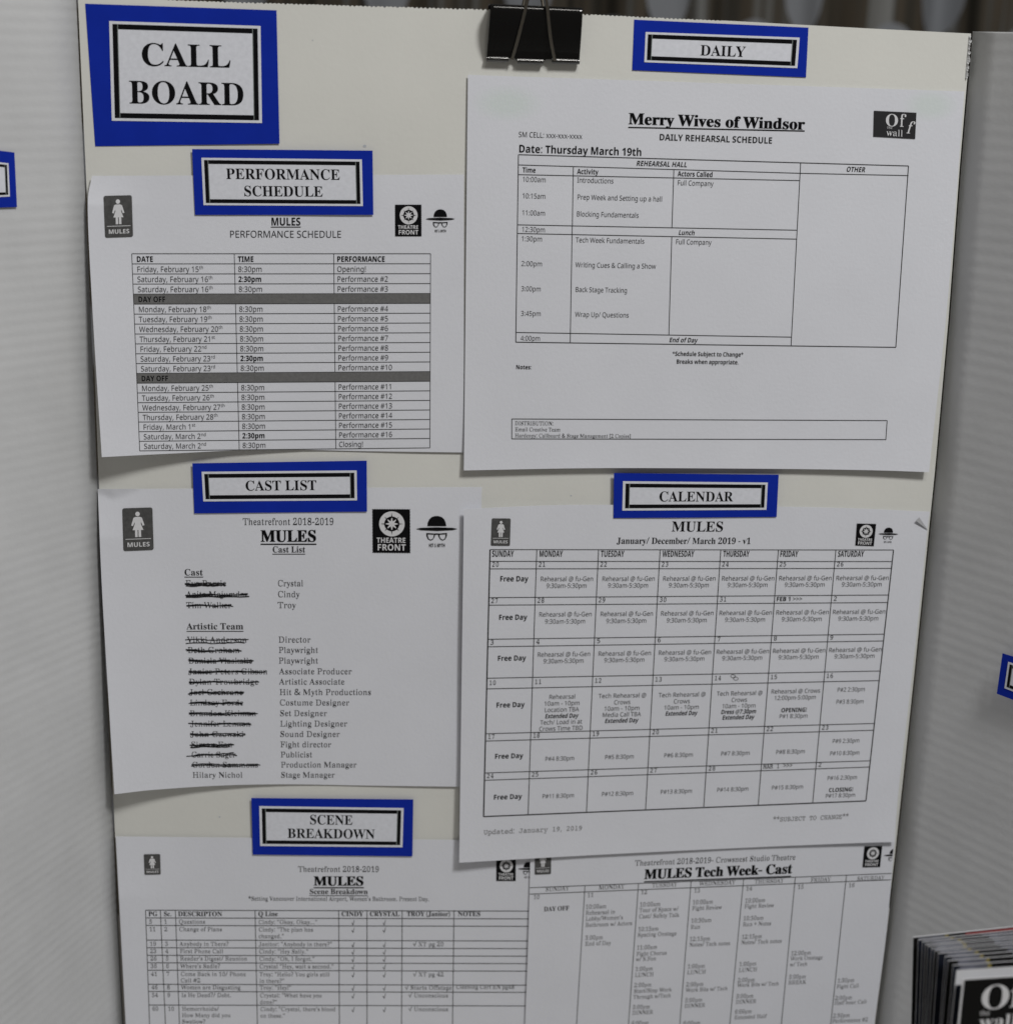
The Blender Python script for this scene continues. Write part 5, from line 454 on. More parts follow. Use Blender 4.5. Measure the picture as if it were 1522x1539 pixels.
FONT['nb'] = {
 'A': "463|.C.C0<3o1c3o3Z.C2E.C1}/^0!/^/Y.C|0=0[1d0[1>1t16271+2Z1!2}0t2Y0i230a1t",
 'B': "451|/&.C/&3m0g3m113k1R3h1q3c203Y2F3P2[3@2l3+2v2j2y2I2w2/2p1r2e1]2U1K2C1@2-192-162<122K1-2X1$2g0v2q0k2y0[3%0J3)053+/x3(/W2y/<2j/#2T.j2:.X1v.L1Q.E1+.C|051^0r1^131_1G1e1U1m1d2#1i2;1c2S1R2e1B2l1-2p0m2q052q|05/?0y/?1;/A1P/G1a/Q1k/_1q/p1s0(1q091k0G1a0S1O0^190d0v0f050f",
 'C': "428|19.<0p.>0N.D01.M/r.[/Y.n/F/(/6/?/)/Y.y/x.r0=.m0_.l1*.n1M.s1p.{25/,2R/;2o/L3,/c3@/z3R0;3a0X3k0z3q1C3s1[3r1u3o233j2J3c2c3Y2y3P2V2U2D2^222g1z2m1h2r1U2v1C2w1&2t0i2l0S2]0B2I04210*1o0$1M0!1)0$0^0*0=03/}0?/e0P/Q0g/C1$/;1C/91W/:1l/<2%/@2:/E2O/K2g/R2g.U2P.M2;.G2&.B1k.?1R.=",
 'D': "497|/&.C/&3m0h3m123k1T3f1v3[293P2S3A2l3/3%2s372Y3D2=3M1x3S1U3U1/3S0c3M0=3D/w36/X3$/?2j/)2P.p24._1o.R1L.J1&.E0W.C|05/?0c/?15/C1Z/Q1y/h230-2?0U2D1-2A1R2;1t20251{2J1g2Z1N2h132o0m2q052q",
 'E': "376|/&.C/&3m233m232q052q051_2&1_2&0e050e05/?23/?23.C",
 'F': "369|/&.C/&3m223m222q032q031L2%1L2%0P030P03.C",
 'G': "486|1A.<0r.?0K.F0*.S/g.g/L/!/:/:/,/T.z/s.r09.n0^.l1+.n1P.s1t.}29//2V/?2r/S3//l3B0,3S0C3_0^3h0z3n1=3r1^3s1x3r273p2P3k2j3e3%3]3;3T2s2Z2d2d2Q2j2?2o2,2s1r2v1]2w1?2t1%2n0i2c0S2Q0B2>052(0+1h0$1I0!1)0#0e0(0G0/0.0:/r0G/^0X/M0n/B1,/;1H/91n/;20/@200L1-0L1-1H3;1H3;.X2}.P2b.I2E.D20.@1t.>1Z.=",
 'H': "514|/&.C/&3m053m051a2C1a2C3m3P3m3P.C2C.C2C0d050d05.C",
 'I': "261|.Y.C.Y/$/;/@/;2p.Y31.Y3m1+3m1+310H2p0H/@1+/$1+.C",
 'J': "222|.M,h.+,j-k,o-k-l.(-g.A-e.R-g.c-l.p-v.y.+/#.:/&.L/&.c/&3m053m05.d04.E00.*0*-m/}-V/m-?/Y--/D,y/,,p.l,j",
 'K': "446|/&.C/&3m053m051?0H1[0^1y2/3m3H3m1P1F3I.C2-.C0b0^050>05.C",
 'L': "379|/&.C/&3m053m05/?2H/?2H.C",
 'M': "633|/&.C/&3m0Z3m1u/]1w/]3=3m4r3m4r.C3k.C3k0x3l1R3n233p2Z3m2Z2H.C1B.C0&2[0#2[0&230)1Q0*0t0*.C",
 'N': "546|/&.C/&3m0P3m2r/e2t/e2q0N2o172o3m3s3m3s.C2H.C0&2N0#2N0(1c0*0w0*.C",
 'O': "535|1F.<0{.>0W.D09.N/x.[/_.n/I/(/8/?/+/Z.z/y.r0>.m0b.l1,.m1P.r1t.z29/+2V/82r/I3//_3C/x3S093c0W3l0{3r1G3t1n3r263l2T3c2q3S3/3C3C3/3T2q3d2U3o293w1s3{1O4!1+3{0a3w0>3o/x3d/Y3T/?3C/(3/.n2q.[2T.N26.D1n.>|1F/:1g/<2%/D2;/R2L/g2X0$2c0@2h0b2j1+2h1O2c1q2X232L2J2;2^2%2m1g2u1G2w1)2u0i2m0R2^0B2J05230,1q0&1O0$1+0&0b0,0@050$0B/g0R/R0i/D1)/<",
 'P': "422|/&.C/&3m0k3m143k1S3f1p3]2-3Q2@3C2S3-2b2m2j2N2m2-2k1l2e1O2Y172K0z270f1y0T1c0J1G0C1*0?0c0>050>05.C|05190V190s1;101A1C1J1Q1X1Y1l1]2)1W2H1H2_1/2m0e2q052q",
 'Q': "535|2N-)1N.<1F.<0{.>0W.D09.N/x.[/_.n/I/(/8/?/+/Z.z/y.r0>.m0b.l1,.m1P.r1t.z29/+2V/82r/I3//_3C/x3S093c0W3l0{3r1G3t1n3r263l2T3c2q3S3/3C3C3/3T2q3d2U3o293w1s3{1O4!1+3{0f3x0F3r0+3j/k3_/P3M/539.w2{.c2].R3z-)|1F/:1g/<2%/D2;/R2L/g2X0$2c0@2h0b2j1+2h1O2c1q2X232L2J2;2^2%2m1g2u1G2w1)2u0i2m0R2^0B2J05230,1q0&1O0$1+0&0b0,0@050$0B/g0R/R0i/D1)/<",
 'R': "443|/&.C/&3m0[3m1(3k1I3g1h3_2&3T2<3G2P332a2t2j2U2m232k1x2g1e2_1Q2U1B2J142=1(2/0w1{0n1k0f3F.C2-.C0m0K050K05.C|051F0V1F0v1G141M1F1V1R1e1Y1v1]201Y2E1Q2U1E2c122k0t2p0T2q052q",
 'S': "370|0:.</v.=/W.A/<.G.}.O.d.Y.d/b.{/V/9/M/Q/E/k/>0)/:0B/80X/:0l/?0y/G1+/W1//m1,0#1!030n0?0Y0J0C0V0)0d/^0v/P1#/D1./818/-1D/!1R.u1c.n1s.k2,.i2A.l2a.t2}/(3:/;3M/S3^/q3j063q0Z3s0u3r123o1I3k1b3d1z3Z283P1q2X1Z2c1F2j142o1!2s0k2v0V2w0E2u062q0*2i/y2X/u2D/w240$2&011v0C1k0Z1^0w1P151D1J181]1,1n0x1{0i2,0W240E29002:/r27/R2//71z.y1f.d1K.R1-.F0c.?",
 'T': "389|0!.C0!2p.P2p.P3m2Z3m2Z2p102p10.C",
 'U': "508|17.<0m.>0J.D0-.N/m.[/V.o/D/*/6/A/,/[/%/y/#0>/#3m013m010M040)0</h0J/R0]/D0v/<19/:1X/=1r/E2*/T26/k2>0,2@0N2@3m3N3m3N0<3L0#3H/g3A/O38/;3+/(2v.q2e.b2N.S27.I1v.B1W.>",
 'V': "436|05.C.C3m/R3m0T0U0[0:0h/j0o/D0v/j1&0:1.0U213m3?3m1L.C",
 'W': "649|/g.C.C3m/O3m040o0=0F0F/q0L/G0R/q0[0D0d0h1P3m2X3m3F0h3M0D3V/q3]/G3d/q3m0F3u0o4X3m5f3m4B.C3&.C2=17291M221o2+272&2O2#271w1p1q1M1k161).C",
 'X': "448|.C.C0212.M3m/g3m0w1p2*3m3?3m1Y1-3K.C2/.C0q0H/X.C",
 'Y': "419|02.C020J.C3m/Y3m0g1U1s3m3.3m1?0N1?.C",
 'Z': "389|.S.C.S/-112q.Y2q.Y3m2R3m2R3)/v/?2X/?2X.C",
 'a': "406|/{.</Z.?/?.I/&.Y.s.k.i/$.c/=.a/Y.d/v.k03.x0G/00W/G0e/e0n0-0t0S0w1;0y1;1/171I1,1Z0t1f0Z1i0H1h071f0$1a/n1Z/[1S/J1L/)28/>2B/T2J/m2P0+2U0D2X0_2Y1)2W1G2Q1c2G1y29202&2<1k2D1N2F1/2F.C1X.C1E.w1B.w12.e0}.U0k.J0U.B0=.>|0F/-0[/00o/61$/A11/O18/c1;/y1;0=0n0<0O0909030)0*/x/x/r/j/p/X/s/D0!/703/0",
 'b': "425|19.<0z.>0e.C0Q.K0C.U06.b0+.m0$.m/n.C.y.C.y410+410+2m0*2B0&1}0+1}06200D2=0S2I0g2Q1!2W1;2X1Y2U1u2L232=2H2(2U1m2b1S2j162n0q2p0K2n0&2j/a2b/C2U/*2G.o22.W1t.H1W.?|0w/510/91@/B1N/R1X/j1_0+1b0L1_0o1X101M1E1@1T1/1^0u1c0]1_0J1V0=1H04150.0w0+0V0+0L0-0+03/j0;/R0I/B0]/9",
 'c': "345|0^.<06.?/n.H/O.V/6.l/%/%.s/>.j/[.e0!.c0H.e0j.i1-.p1G.z1_/11y/F24/a2D/w2M032S0K2W0g2X1$2X1;2U1O2Q1c2L1s2F2&2@1d1J161Z0{1_0g1b0C1Y0+1D/v0{/q0I/t0&/z/f0,/P0;/A0N/90g/50{/714/91E/>1U/D1g/L1v/U1v.X1g.O1U.H1D.C12.?0w.=",
 'd': "425|0<.</x.?/].H/E.W/0.n.}/).q/B.i/_.e0%.c0J.e0o.i16.q1R.}1m/02(/E2=/^2L/z2U0>2X0W2W0o2Q1&2I172>1E211P2!1S2!1N2B1L2n1L412X412X.C1e.C1P.u1L.u1A.f13.W1#.L0l.C0T.>|0a/40y/713/?1A/M1J/b1P/z1R0>1R0I1Q0l1K1-1B1C141S0z1]0^1a0I1]071S0)1C/y1-/s0k/q0H/s0&/y/g0)/O08/@0I/7",
 'e': "397|0o.<0S.>09.A/}.H/f.Q/P.]/>.m///!.{/7.q/M.i/h.e0).c0H.e0i.i1+.o1D.y1[//1w/D22/]2C/r2L0.2S0E2W0a2X1+2V1K2N1i2@2&2-2:1o2H1Q2P1/2S0d2S01/q01/t/q/}/Y00/G0B/:0X/10t//11/01F/21Z/61p/;2*/C2>/L2>.W2,.N1s.H1^.C1H.?10.=|/s0v1M0v1K111E1C1;1S1.1a0w1i0a1k0M1i0=1c0/1V0#1H/w14",
 'f': "260|//.C//1a.P1a.P27//2R//2o/131/73J/?3^/K3o/Z3{/n4*0)400@440Y450n441%4317401L4+1^4$1D341+3;0v3=0f3=0R3:0E310>2}0<2k0<2R1:2R1:1a0<1a0<.C",
 'g': "425|0P,R07,R/y,T/b,W/J,[/5,b.y,i.y-a/;-U/W-M/u-G09-D0V-C0z-H18-X1G-t1L.>1L.F1M.^1N.u1L.u1>.c1/.S0y.I0g.B0Q.>0<.</w.?/Z.I/B.X/..p.{/,.p/E.i/c.e0&.c0J.e0n.i13.q1O.{1j//2%/C2</[2L/y2U0>2X0_2U1!2K1;2:1P2!1S2!1[2R2X2R2X.B2U-w2L-U2>-:2)-!1o,n1U,c1:,X0u,S|0a/30y/511/=1@/I1J/[1P/v1R0=1R0I1P0o1J111@1F121T0x1]0_1a0?1X0)1C/v0{/q0H/v/r0)/N0@/:",
 'h': "441|.y.C.y410+410+2{0*2F0&2!0,2!09240H2A0Y2L0n2S1)2W1>2X1[2V1v2P232G2F292V2%2c1i2j1K2l1*2l.C1_.C1_0k1Z141O1M1=1[1!1c0b1^0K1S0=1A0510000u0-0[0+0@0+.C",
 'i': "205|/R3&/=3*/+32.y3A.u3X.y3r/+4&/=4//R41/h4//z4&0,3r003X0,3A/z32/h3*|.y.C.y2R0+2R0+.C",
 'j': "205|/R3&/=3*/+32.y3A.u3X.y3r/+4&/=4//R41/h4//z4&0,3r003X0,3A/z32/h3*|.Z,R.7,T-r,Z-r-Q./-L.G-J.Z-M.k-V.s-b.x-q.y.*.y2R0+2R0+-u0*-_0%-I/y-6/n-$/a,q/M,d/8,Y.y,T",
 'k': "416|.y.C.y410+410+1U0*1,0%0[0<0y0S1:1d2R3!2R1A0e3+.C1j.C0V0&0+/^0+.C",
 'l': "205|.y.C.y410+410+.C",
 'm': "660|.y.C.y2R/n2R/{2!0&2!03240C2A0U2L0k2S1$2W192X1S2W1l2S2%2K272A2F232Q2!2Z2!2h242x2A302L3E2S3Y2W3p2X432V4M2P4d2G4v295*2%541i5:1K5<1*5<.C40.C400k4-143}1M3k1[3Q1c391^3%1T2s1D2i1/2d0n2b0K2b.C1T.C1T0k1P141F1M151[0w1c0]1^0I1S0;1A04100/0u0,0[0+0@0+.C",
 'n': "441|.y.C.y2R/n2R/{2!0&2!04240D2A0W2L0n2S1)2W1@2X1]2V1w2P232G2F292V2%2c1i2j1K2l1*2l.C1_.C1_0k1]1)1W1=1P1M1D1X151_1!1c0a1^0K1S0<1A0510000u0-0[0+0@0+.C",
 'o': "416|0d.<0I.>02.B/u.I/a.R/F.e/1.{.z/;.p/R.i/m.e0..c0K.e0p.k15.t1Q/(1l/92&/M29/g2G0&2Q0D2V0f2X1$2W1=2S1S2L1i2B2(212=1v2N1Z2X1D2a1+2e0j2g0K2e0(2^/c2S/D2F/+25.p1z.]1c.N1F.D1).>|0e/51!/816/A1E/Q1O/h1T0*1V0K1T0n1O1/1E1E161T1!1^0e1b0K1^071T0)1E/y1//s0n/q0K/s0*/y/h0)/Q07/A0K/8",
 'p': "425|.y,R.y2R/s2R0&1}0+1}06200D2=0S2H0g2Q1!2W1;2X1Y2U1u2L232=2H2(2U1m2b1S2j162n0q2p0K2n0&2j/a2b/C2U/*2F.o21.X1s.I1V.?19.<0z.>0e.C0R.K0C.U06.b0+.m0%.m0).Y0+.G0+.60+,R|0w/511/91B/B1O/R1Y/j1_0+1b0L1[1#1O1E191Z0u1c0]1_0J1V0=1H04150.0w0+0V0+0L0-0+03/j0;/R0I/B0]/9",
 'q': "425|1L,R1L.<1L.N1M.c1P.u1L.u1A.f14.W1$.L0l.C0U.>0<.</x.?/].H/D.W//.n.}/).q/B.i/_.e0%.c0J.e0o.i16.q1R.}1m/02(/E2=/^2L/z2U0>2X0W2W0o2Q1&2I172>1D211P2!1R2!1[2R2X2R2X,R|0a/30z/613/>1A/K1K/_1P/y1R0=1R0I1Q0l1K1-1B1C141S0z1]0_1a0H1]061S0)1C/y1-/s0k/q0H/v/r0)/N0@/:",
 'r': "305|.y.C.y2R/m2R/}1n0&1n032%0B260S2D0i2O1$2V1<2X1N2X1_2V1V1P1I1R191S1(1R0r1O0b1J0Q1C0E190:1-020x0-0e0+0N0+.C",
 's': "334|0+.</m.=/U.?/A.A//.E.v.K.d.R.d/L.x/D/3/=/J/6/b/1/v//0./-0G/00X/60c/@0g/M0e/V0a/_0W/h0J/q/o0//X09/E0B/50L/&0V.v0d.n0q.h1%.d17.c1J.h1k.u2+/12?/F2J/a2R0!2W0B2X0Y2X0q2U1+2R1@2L1U2E1m2;1M1L0t1a0d1e0Q1h0A1i0(1f/s1]/o1N/p1F/t1?0!17011/0c0t0w0k1/0c1@0W1N0M1Y0B1e051l0%1p/n1q/X1o/=1g/&1Y.m1H.Z12.M0q.D0O.>",
 't': "292|0E.<00.=/v.A/d.G/R.P/E.]/9.n/1/(/,/A/*/_/*1a.R1a.R21/12R/N3H063H062R1E2R1E1a061a06/_09/L0B/?0P/70d/40t/51*/81I/@1I.M17.G0{.A0k.?0W.=",
 'u': "441|0H.<0,.>/l.D/T.N/A.]/1.q/%/..z/J.w/m.w2R0)2R0)0+0+/n00/X07/H0C/=0R/60g/41(/81=/B1K/S1R/g1X/{1[0:1]0U1]2R2j2R2j.C1u.C1h.t1c.t1S.c1C.S11.I0v.B0_.>",
 'v': "382|/y.C.C2R/T2R0B010L/d0P/>0S/>0V/V0[/q0d011P2R2c2R1-.C",
 'w': "575|/Z.C.J2R/U2R0&0a000707/c0</?0>/?0A/X0F/{0K0?0O0R1#2R2:2R2g0R2m032t/c2w/?2z/?3$/b3,06350a3c2R4m2R3Z.C2E.C2)/m1{051p0g1e1=1[1^1X1^1Q1=1F0g1;0513/l0o.C",
 'x': "388|.F.C/m0N.L2R/h2R0U151E2R2_2R1?0N2f.C1J.C0U/k/b.C",
 'y': "382|/5,R.r,S.Z,W.Z-N.n-L/)-J/=-M/N-S/[-^/i-m/r.!/y.40$.F.C2R/Y2R0F030N/o0R/L0T/L0Y/o0d031N2R2c2R0x-n0l-Q0]-:0L-%09,p0$,d/h,Y/N,T",
 'z': "328|.U.C.U/%0O1^.a1^.a2R1k2R1k1k/u/81q/81q.C",
 '0': "384|0R.<02.?/o.G/S.T/=.h/+/%.y/=.o/W.g/v.b0;.]0_.[1+.]1P.a1u.f2;.m2X.w2t/)30/73D/H3T/]3c/u3m053r0R3t0u3q183i1Q3[1i3H1{312.2t282X2@2;2F1u2I1P2J1+2I0^2F0;2A/u2:/W20/=2#/%1p.l1^.Z1I.M12.D0r.>|0R/60k/;0}/H1//a15/x1:0;1=0]1>1+1=1Q1:1u15271/2N0}2g0k2u0R2z0<2u0*2g/x2N/r27/m1u/k1Q/j1+/k0]/m0;/r/y/x/a0*/I0</;",
 '1': "384|0C.C0C1P0D2%0F2X072I0!27/D1e.m2H0U3m1P3m1P.C",
 '2': "384|._.C._/10%0S0c190p1I0{1Y1)1i1.1w122,132;112M1,2[1!2i0k2s0P2w0>2u0,2q/u2j/c2_/O2R/<2D.^3-.m39.{3D/13N/A3X/S3b/h3i0#3o0=3r0X3s0x3q193l1Q3b1h3S1y3D2-32272w2=2a2@2H2>2.291p201W2#1B1o1,1Z0q1J0_190M1%0:0l0&0,/E0,/@2M/@2M.C",
 '3': "384|07.</r.=/S.A/8.F.w.M.^.W.^/T.s/K///C/E/=/[/9/r/60,/50M/70h/=0z/H1-/V14/j160$14071,0G0x0S0c0[0N0a070d/u0e/N0e/N1X/u1X071Y0M1]0a1c0t1m1%1z1-2/1/2A1+2X0y2k0l2s0Y2x0B2y0-2x/s2t/a2m/O2f/A2]/42T.^3B.s3O//3Z/G3f/[3l/s3p003r0J3s0o3q143l1O3b1i3S1}3C2/3/272s2:2W27282-1x1v1b1a1N1F1A1+171+151F111^1)1t0y2*0m2;0V2E0<2H/y2F/]2?/C24/,2#.q1i._1M.O16.G0v.A0W.=",
 '4': "384|0m.C0m/N.N/N.N0=0s3m1x3m1x0E2X0E2X/N1x/N1x.C|/P0E0m0E0m1>0n1f0p250q2N0o2N0b240P1t",
 '5': "384|05.</v.=/^.?/F.C/1.H.w.O.f.W.f/V.x/N/1/F/H/@/a/;/w/801/70M/90f/?0x/I1,/X13/m160+100K0x0c0X0q0.0u/u0t/a0r/>0k.o1%/&3m2!3m2!2o0(2o/y1i081m0^1o0{1m1;1h1R1^1j1O1}1?201+2;0n2B0R2D032A/i28/F2)/)1n.k1W.Y1>.L0{.C0Y.>",
 '6': "384|0Z.<0B.>0+.B/o.I/Y.S/F.a/5.q/&/*.t/@.j/Y.b/w.]0<.[0a.[0}.^1=.c1X.h1u.o24.x2M/)2f/72{/H35/]3F/u3T053b0K3i0f3n1%3q1C3r1f3q2+3m2+2t1i2y1J2{1-2y0o2v0W2p0E2h022X/}2F/q21/j1s/e1W/b1;/f1;/p1J0!1W031e0E1m0[1s0v1u1:1r1U1k1n1]2(1K28152D0u2K0U2M032J/h2B/E24/)1{.k1c.U1E.G1$.?|0X/50l/80}/?10/J1;/Z1A/q1C011A0G1<0Y130k1%0v0p1!0Z1$0E0}030u0#0j/s0Z/l0J/i0:/k0#/q/i/{/S00/D0B/9",
 '7': "384|/5.C192o.U2o.U3m2M3m2M3+0H.C",
 '8': "384|0S.<0-.>/f.E/G.P//.a.u.s.g//.^/H.[/g.^0+.h0F.w0^/10q/F1(/a15/J1D/81T/(1h.u2!.n2;.k2V.n2p.u3+/&3=/73M/I3Z/a3f/z3m093q0S3s0p3q1/3m1G3f1^3Z1q3M2&3=233+2:2o2<2U292:212!2#1h1l1U1U1E1>181O1/1a1#1q0s2$0f220W2=0G2E072I0#2K/i2I/N2B/726.}2%.j1l.Y1S.L18.C0u.>|0S1e0d1l0q1u1!2#1126152N112e1#2t0l3!0R3&0<3!0)2t/w2e/s2N/w270*2$061u0D1m|0R//0k/11!/612/?1=/K1C/Y1E/l1B0!1:021.0?0z0K0W0a0N0f0;0Y0*0N/v0B/k04/e0#/c/m/e/Z/k/L/u/@0)/60;/1",
 '9': "384|/e.</B.=.}.A.}/:/>/5/]/3/z/509/80N/>0b/G0v/U1+/i160!1>0;1C0U1F0s1B0s170d1+0U0v0J0d0A0K0;0/0:/l0</P0C/90P/$0c.o0y.d19.[1W.Y1{.[2F.e2i.s3+/-3D/D3W/b3g0(3o0L3r0f3q0}3l183e1L3Y1a3M1r3=2&3*232n2>2S2E272I1r2K1N2J122H0q2E0T2@0929/z20/a2#/I1p/31^.z1J.i13.X0r.L0Z.E0B.@0&.=|0L1/0c120u191*1E151S1<1d1>1t1<20162F1,2Y0x2k0f2u0N2y0;2v0+2p/w2e/m2R/g2=/e2!/f1g/l1S/u1D0&180812",
 '.': "180|/D.:/5.</&.D.x.R.u.i.x/#/&/2/5/:/D/</U/:/d/2/m/#/q.i/m.R/d.D/U.<",
 ',': "180|.a-D.t.@.z._/#.z/(/9/i/9/n/1/g.s/^.W/S.;/2-D",
 ':': "180|/D1Q/51T/&1].x1l.u2&.x2</&2J/52R/D2T/U2R/d2J/m2</q2&/m1l/d1]/U1T|/D.:/5.</&.D.x.R.u.i.x/#/&/2/5/:/D/</U/:/d/2/m/#/q.i/m.R/d.D/U.<",
 ';': "180|/C1Q/31T/%1].w1l.t2&.w2</%2J/32R/C2T/S2R/c2J/l2</o2&/l1l/c1]/S1T|.X-D.g.!.s.^.}/9/c/9/h/1/a.s/W.W/M.;/,-D",
 '!': "181|/2/t.{3m/k3m/Y/t|/E.:/5.</&.D.x.R.u.i.x/#/&/2/5/:/E/</U/:/d/2/m/#/q.i/m.R/d.D/U.<",
 '?': "292|/I/t/I0,/J0D/N0X/U0l/a1!/k1//v1:0)1F0R1m0_1}0i200m2@0o2R0l2h0e2y0X3,0H36043</u3=/_3=/K3:/935/(3/.r3).b2{.K3P._3Y.s3c//3j/E3o/^3r/y3s0=3q0X3k0q3a1*3R193A1D3,1K2o1M2T1L2A1I2/1C1z1<1m131_1(1Q0V1+0H0y0<0n030e0*0U0#0G/{07/z0$/z/t|/e.:/S.</E.D/=.R/:.i/=/#/E/2/S/:/e/</u/:0(/201/#04.i01.R0(.D/u.<",
 '#': "434|/7.C/P/y.T/y.T0L/Y0L/q1b.o1b.o24/y240:3m0l3m0O241X241u3m2I3m2.243+243+1b2$1b1k0L2o0L2o/y1b/y1D.C0o.C10/y0(/y/h.C|010L190L1N1b0F1b",
 '@': "604|1_-a1?-b0}-f0a-l0F-t0..$/n.5/T.I/@.b/0.}/$/9.w/R.q/n.m01.l0O.m0p.q13.w1P/$1m/02-/=2E/M2[/_2r/s3*0/3;0F3I0a3U1!3_1@3g1_3k2&3m2I3k2k3e3/3Z3K3N3g3>4#3+472n4I2S4V274b1r4h1O4j1+4i0p4g0Z4c0F4[034T/{4K/k4@/Z44/M4&/C3q/;3_/63L/439/63(/<2u/F2k/R2c/b2^/q2Z/q2P/a2E/Q26/E2$/<1k/61S/414/80s/C0]/W0P/k0G0%0B0>0@0Y0B0w0H180R1O0a1f0q1x1+2-1B281[2>1y2@222@2F2>2Y2;2l282{243-203&0X3%0G3%0@3&0+3+/u32/k3@/c3P/_3e/d3u/q4#0#4+03410E450X480o491+471I421g4+2%3z2=3l2R3Z2e3G2u323&2v312[392B3=2&3>1Z3<18360s3,0U2y0=2g0&2Q/o2:/^1z/R1[/I1</D0v/B0Q/D0+/K/c/U/C/f/(/y.k05.U0P.G0p.<18.61_.41{.52;.82T.=2n.C3*.I3>.P3>.!3*-u2o-o2U-i2=-e1}-b|1]/_1u/c2-/l2:/}2D072J0O2M0m2Q1i2;1n1y1p1e1n1Q1i1B1_161R1-1D1$150{1!0x0l0w0X0y0>1#0)1./s1;/i1J/b",
 '&': "492|0N.<0-.>/j.E/N.P/8.a/%.s.s/0.k/J.i/j.l00.u0L/+0e/:0t/K1)/a17/x1E/j1U/[1i/N1{/D24/>2J/<2c/?3(/J3A/^3V/q3d0,3m0D3r0a3t1)3q1E3h1]3W1o3B1z3)2!2e1z2H1q201b1u1L1a151N0u1=2E/r2P0&2Y072c0H2j0[2q0p2v1+3X1+3P0i3G0L3=0331/u3!/_2m/J3w.C3$.C2C/!2-.l1o.[1T.N1@.F1).A0k.=|0O1b0i1q0}2$1023192A1?2Q1A2e1=2{11321$3;0p3@0^3A0K3@0<3;0/33/}2{/w2d/y2R0!2C0*25042&0@1r|0P.s0m.t1,.y1B/&1U/11h/<1w/H0B0z0+0l/r0[/c0L/U0</O0)/L/l/O/S/W/?/g///z/!06.u",
 '(': "202|/k-1/U-I/D-e/5.$/(.A.x.a.o/$.h/D.d/e.a0+._0K.a0n.d14.h1S.o1u.x29/(2W/52v/D37/U3Q/k3m0H3m073Q0%36/r2t/f2U/Y27/Q1s/J1R/E13/C0m/B0L/C0-/E/h/J/G/Q/)/Y.e/f.E/r.)0%-g06-K0H-1",
 ')': "202|.X-1.k-K.{-g//.)/<.E/F.e/O/)/U/G/Z/h/^0-/_0L/^0m/Z13/U1R/O1s/F27/;2U//2t.{36.k3Q.W3m/73m/J3Q/[37/l2v/y2W0*29021u091S0>140A0n0B0K0A0+0>/e09/D02/$0*.a/y.A/l.$/[-e/J-I/7-1",
 '[': "221|.{-1.{3m0a3m0a3:/[3:/[-c0a-c0a-1",
 ']': "221|.T-1.T-c/Y-c/Y3:.T3:.T3m0:3m0:-1",
 '-': "216|._0-._0c0P0c0P0-",
 '+': "384|0:/50:0j.g0j.g1@0:1@0:2u0m2u0m1@2@1@2@0j0m0j0m/5",
 '/': "250|.J.C0L3m1.3m/+.C",
 '*': "370|/p0e/21+0)2=.a2G.j3-072c0)410m410_2c2/3-282G0o2=1g1+1+0e0J2)",
 "'": "151|/#1o.q3m/W3m/I1o",
 '"': "274|0G1o0:3m0{3m0n1o|/#1o.q3m/W3m/I1o",
 '–': "403|/+.C/+3m263m26.C|/M.g1o.g1o3H/M3H",
 '>': "384|.g/9.g/o1Z1&.g2G.g3!2A152A0n",
 '√': "406|0K.>/H15.g15.g1g/o1g0c/82_4p364p0y.>",
 ' ': "260|",
}
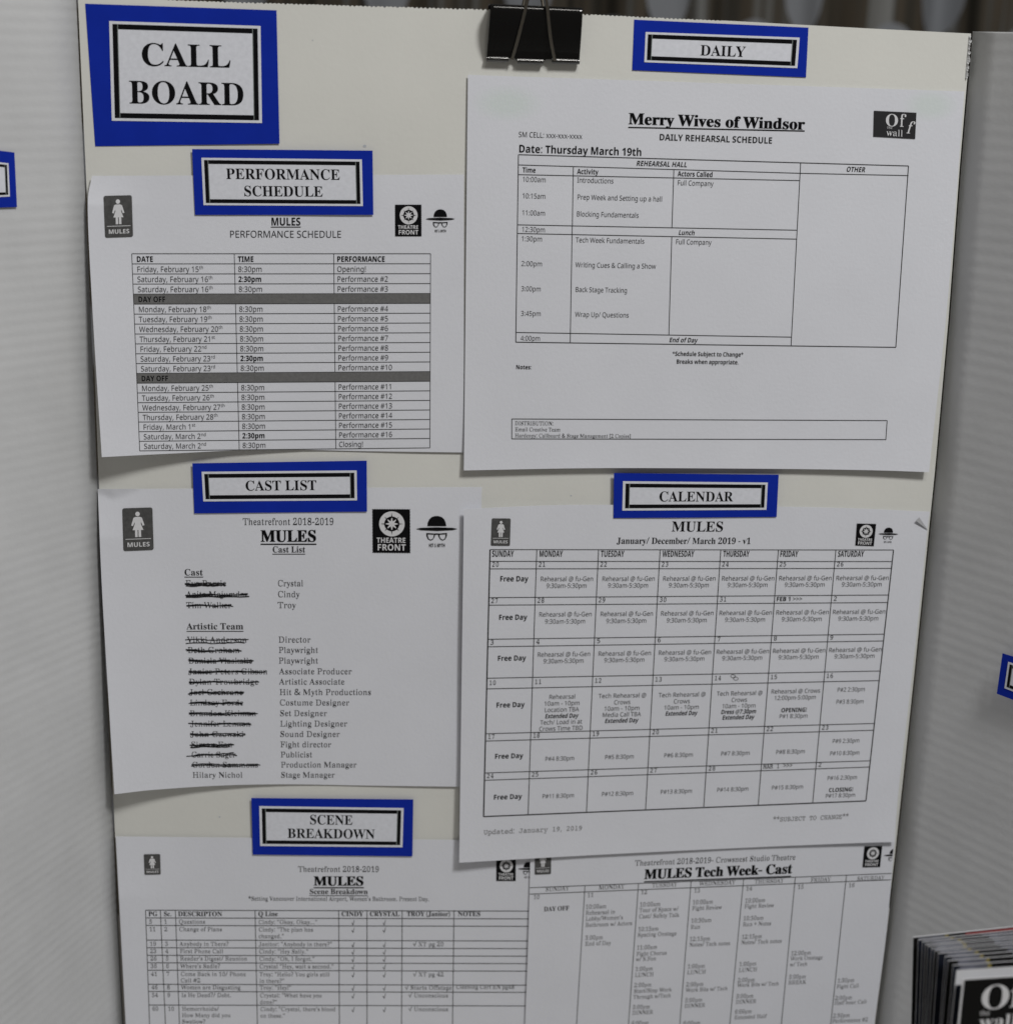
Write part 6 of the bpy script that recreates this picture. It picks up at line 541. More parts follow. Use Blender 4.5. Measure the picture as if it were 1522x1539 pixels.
FONT['m'] = {
 'A': "404|.h.C.V.D.K.G.F.N.D.[.E.h.K.o.T.r.e.s.m.s0*29/R29/B2:/72>/02E/.2P/02^/72f/D2i/]2j0c2j0q2i0z2g1&2_1-2R2V.s2[.s2l.r2u.o2z.h2}.[2z.O2v.H2m.D2].C1[.C1J.D1>.G17.N14.[16.h1=.o1H.r1Y.s1y.s1X/i/c/i/E.s/g.s/w.r0).o00.h02.[00.N0).G/w.D/f.C|/s0;1H0;0X29",
 'B': "404|.x.C.g.I.a.[.c.i.i.o.u.r/0.s/<.s/<29/129.x2:.l2=.e2D.c2P.i2d.z2j0c2j1+2h1G2c1b2X1v2L20272<1w2@1V2;172,0w1m0c220R2H0=2U0!2Y/[2W/G2R/42J/!2>.m2/.^1w.R1f.K1O.G16.D0s.C|/q0r0]0r0z0t170x1I1%1U121^1A1a1T1Z1q1K2*13250k29/q29|/q.s0b.s1..u1K.{1b/)1o/61w/G1z/^1w/v1n0.1^0:1H0B1-0F0e0H/q0H",
 'C': "404|0j.90N.;06.?/y.G/c.S/M.c/;.t/,/-.x/C.m/[.e/v.a08.^0U.a0t.e15.m1O.x1i/,2$/;28/M2I/c2X/y2e072n0O2s0k2u1%2s1<2o1T2i1o2^1x2k2-2o2=2l2D2b2E2@2F1S2E1G2B1?2;1;2/192$1:1v1>1p1I1k1a1e1r1Z2&1L241;2>1(2D0k2F0M2D042;/x2./f1u/T1]/J1@/C0{/A0U/C08/H/w/Q/^/_/G/o/60&/&0<.w0R.p0m.n1-.p1H.x1c/*2!/<2./B26/D2@/C2H/>2M/62N/-2K.}2A.p22.c1x.U1i.M1W.G1E.A14.=0}.:",
 'D': "404|0=.B03.B0$.B/s.C/j.C/#.C.l.I.f.[.h.h.m.o.v.r/+.s/3.s/329/+29.w2:.m2>.h2E.f2P.h2_.p2g.}2i/32j0W2j0t2h122d1I2Z1_2P1s2B2*23281{2D1f2M1M2T142X0t2Z0U2X082S/w2L/[2A/C23/.2#.u1m.f1X.X1B.N1&.G0b.C|07.q0^.s1%.z1A/+1V/;1h/O1t/k1{012!0U1{0}1t1A1h1Z1U1q1@2%1#210[28052:/}2:/i29/i.s",
 'E': "404|.s.C.a.I.Y.[.[.i.d.p.p.r/).s/>.s/>29/)29.p2:.d2=.[2D.Y2P.]2_.e2g.q2i/)2j2/2j2A2c2F2N2F1X2E1K2B1B2;1<2/1:2#1<1w1A1s1J1r1W1r29/s29/s0}0q0}0q130r1B0u1L0{1Q1,1S171Q1=1J1@1>1A1,1A0G1@041=0)170!1,/{0{0!0u0)0r060q0I0q0R/s0R/s.s1r.s1r/N1s/c1v/o2!/v2//x2;/v2B/p2E/f2F/V2F.[2A.I2/.C",
 'F': "404|.{.C.j.I.d.[.e.h.j.o.s.r/%.s/F.s/F29/#29.j2?.d2P.j2d.{2j2;2j2L2c2R2N2R1Q2L1@2;1:2/1<2(1A2$1J2!1W2!29/{29/{0}0z0}0z1+0{1>1#1J1*1Q151S1D1M1I191I0>1H001E0&1?/}15/{1*0!1#0)0{060z0I0z0R/{0R/{.s0i.s1!.n1).[1#.I0m.C",
 'G': "404|0p.90R.;07.?/x.G/a.R/J.b/8.s/(/,.t/A.j/Y.b/u.[07.Z0U.[0t.b15.i1O.t1i/&2$/728/I2I/^2X/u2e022n0K2s0h2u1#2s1;2p1R2i1k2_1u2m2)2q272n2?2f2B2T2C2;2C1i2B1Y2=1P261K2*1J2#1J1x1K1q1R1i1g1b1u1U2)1G25162?1!2D0h2F0J2D022</v2//c1w/Q1^/F1B/@0}/>0U/@07/E/u/O/Z/^/D/o/10).}0?.q0X.k0u.i15.k1P.r1o/!1o/s0u/s0g/y0c0/0d090g0@0m0C0w0D2S0D2b0?2f0/2d0#2_/x2W/t2K/s2G/s2G.h2E._2B.W25.P1s.E1^.?1H.<",
 'H': "404|/#.C.l.I.f.[.h.h.m.o.v.r/+.s/3.s/329/+29.w2:.m2>.h2E.f2P.h2_.p2g.}2i/32j/y2j022i0>2g0E2_0H2P0E2D0>2=012:/w29/h29/h0y1T0y1T291>291-2:1!2>0w2E0u2P0w2^1#2f112i1F2j2>2j2P2d2V2P2U2E2O2>2E2:27292/292/.s27.s2F.r2P.o2U.h2V.[2T.M2M.F2@.D2-.C1D.C11.D1$.F0w.M0u.[0w.h1#.o11.r1D.s1T.s1T0J/h0J/h.s0$.s05.r0@.o0F.h0H.[0E.N0?.G03.D0!.C",
 'I': "404|/B.C/0.I/*.[/,.i/3.p/?.r/R.s0C.s0C29/R29/?2:/32=/,2D/*2P/-2_/42g/@2i/R2j1z2j222d282P262D202=2#2:1k290y290y.s1k.s2!.r2/.p26.i28.[26.N20.G2#.D1k.C",
 'J': "404|0<.90&.:/m.</X.A/G.F/8.K/+.Q.v.Z.n.c.j.k.i.z.i/o.j0%.m00.s06/$07/006/701/;0%/=/k/?/L/G/4/S.}/f.o/{.g09.e0U.g0m.p1!/$1./915/U17/y172906290!2:/q2=/k2D/i2P/k2_/r2g0$2i062j2L2j2_2d2f2P2d2D2[2=2P2:2=291m291m/q1k/M1e/01Y.q1L.[1:.L1!.B0_.;",
 'K': "404|.t.C.c.I.[.[.^.h.d.o.l.r.y.s/?.s/?29.w29.d2?.[2P.c2d.t2j022j0B2i0L2f0Q2^0S2P0Q2D0I2=0<2:0)29/t29/t0e1K291?291)2?0{2P1&2d192j2B2j2S2d2X2P2W2E2Q2>2F2:262921290d0p0w0i100[1C0H1M0<1X0+1g/q2;.s2E.s2T.r2^.o2d.h2f.[2_.I2M.C2-.C2#.D1x.E1s.I1o.P1;/R1&/u0l030T0C0>0J/t0(/t.s00.s0@.r0K.o0Q.h0S.[0Q.N0L.G0B.D02.C",
 'L': "404|.p.C.].I.W.[.Y.i.a.p.m.r/$.s/N.s/N29/$29.m2:.a2=.Y2D.W2P.Y2_.b2g.n2i/$2j0s2j1+2d112P1/2D1(2=0v2:0c290*290*.s2).s2)/q2*0*2-06240<2@0>2M0<2T062W0*2X/q2X.[2R.I2@.C",
 'M': "404|.a.C.M.I.H.[.I.h.O.o.Y.r.j.s.u.s/#2;.y2;.j2=._2@.Y2G.W2R.^2d.o2j/J2j/c2d/p2R0_041L2R1Y2d1q2j2N2j2_2d2e2R2c2G2]2@2R2=2D2;2>2;2H.s2R.s2c.r2m.o2s.h2u.[2o.I2].C1X.C1I.D1?.G19.N17.[19.h1@.o1L.r1a.s1o.s1g2+1$/y0y/m0s/f0j/b0[/a0O/b0F/f0@/m0:/y/P2+/J.s/c.s/s.r0!.o0).h0+.[0).N0#.G/t.D/e.C",
 'N': "404|1y.>1n.>1h.@1c.E1Z.P/]1w/].s0,.s0;.r0F.o0L.h0N.[0K.N0E.G09.D0&.C.x.C.f.I.a.[.c.h.h.o.r.r/&.s/-.s/-29.o2:.]2=.R2D.N2P.Q2^.Z2f.l2i//2j/L2j/Z2i/d2f/k2_/r2S1g/>1g291A291(2?0y2P0{2^1(2f132i1C2j2I2j2[2d2c2P2a2E2Y2>2O2:2@292;292;.N29.E25.@2..>2!.>",
 'O': "404|0^.90D.;0-.@/q.H/Z.S/G.d/6.u/(/..u/D.k/].d/x.^09.]0V.^0u.d17.k1Q.u1k/&2&/62:/G2K/Z2Y/q2f0-2n0D2s0^2u0x2s152n1K2f1b2Y1u2K2,2:2;2&2G1k2Q1Q2Y172^0u2_0V2^082Y/v2Q/Z2G/B2;/,2,.s1u.c1b.R1K.G15.?0x.;|0^.i0x.l15.s1I/%1[/81k/O1u/l1{012!0V1{0}1u1B1k1^1[1v1I2-152:0x2B0^2D0C2B0,2:/r2-/a1v/Q1^/G1B/A0}/?0V/A01/G/l/Q/O/a/8/s/%0-.s0D.l",
 'P': "404|.y.C.h.I.c.[.h.n.z.s/J.s/J29/329.y2:.l2=.e2D.c2P.h2d.y2j0a2j192g1c2Z2)2I2@222M1m2R1F2M0{2@0[2)0D1c03190)0a0$0%0$0%.s0m.s1).n11.[1/.N1).G0y.D0j.C|0%0P0e0P180U1X0e1m1!1t1E1m1h1X2%18240e290%29",
 'Q': "404|/b-E/Y-G/Q-M/L-U/J-^/N-i/Y-v/m.-0).D/k.M/S.Z/?.m/./&.y/>.m/W.e/u._08.]0V.^0u.d15.k1O.u1i/(2$/728/H2I/[2X/q2e0-2n0E2s0^2u0x2s152n1K2e1b2X1u2I2,282;2$2G1i2Q1O2Y152^0t2_0V2^082Y/w2R/[2H/C2;/.2,.u1u.e1c.U1K.J15.C0w.>0[.<0P.<0F.=0!-u0<.!0W.(0v.*1/.)1F.!1]-w1k-u1y-v2*-{25.$2>.&2E.$2K-z2P-r2Q-i2O-b2G-Y2<-R2/-L1{-H1m-G1^-H1K-L17-R0}-X0k-[0[-^0F-[0/-T/o-I/i-F|0^.j0x.m15.u1I/(1[/;1k/R1u/o1{032!0V1{0{1u1@1k1[1[1t1J2-152:0y2B0^2D0D2B0-2:/s2,/a1t/Q1Z/G1?/A0{/?0V/A03/G/m/Q/Q/a/:/s/&0-.t0D.m",
 'R': "404|.p.C.^.I.W.[.Y.h.^.o.h.r.u.s/9.s/92;.t2;._2A.W2R.^2d.p2j0H2j0i2i1)2g1>2d1P2_1_2X1l2Q1z2D2,23251{2:1g2<1P2:18220}2%0i1o0W1W0K1=0B1E0<1M051Y0%2C.s2N.s2^.r2h.o2m.h2o.[2i.I2V.C22.C2&.E1y.J1m.[1U.}1=/G1&/i0v/y0l0+0c030R090?0</n0</n.s0*.s0:.r0E.o0K.h0M.[0K.N0E.G0;.D0,.C|/n0i0X0i1(0m1E0z1V141]1Q1V1p1E2+1)270Z2;/n2;",
 'S': "404|/;.6/&.>.y.X.w.w.u/:.u/L.u/R.v/a.z/j/(/o/4/q/G/i/Q/Q/W/?/e/./t.z0..p0E.i0b.g1!.i1;.p1N.}1]/11f/A1i/T1b/u1K0/1&0:0O0A000G/p0N/W0X/E0e/30x/(17/$1U/&1l/-2%/729/E2I/V2W/m2e0*2n0C2s0_2u0z2s1;2l1Y2b1Z2j1_2o1f2r1p2s2(2o2/2f251m251j2/1V1w1P1f1V1Z1k1T1z1J2-1=281,2@0s2E0[2F0B2D0,2>/t23/g2$/^1m/Z1X/a1B/o110,1#0M0w1)0p1S0g1u0V220@2@0#2E/[2B/A2;/*2..o1w.[1a.L1E.A1&.;0_.90F.:0..?/p.F/U.P/S.C/N.;/F.7",
 'T': "404|/Y.C/H.I/B.[/D.h/I.o/Q.r/a.s0C.s0C29/=29/:1;/91)/50w/.0q.{0o.i0v.d1/.h2Q.o2d/&2j2;2j2N2d2T2Q2X1-2S0u2B0o240q2-0w2*1)2(1;2$290y290y.s1_.s1s.n1z.[1t.I1c.C",
 'U': "404|0^.90?.;0#.C/e.O/N.c/=.y/1/;/*/[/&0(/&29.y29.k2:.a2>.Z2E.X2P.Z2_.d2g.p2i/)2j/m2j0&2i032f092^0<2P092E032=0%2:/m29/^29/^0//_/m/d/R/j/>/t/-0+.w0B.m0b.j1%.m1=.w1N/-1W/>1^/R1c/m1e0/1e291Q291=2:102=1)2D1%2P1(2^1/2f192i1J2j2J2j2[2d2c2P2a2E2Z2>2P2:2@292;292;0(28/O2,/(1r.c1T.K11.=",
 'V': "404|0W.?0J.A0A.I03.f.m29.[2:.P2=.J2E.H2P.N2d.a2j/m2j/}2i0,2f022^032P0,2?/o29/I290c/!1w291J29132?1+2P1-2^132f1=2i1L2j2[2j2n2d2t2P2r2E2m2>2c2:2S292O2911.f1*.T1#.I0v.A0k.?",
 'W': "404|/J.C/C.D/?.G/<.U.d2;._2;.K2A.D2R.F2[.J2d.P2h.W2j/k2j/y2i0(2e0.2^002R0)2A/m2;/=2;/c/?0A1S0D1[0H1b0M1d0U1e0f1e0n1e0t1c0x1]0{1T1c/?2)2;1M2;172A102R122^182e1B2i1P2j2d2j2k2h2q2d2u2[2v2R2p2A2Z2;2V2;2).T2$.F1}.D1v.C1^.C1Q.G1J.Q0[1+/v.Q/t.J/q.F/l.D/e.C",
 'X': "404|.z.C.h.I.b.[.i.m/$.s0<0Y/+29.q2?.k2P.p2d/&2j/}2j042d0:2P032?/w29/m290^1&1R291G291.2?1%2P1(2Z1-2c152h1@2j2;2j2L2d2R2P2K2?25291#0[2>.s2S.m2Z.[2Y.Q2T.I2L.E2B.C1B.C14.D1+.H1&.O1$.[1&.h1-.o17.r1G.s1V.s0[05/b.s/u.s0+.r05.o0:.h0<.[0;.O06.H0-.D/y.C",
 'Y': "404|/g.C/U.D/J.G/D.N/B.[/D.i/K.p/W.r/l.s0B.s0B0./,29/&29.q2:.f2>.a2E.^2P.a2_.h2g.u2i/,2j/y2j0.2i092f0>2^0@2P0>2E072=0+2:/u29/j290a0[1Z291L291=2:132>1.2E1,2P1.2^132f1>2i1P2j252j2G2i2S2f2Z2^2]2P2Z2E2T2>2J2:2:2925290w0)0w.s1M.s1b.r1n.p1u.i1w.[1u.N1o.G1e.D1Q.C",
 'Z': "404|/G.C/:.E/0.K/*.U/&.c/+.t/8//1D29/k29/g1</_1,/L1%/:1-/51D/92Q/?2d/R2j1_2j1u2g2(2[2-2L2*2<1{2+/i.s1O.s1R/h1U/}1X0-1a031n052%0.2+/r2%.Y1y.I1g.C",
 'a': "404|0-.;/h.>/K.G/5.V/$.l.u/*.r/E.v/g/*0(/@0=/U0J/q0S060X0X0Z0s0Y130U1N0P1N0R1I0t1;111#1?0]1D0J1B071>/}16/b1,/Q1(/I1*/B1//=17/;1B/?1N/K1Z/a1f/z1n0=1r0^1t1!1r1<1m1Q1d1d1V1q1F1{122%0t2(0V2(.s29.s2K.r2W.o2_.i2b.[2Y.I2F.C1l.C1[.H1S.Y1P.o13.W0o.G0N.>|05.o0G.p0Y.t0m.y1!/&11//1=/91J/I1N/Y1N0#160*0y0.0c0/0@0-0%0(/j/x/Y/k/O/Z/L/H/Q/5/_/#/m.v0!.q",
 'b': "404|0u.=0S.@07.I/z.Y/g.p/g.T/d.G/X.C.v.C.b.I.Z.[.].h.e.o.q.r/(.s//.s//2c.q2d.e2i.^2p.[2u.Z2{.b32.v38/N38/]35/c3+/c1;/w1O061_0S1i0w1l191j1S1c1n1U2)1F2;132J0w2U0^2]0C2_0&2]/f2U/I2J/12:.u2(.c1l.Q1R.F17.?|0q.s13.v1L/%1c/61s/K2!/f2%0)2$0=1z0N1s0a1i0p1[0}1L1,1<141*190q1:0[190I14091,0*0}/x0p/n0a/g0O/c0=/a0)/c/p/g/^/n/L/x/=0*/108/%0H.y0[.t",
 'c': "404|0Y.;0;.=/x.D/].P/E.b/1.u.{/1.o/K.h/g.e0*.h0H.o0e.{1#/11;/E1N/]1^/x1k0:1r0X1t0r1r111m1L1e1j1V1p1i2)1o261l2=1e2@1W2A1D2A0a2;0M2(0G1s0L1h0Z1[0m1N1!1?1/1.180v1=0a1?0I1=05190!11/m1%/_0s/S0d/K0Q/F0?/D0+/H/e/R/I/e/2/}.{0=.q0^.n0y.q19.y1S/-1m/@1x/G2+/J25/H2</C2A/<2B/32?/%25.s2%.e1l.W1[.O1K.H19.C1%.>0n.<",
 'd': "404|0B.;0&.=/i.D/P.O/;._/*.s.v//.k/G.e/d.c0&.e0D.l0a.w0y/-15/@1G/V1V/p1d011j0L1m0o1j111a1J1P1a1;1a2c1N2c192d1+2g1!2n0{2{1&321;382%382435293+29.s2H.s2_.n2h.[2b.I2N.C1j.C1_.G1[.T1[.q1E.X1+.H0g.>|0P.q0e.s0w.w1-/$1<//1H/<1R/K1Z/[1_/p1b0)1_0=1Z0N1S0a1I0p1=0}1/1,0y140g190P1:0317/t1-/^0v/M0_/D0D/A0%/D/d/N/I/_/4/u/#03.u",
 'e': "404|0Z.;0:.=/w.D/[.O/D._/1.r.{//.p/H.i/f.g0+.j0I.q0g/!1%/31</G1O/a1_/u1i011o0H1s0c1t1&1r1B1k1[1a1t1Q2-1?2<1+2H0o2O0T2Q0:2N0(2E/y26/v2!/u/F/u/K/V/V/>/i/+0#.w0?.n0a.k0q.l1&.o17.s1G.x1X/$1k/-2(/729/:2B/92I/42N/-2P/$2L.s2@.g25.^2&.V1r.P1_.J1L.E19.A1&.=0n.<|/H0F1o0F1i0a1^0v1M1-191;0}1B0c1E0E1C0-1;/q1//^0w/P0b",
 'f': "404|/E.C/0.I/).[/0.n/D.t0!.t0!12/E12/118/*1J/11]/D1d/{1d/z1o/y1{/}2=0(2T032i0B2y0U3*0p3214371W392&352?3*2G2q2E2h2?2_272Y2,2X1y2Y1i2]1V2a1A2b1*2_0s2Y0f2P0[2D0V230T1w0T1n0T1d1q1d2,1]231J2,181s120V120V.t1l.t2&.n2-.[2&.I1m.C",
 'g': "404|0L,r0#,u/g-$/^-6/a-@/g-H/p-N/{-P0/-O0=-M0X-K0w-N13-U1D-d1P-v1W.51Y.V1Y/$1E.l1-.]0m.S0M.P03.S/t.Y/].e/H.s/7/+/)/?.y/V.s/q.q02.s0M.z0g/+1#/918/J1I/_1W/w1d051j0P1m0j1j1(1c1A1U1X1E1X1^1^1i1m1l2E1l2Y1f2a1S2^1H2V1A2K1=281;221;22.M21.52/-z2,-i2#-R1s-B1c-51M-)14,z0q,t|0T/+0q/.1./71B/E1Q/Y1Z/r1^021Z0L1Q0e1B0y1/1.0q170T190:170!1./i0y/W0f/M0M/J02/M/r/W/Y/h/F/{/709/.",
 'h': "404|/&.C.m.I.g.[.i.h.p.o.{.r/3.s/:.s/:2c.}2e.o2i.i2p.g2{.m32/&38/Y38/i35/m3+/m1F0+1Y0C1i0[1q0u1t191q1S1g1k1T1x1C2&1/2-0r2/0U2/.s2=.s2T.n2].[2U.I2B.C1B.C16.D1..H1).O1(.[1*.h1/.o19.r1H.s1U.s1U0I1S0c1M0w1C1,15171#1=0j1@0R1=0>150-1)/y0t/p0a/m0I/m.s/{.s00.r09.o0?.h0@.[0?.O0;.H03.D0%.C",
 'i': "404|0c2P0O2R0E2V0@2b0>2s0?3-0A3;0E3E0K3K0T3M0c3N0u3L1#3F1)381*2}1)2f1$2X0u2R|/<.C/).I.}.[/).n/>.s0J.s0J1;/d1;/M1A/F1S/M1f/c1l0k1l0y1i1!1^1!.s25.s2G.n2N.[2L.O2H.H2@.D23.C",
 'j': "404|132P0}2R0r2V0m2b0k2s0l3-0n3;0r3E0x3K1&3M133N1E3L1O3F1S381T2}1S2f1O2X1F2R|0+,s/[,w/D-&/<-8/>-B/D-J/M-P/X-R/r-P0&-N07-M0T-P0m-W1!-f1/-x16.718.X181;/W1;/@1A/81S/?1f/R1l1W1l1g1i1l1^1l.r1j./1g-r1b-_1Y-P1O-C1C-913-.0z-$0c,y0H,u",
 'k': "404|/).C.o.I.i.[.k.i.r.p/$.r/8.s/H.s/H2c/:2c/%2d.r2g.k2n.h2{.o32/(38/i38/w35/{3+/{0H1(1?0s1I0m1V0t1g1/1l201l2C1f2J1T2D1D231>1x1;1e161W101J1&1;0u0e0H2..s2K.s2W.r2a.o2f.h2g.[2a.I2K.C1J.C16.H1/.X15.i1H.s0?0+/{/k/{.b/z.S/v.J/o.E/h.C",
 'l': "404|/C.C//.I/).[/0.n/D.s0G.s0G2c/i2c/N2d/@2i/:2p/82{/>32/R380h380v350{3+0{.s2/.s2A.n2H.[2F.O2B.H2:.D2-.C",
 'm': "404|.^.C.J.I.D.[.F.h.L.o.X.r.l.s.s.s.s1;.d1;.K1A.D1S.J1f.^1l/81l/A1k/F1h/I1b/J1V/^1h/t1q011t0L1o0b1b0o1J1*1b1B1o1a1t1}1q271g2F1T2O1>2U0{2W0U2W.s2^.s2p.r2z.o3$.h3&.[2{.I2j.C2@.C2,.K2$.f2$0I2#0h1{1!1w111l1<1Y1@1D1;131,1+0w1%0c1#0I1#.s1*.s1;.r1E.o1K.h1L.[1G.I15.C0f.C0W.E0Q.J0N.U0M.i0M0e0J0{0A12031</}1@/i1</W11/J0x/J.s/X.s/i.r/r.o/x.h/y.[/x.O/t.H/k.D/^.C",
 'n': "404|/).C.o.I.h.[.j.h.q.o/!.r/4.s/;.s/;1;/,1;.o1A.h1S.j1a.q1h/$1k/<1l/Z1l/j1i/o1^/o1F0,1Y0D1i0]1q0w1t1:1q1T1g1l1T1y1C2(1/2.0r2/0U2/.s2>.s2U.n2^.[2[.O2T.H2I.D2:.C1J.C1:.D10.G1+.N1).[1+.h11.o1;.r1J.s1T.s1T0I1P0m1D1,1/1;0k1@0T1=0@150.1)/z0s/q0a/n0J/n.s/}.s01.r0;.o0@.h0B.[0@.M0;.G00.D/y.C",
 'o': "404|0^.;0E.<0..@/r.F/].O/D._//.s.y//.m/H.f/f.c0*.f0H.m0f.y1$//1;/D1N/[1^/r1h0-1o0D1s0^1t0x1s151o1K1h1a1^1x1N221;2C1$2O0f2V0H2X0*2V/f2O/H2C//22.s1x._1a.O1K.F15.@0x.<|0^.k0u.l1/.q1A.y1Q/*1a/71l/G1t/Y1x/o1z0*1x0?1t0S1l0g1a0w1Q1+1A161/1>0u1C0^1E0H1C041>/}16/l1+/]0w/Q0g/I0S/D0?/B0*/D/o/I/Y/Q/H/]/8/l/*/}.y04.q0H.l",
 'p': "404|.u,r.b,x.Y-/.[-;.d-B.p-F/)-G//-G//1;.z1;.c1A.Y1S.b1f.u1l/N1l/]1i/c1^/c1=/z1Q0:1a0V1j0v1m191j1S1c1n1V2)1G2;142J0x2U0^2]0C2_0%2]/d2V/H2K/12<.v2+.e1p.U1W.K1=.D0{.B0W.E08.N/x.^/b.t/b-G0W-G0l-A0r-/0p-$0l,w0c,s0T,r|0p.u13.x1L/(1c/81s/M2!/h2%0)2$0<1z0N1s0_1i0o1[0{1M1+1<121*170p180Z170H12081*0)0z/w0n/n0^/f0M/b0</a0)/b/q/f/^/n/M/w/?0)/308/)0H.{0Z.v",
 'q': "404|0i,r0[,s0R,w0M-$0L-/0R-A0g-G1]-G1].t1F.^1,.N0g.E0B.B0&.D/g.K/N.U/9.e/&.v.s/1.h/H.a/d.^0%.a0C.h0_.s0x/)14/;1G/Q1V/k1c0,1j0H1m0i1j1+1a1D1Q1]1=1]1^1c1i1q1l2H1l2]1f2e1S2b1H2Z1A2N1=2;1;251;25-G2D-G2[-A2e-/2],x2H,r|0N.u0c.v0u.{1,/)1:/31F/?1P/N1W/_1]/q1^0)1]0<1W0N1P0_1F0o1:0{1,1+0u120c170N180:170)12/r1+/d0{/V0o/L0a/D0O/@0=/>0)/A/h/K/M/[/8/r/(01.x",
 'r': "404|/).C.o.I.i.[.o.n/*.s/f.s/f1;/=1;/%1A.x1S/$1f/81l0+1l081i0=1^0=1$0V1A0r1V141h1Q1q1q1t2*1s2:1o2G1h2S1X2X1H2U1<2O122E1+2;1)211+1}131l1:1Z1=1E1:1/110q0}0W0f0=0I0=.s1R.s1f.n1m.[1k.O1g.H1^.D1P.C",
 's': "404|/>.;/+.C/$.[/$/=/+/Q/=/X/K/S/T/C/[/6/i/)/z.x05.o0M.j0i.h1%.i19.n1H.v1W/-1^/A1X/V1J/e1</j1)/m0m/n0X/n08/o/w/t/^/{/J0+/60=/+0S/&0q/*11/51G/G1Y/Y1g/q1n001s0M1u0h1s1&1o1>1i1C1g1H1f1O1h1^1p1e1r1l1s2!1j2(1P2(1)2!0k1l0c1_0h1N0x1:111!1>0d1F0F1I011G/{1C/m1;/_1+/Y0s/_0a/n0S/y0O0.0L0W0J0x0H190E1Q0A1g0:1x002+0!24/n29/Z2;/E27/*2,.m1t.W1a.K1I.C10.=0m.<0T.=0<.?/}.D/a.J/K.?",
 't': "404|0x.=0S.@07.I/y.Y/h.p/a/&/[/A/Z/d/Z1)/!1).i1/.c1@.e1M.m1T.{1W/51X/Z1X/Z2T/b2k/u2r0)2o012g042W052B051X1a1X1x1R2$1@1y1/1d1)051)05/n06/V08/D0;/50C/%0O.v0a.p0u.o11.q1H.v1c/%1z/022/62=/82F/62N/12S/)2T.z2Q.o2E.d24.X1y.O1i.J1X.E1H.B11.>",
 'u': "404|0D.</w.A/W.O/A.h/5/./0/X/01;.{1;.e1A.[1S.d1f.w1l/O1l/Y1k/a1h/c1a/d1T/d/f/f/K/l/7/v/(0*.w0=.q0T.o0l.q1&.y19/+1G/;1O/N1R/f1R1;1$1;0m1A0g1S0n1f1&1l1o1l1}1j2)1e2+1Y2,1J2,.s2;.s2Q.n2Y.[2S.I2?.C1g.C1W.F1R.P1R.i1B.Z11.P0{.G0k.A0W.=",
 'v': "404|0X.80J.90A.>09.G02.U.y1;.g1=.Z1@.S1G.Q1S.X1f.m1l/q1l0%1k0/1h041a061S041G0-1@/{1=/j1;/]1;0Y.q1b1;1M1;191=1+1@1#1G0{1S1!1a1(1h121k1@1l2N1l2c1f2j1S2h1G2a1@2S1=2B1;2<1;1(.U0{.F0s.>0i.9",
 'w': "404|/o.8/c.9/Y.>/S.G/M.U.Z1;.M1=.D1A.?1H.=1S.C1f.V1l/V1l/f1k/o1h/t1a/u1S/s1G/m1@/_1=/K1;/51;/p/&0@0_0K0p0]0v0k0t0s0o0y0f1#0W1M/&2,1;1o1;1[1=1P1@1I1G1G1S1I1_1M1g1V1k1f1l2f1l2u1f2z1S2x1H2t1A2k1=2]1;1l.N1b.=1N.81B.919.>13.G1..U0[0:01.N0&.=",
 'x': "404|.w.C.f.I.a.].j.n/+.s/2.s0D0./41;//1;.z1=.o1@.j1G.h1R.j1_.q1g/!1k/61l/{1l0;1f0C1R0:1A/w1;0f0N1O1;1H1;1-1A1#1R1,1f1F1l2C1l2L1j2S1f2X1^2Z1S2Q1A281;2.1;1(012C.s2F.s2Y.m2b.Z2_.N2W.G2K.D28.C1M.C14.I1+.Z13.m1I.s1[.s0c/l/o.s/z.s09.m0B.Z09.I/y.C",
 'y': "404|.},r.o,s.g,w.b-$.a-/.g-A.y-G/i-G0D.X/#1;.l1=.a1A.Y1H.W1S.^1f.s1l/v1l0*1k041h091a0;1S091H021A0%1=/o1;/c1;0c/71f1;1W1;1E1=191A121H1/1S111a171h1@1k1N1l2H1l2[1f2d1S2b1H2Z1A2P1=2A1;0D-G0R-G0g-F0t-C0{-<1!-/0w,x0c,r",
 'z': "404|/R.C/=.F/1.P/-.c//.n/3.w/D/01P1;/e1;/e1+/d0p/a0b/X0X/L0V/:0]/40r/41P/91_/I1i/d1l1b1l1}1h221[271I241;2*1+1t0s/p.s1c.s1c/*1d/>1g/L1n/T1{/W22/Q27/=27.a25.Q2..H1}.D1k.C",
 '0': "404|0^.80C.;0+.D/p.S/[.i/L/(/?/F/8/b/30#/00B//0d/011/51T/<1v/F29/S2R/i2m0%3$0@300^330z31173(1M2s1a2^1q2D2!2%2*1f2/1H221*230d220;2./r2%/P1v/31i.t1S.Y1=.G0}.<|0^.i0u.m1/.}1?/:1H/R1O/q1S0:1T0d1S121O1U1H1t1?221/2J0v2X0^2]0G2X042J0!22/t1t/m1U/i12/g0d/i0:/m/q/s/R0!/:04.}0G.m",
 '1': "404|/[.C/G.I/A.[/C.i/J.o/W.r/p.s0L.s0L2R/i2C/c2B/^2B/K2G/F2V/K2g/[2o0g3/0u311$3,1(2v1(.s1^.s1u.r2(.o2/.i21.[2+.I1q.C",
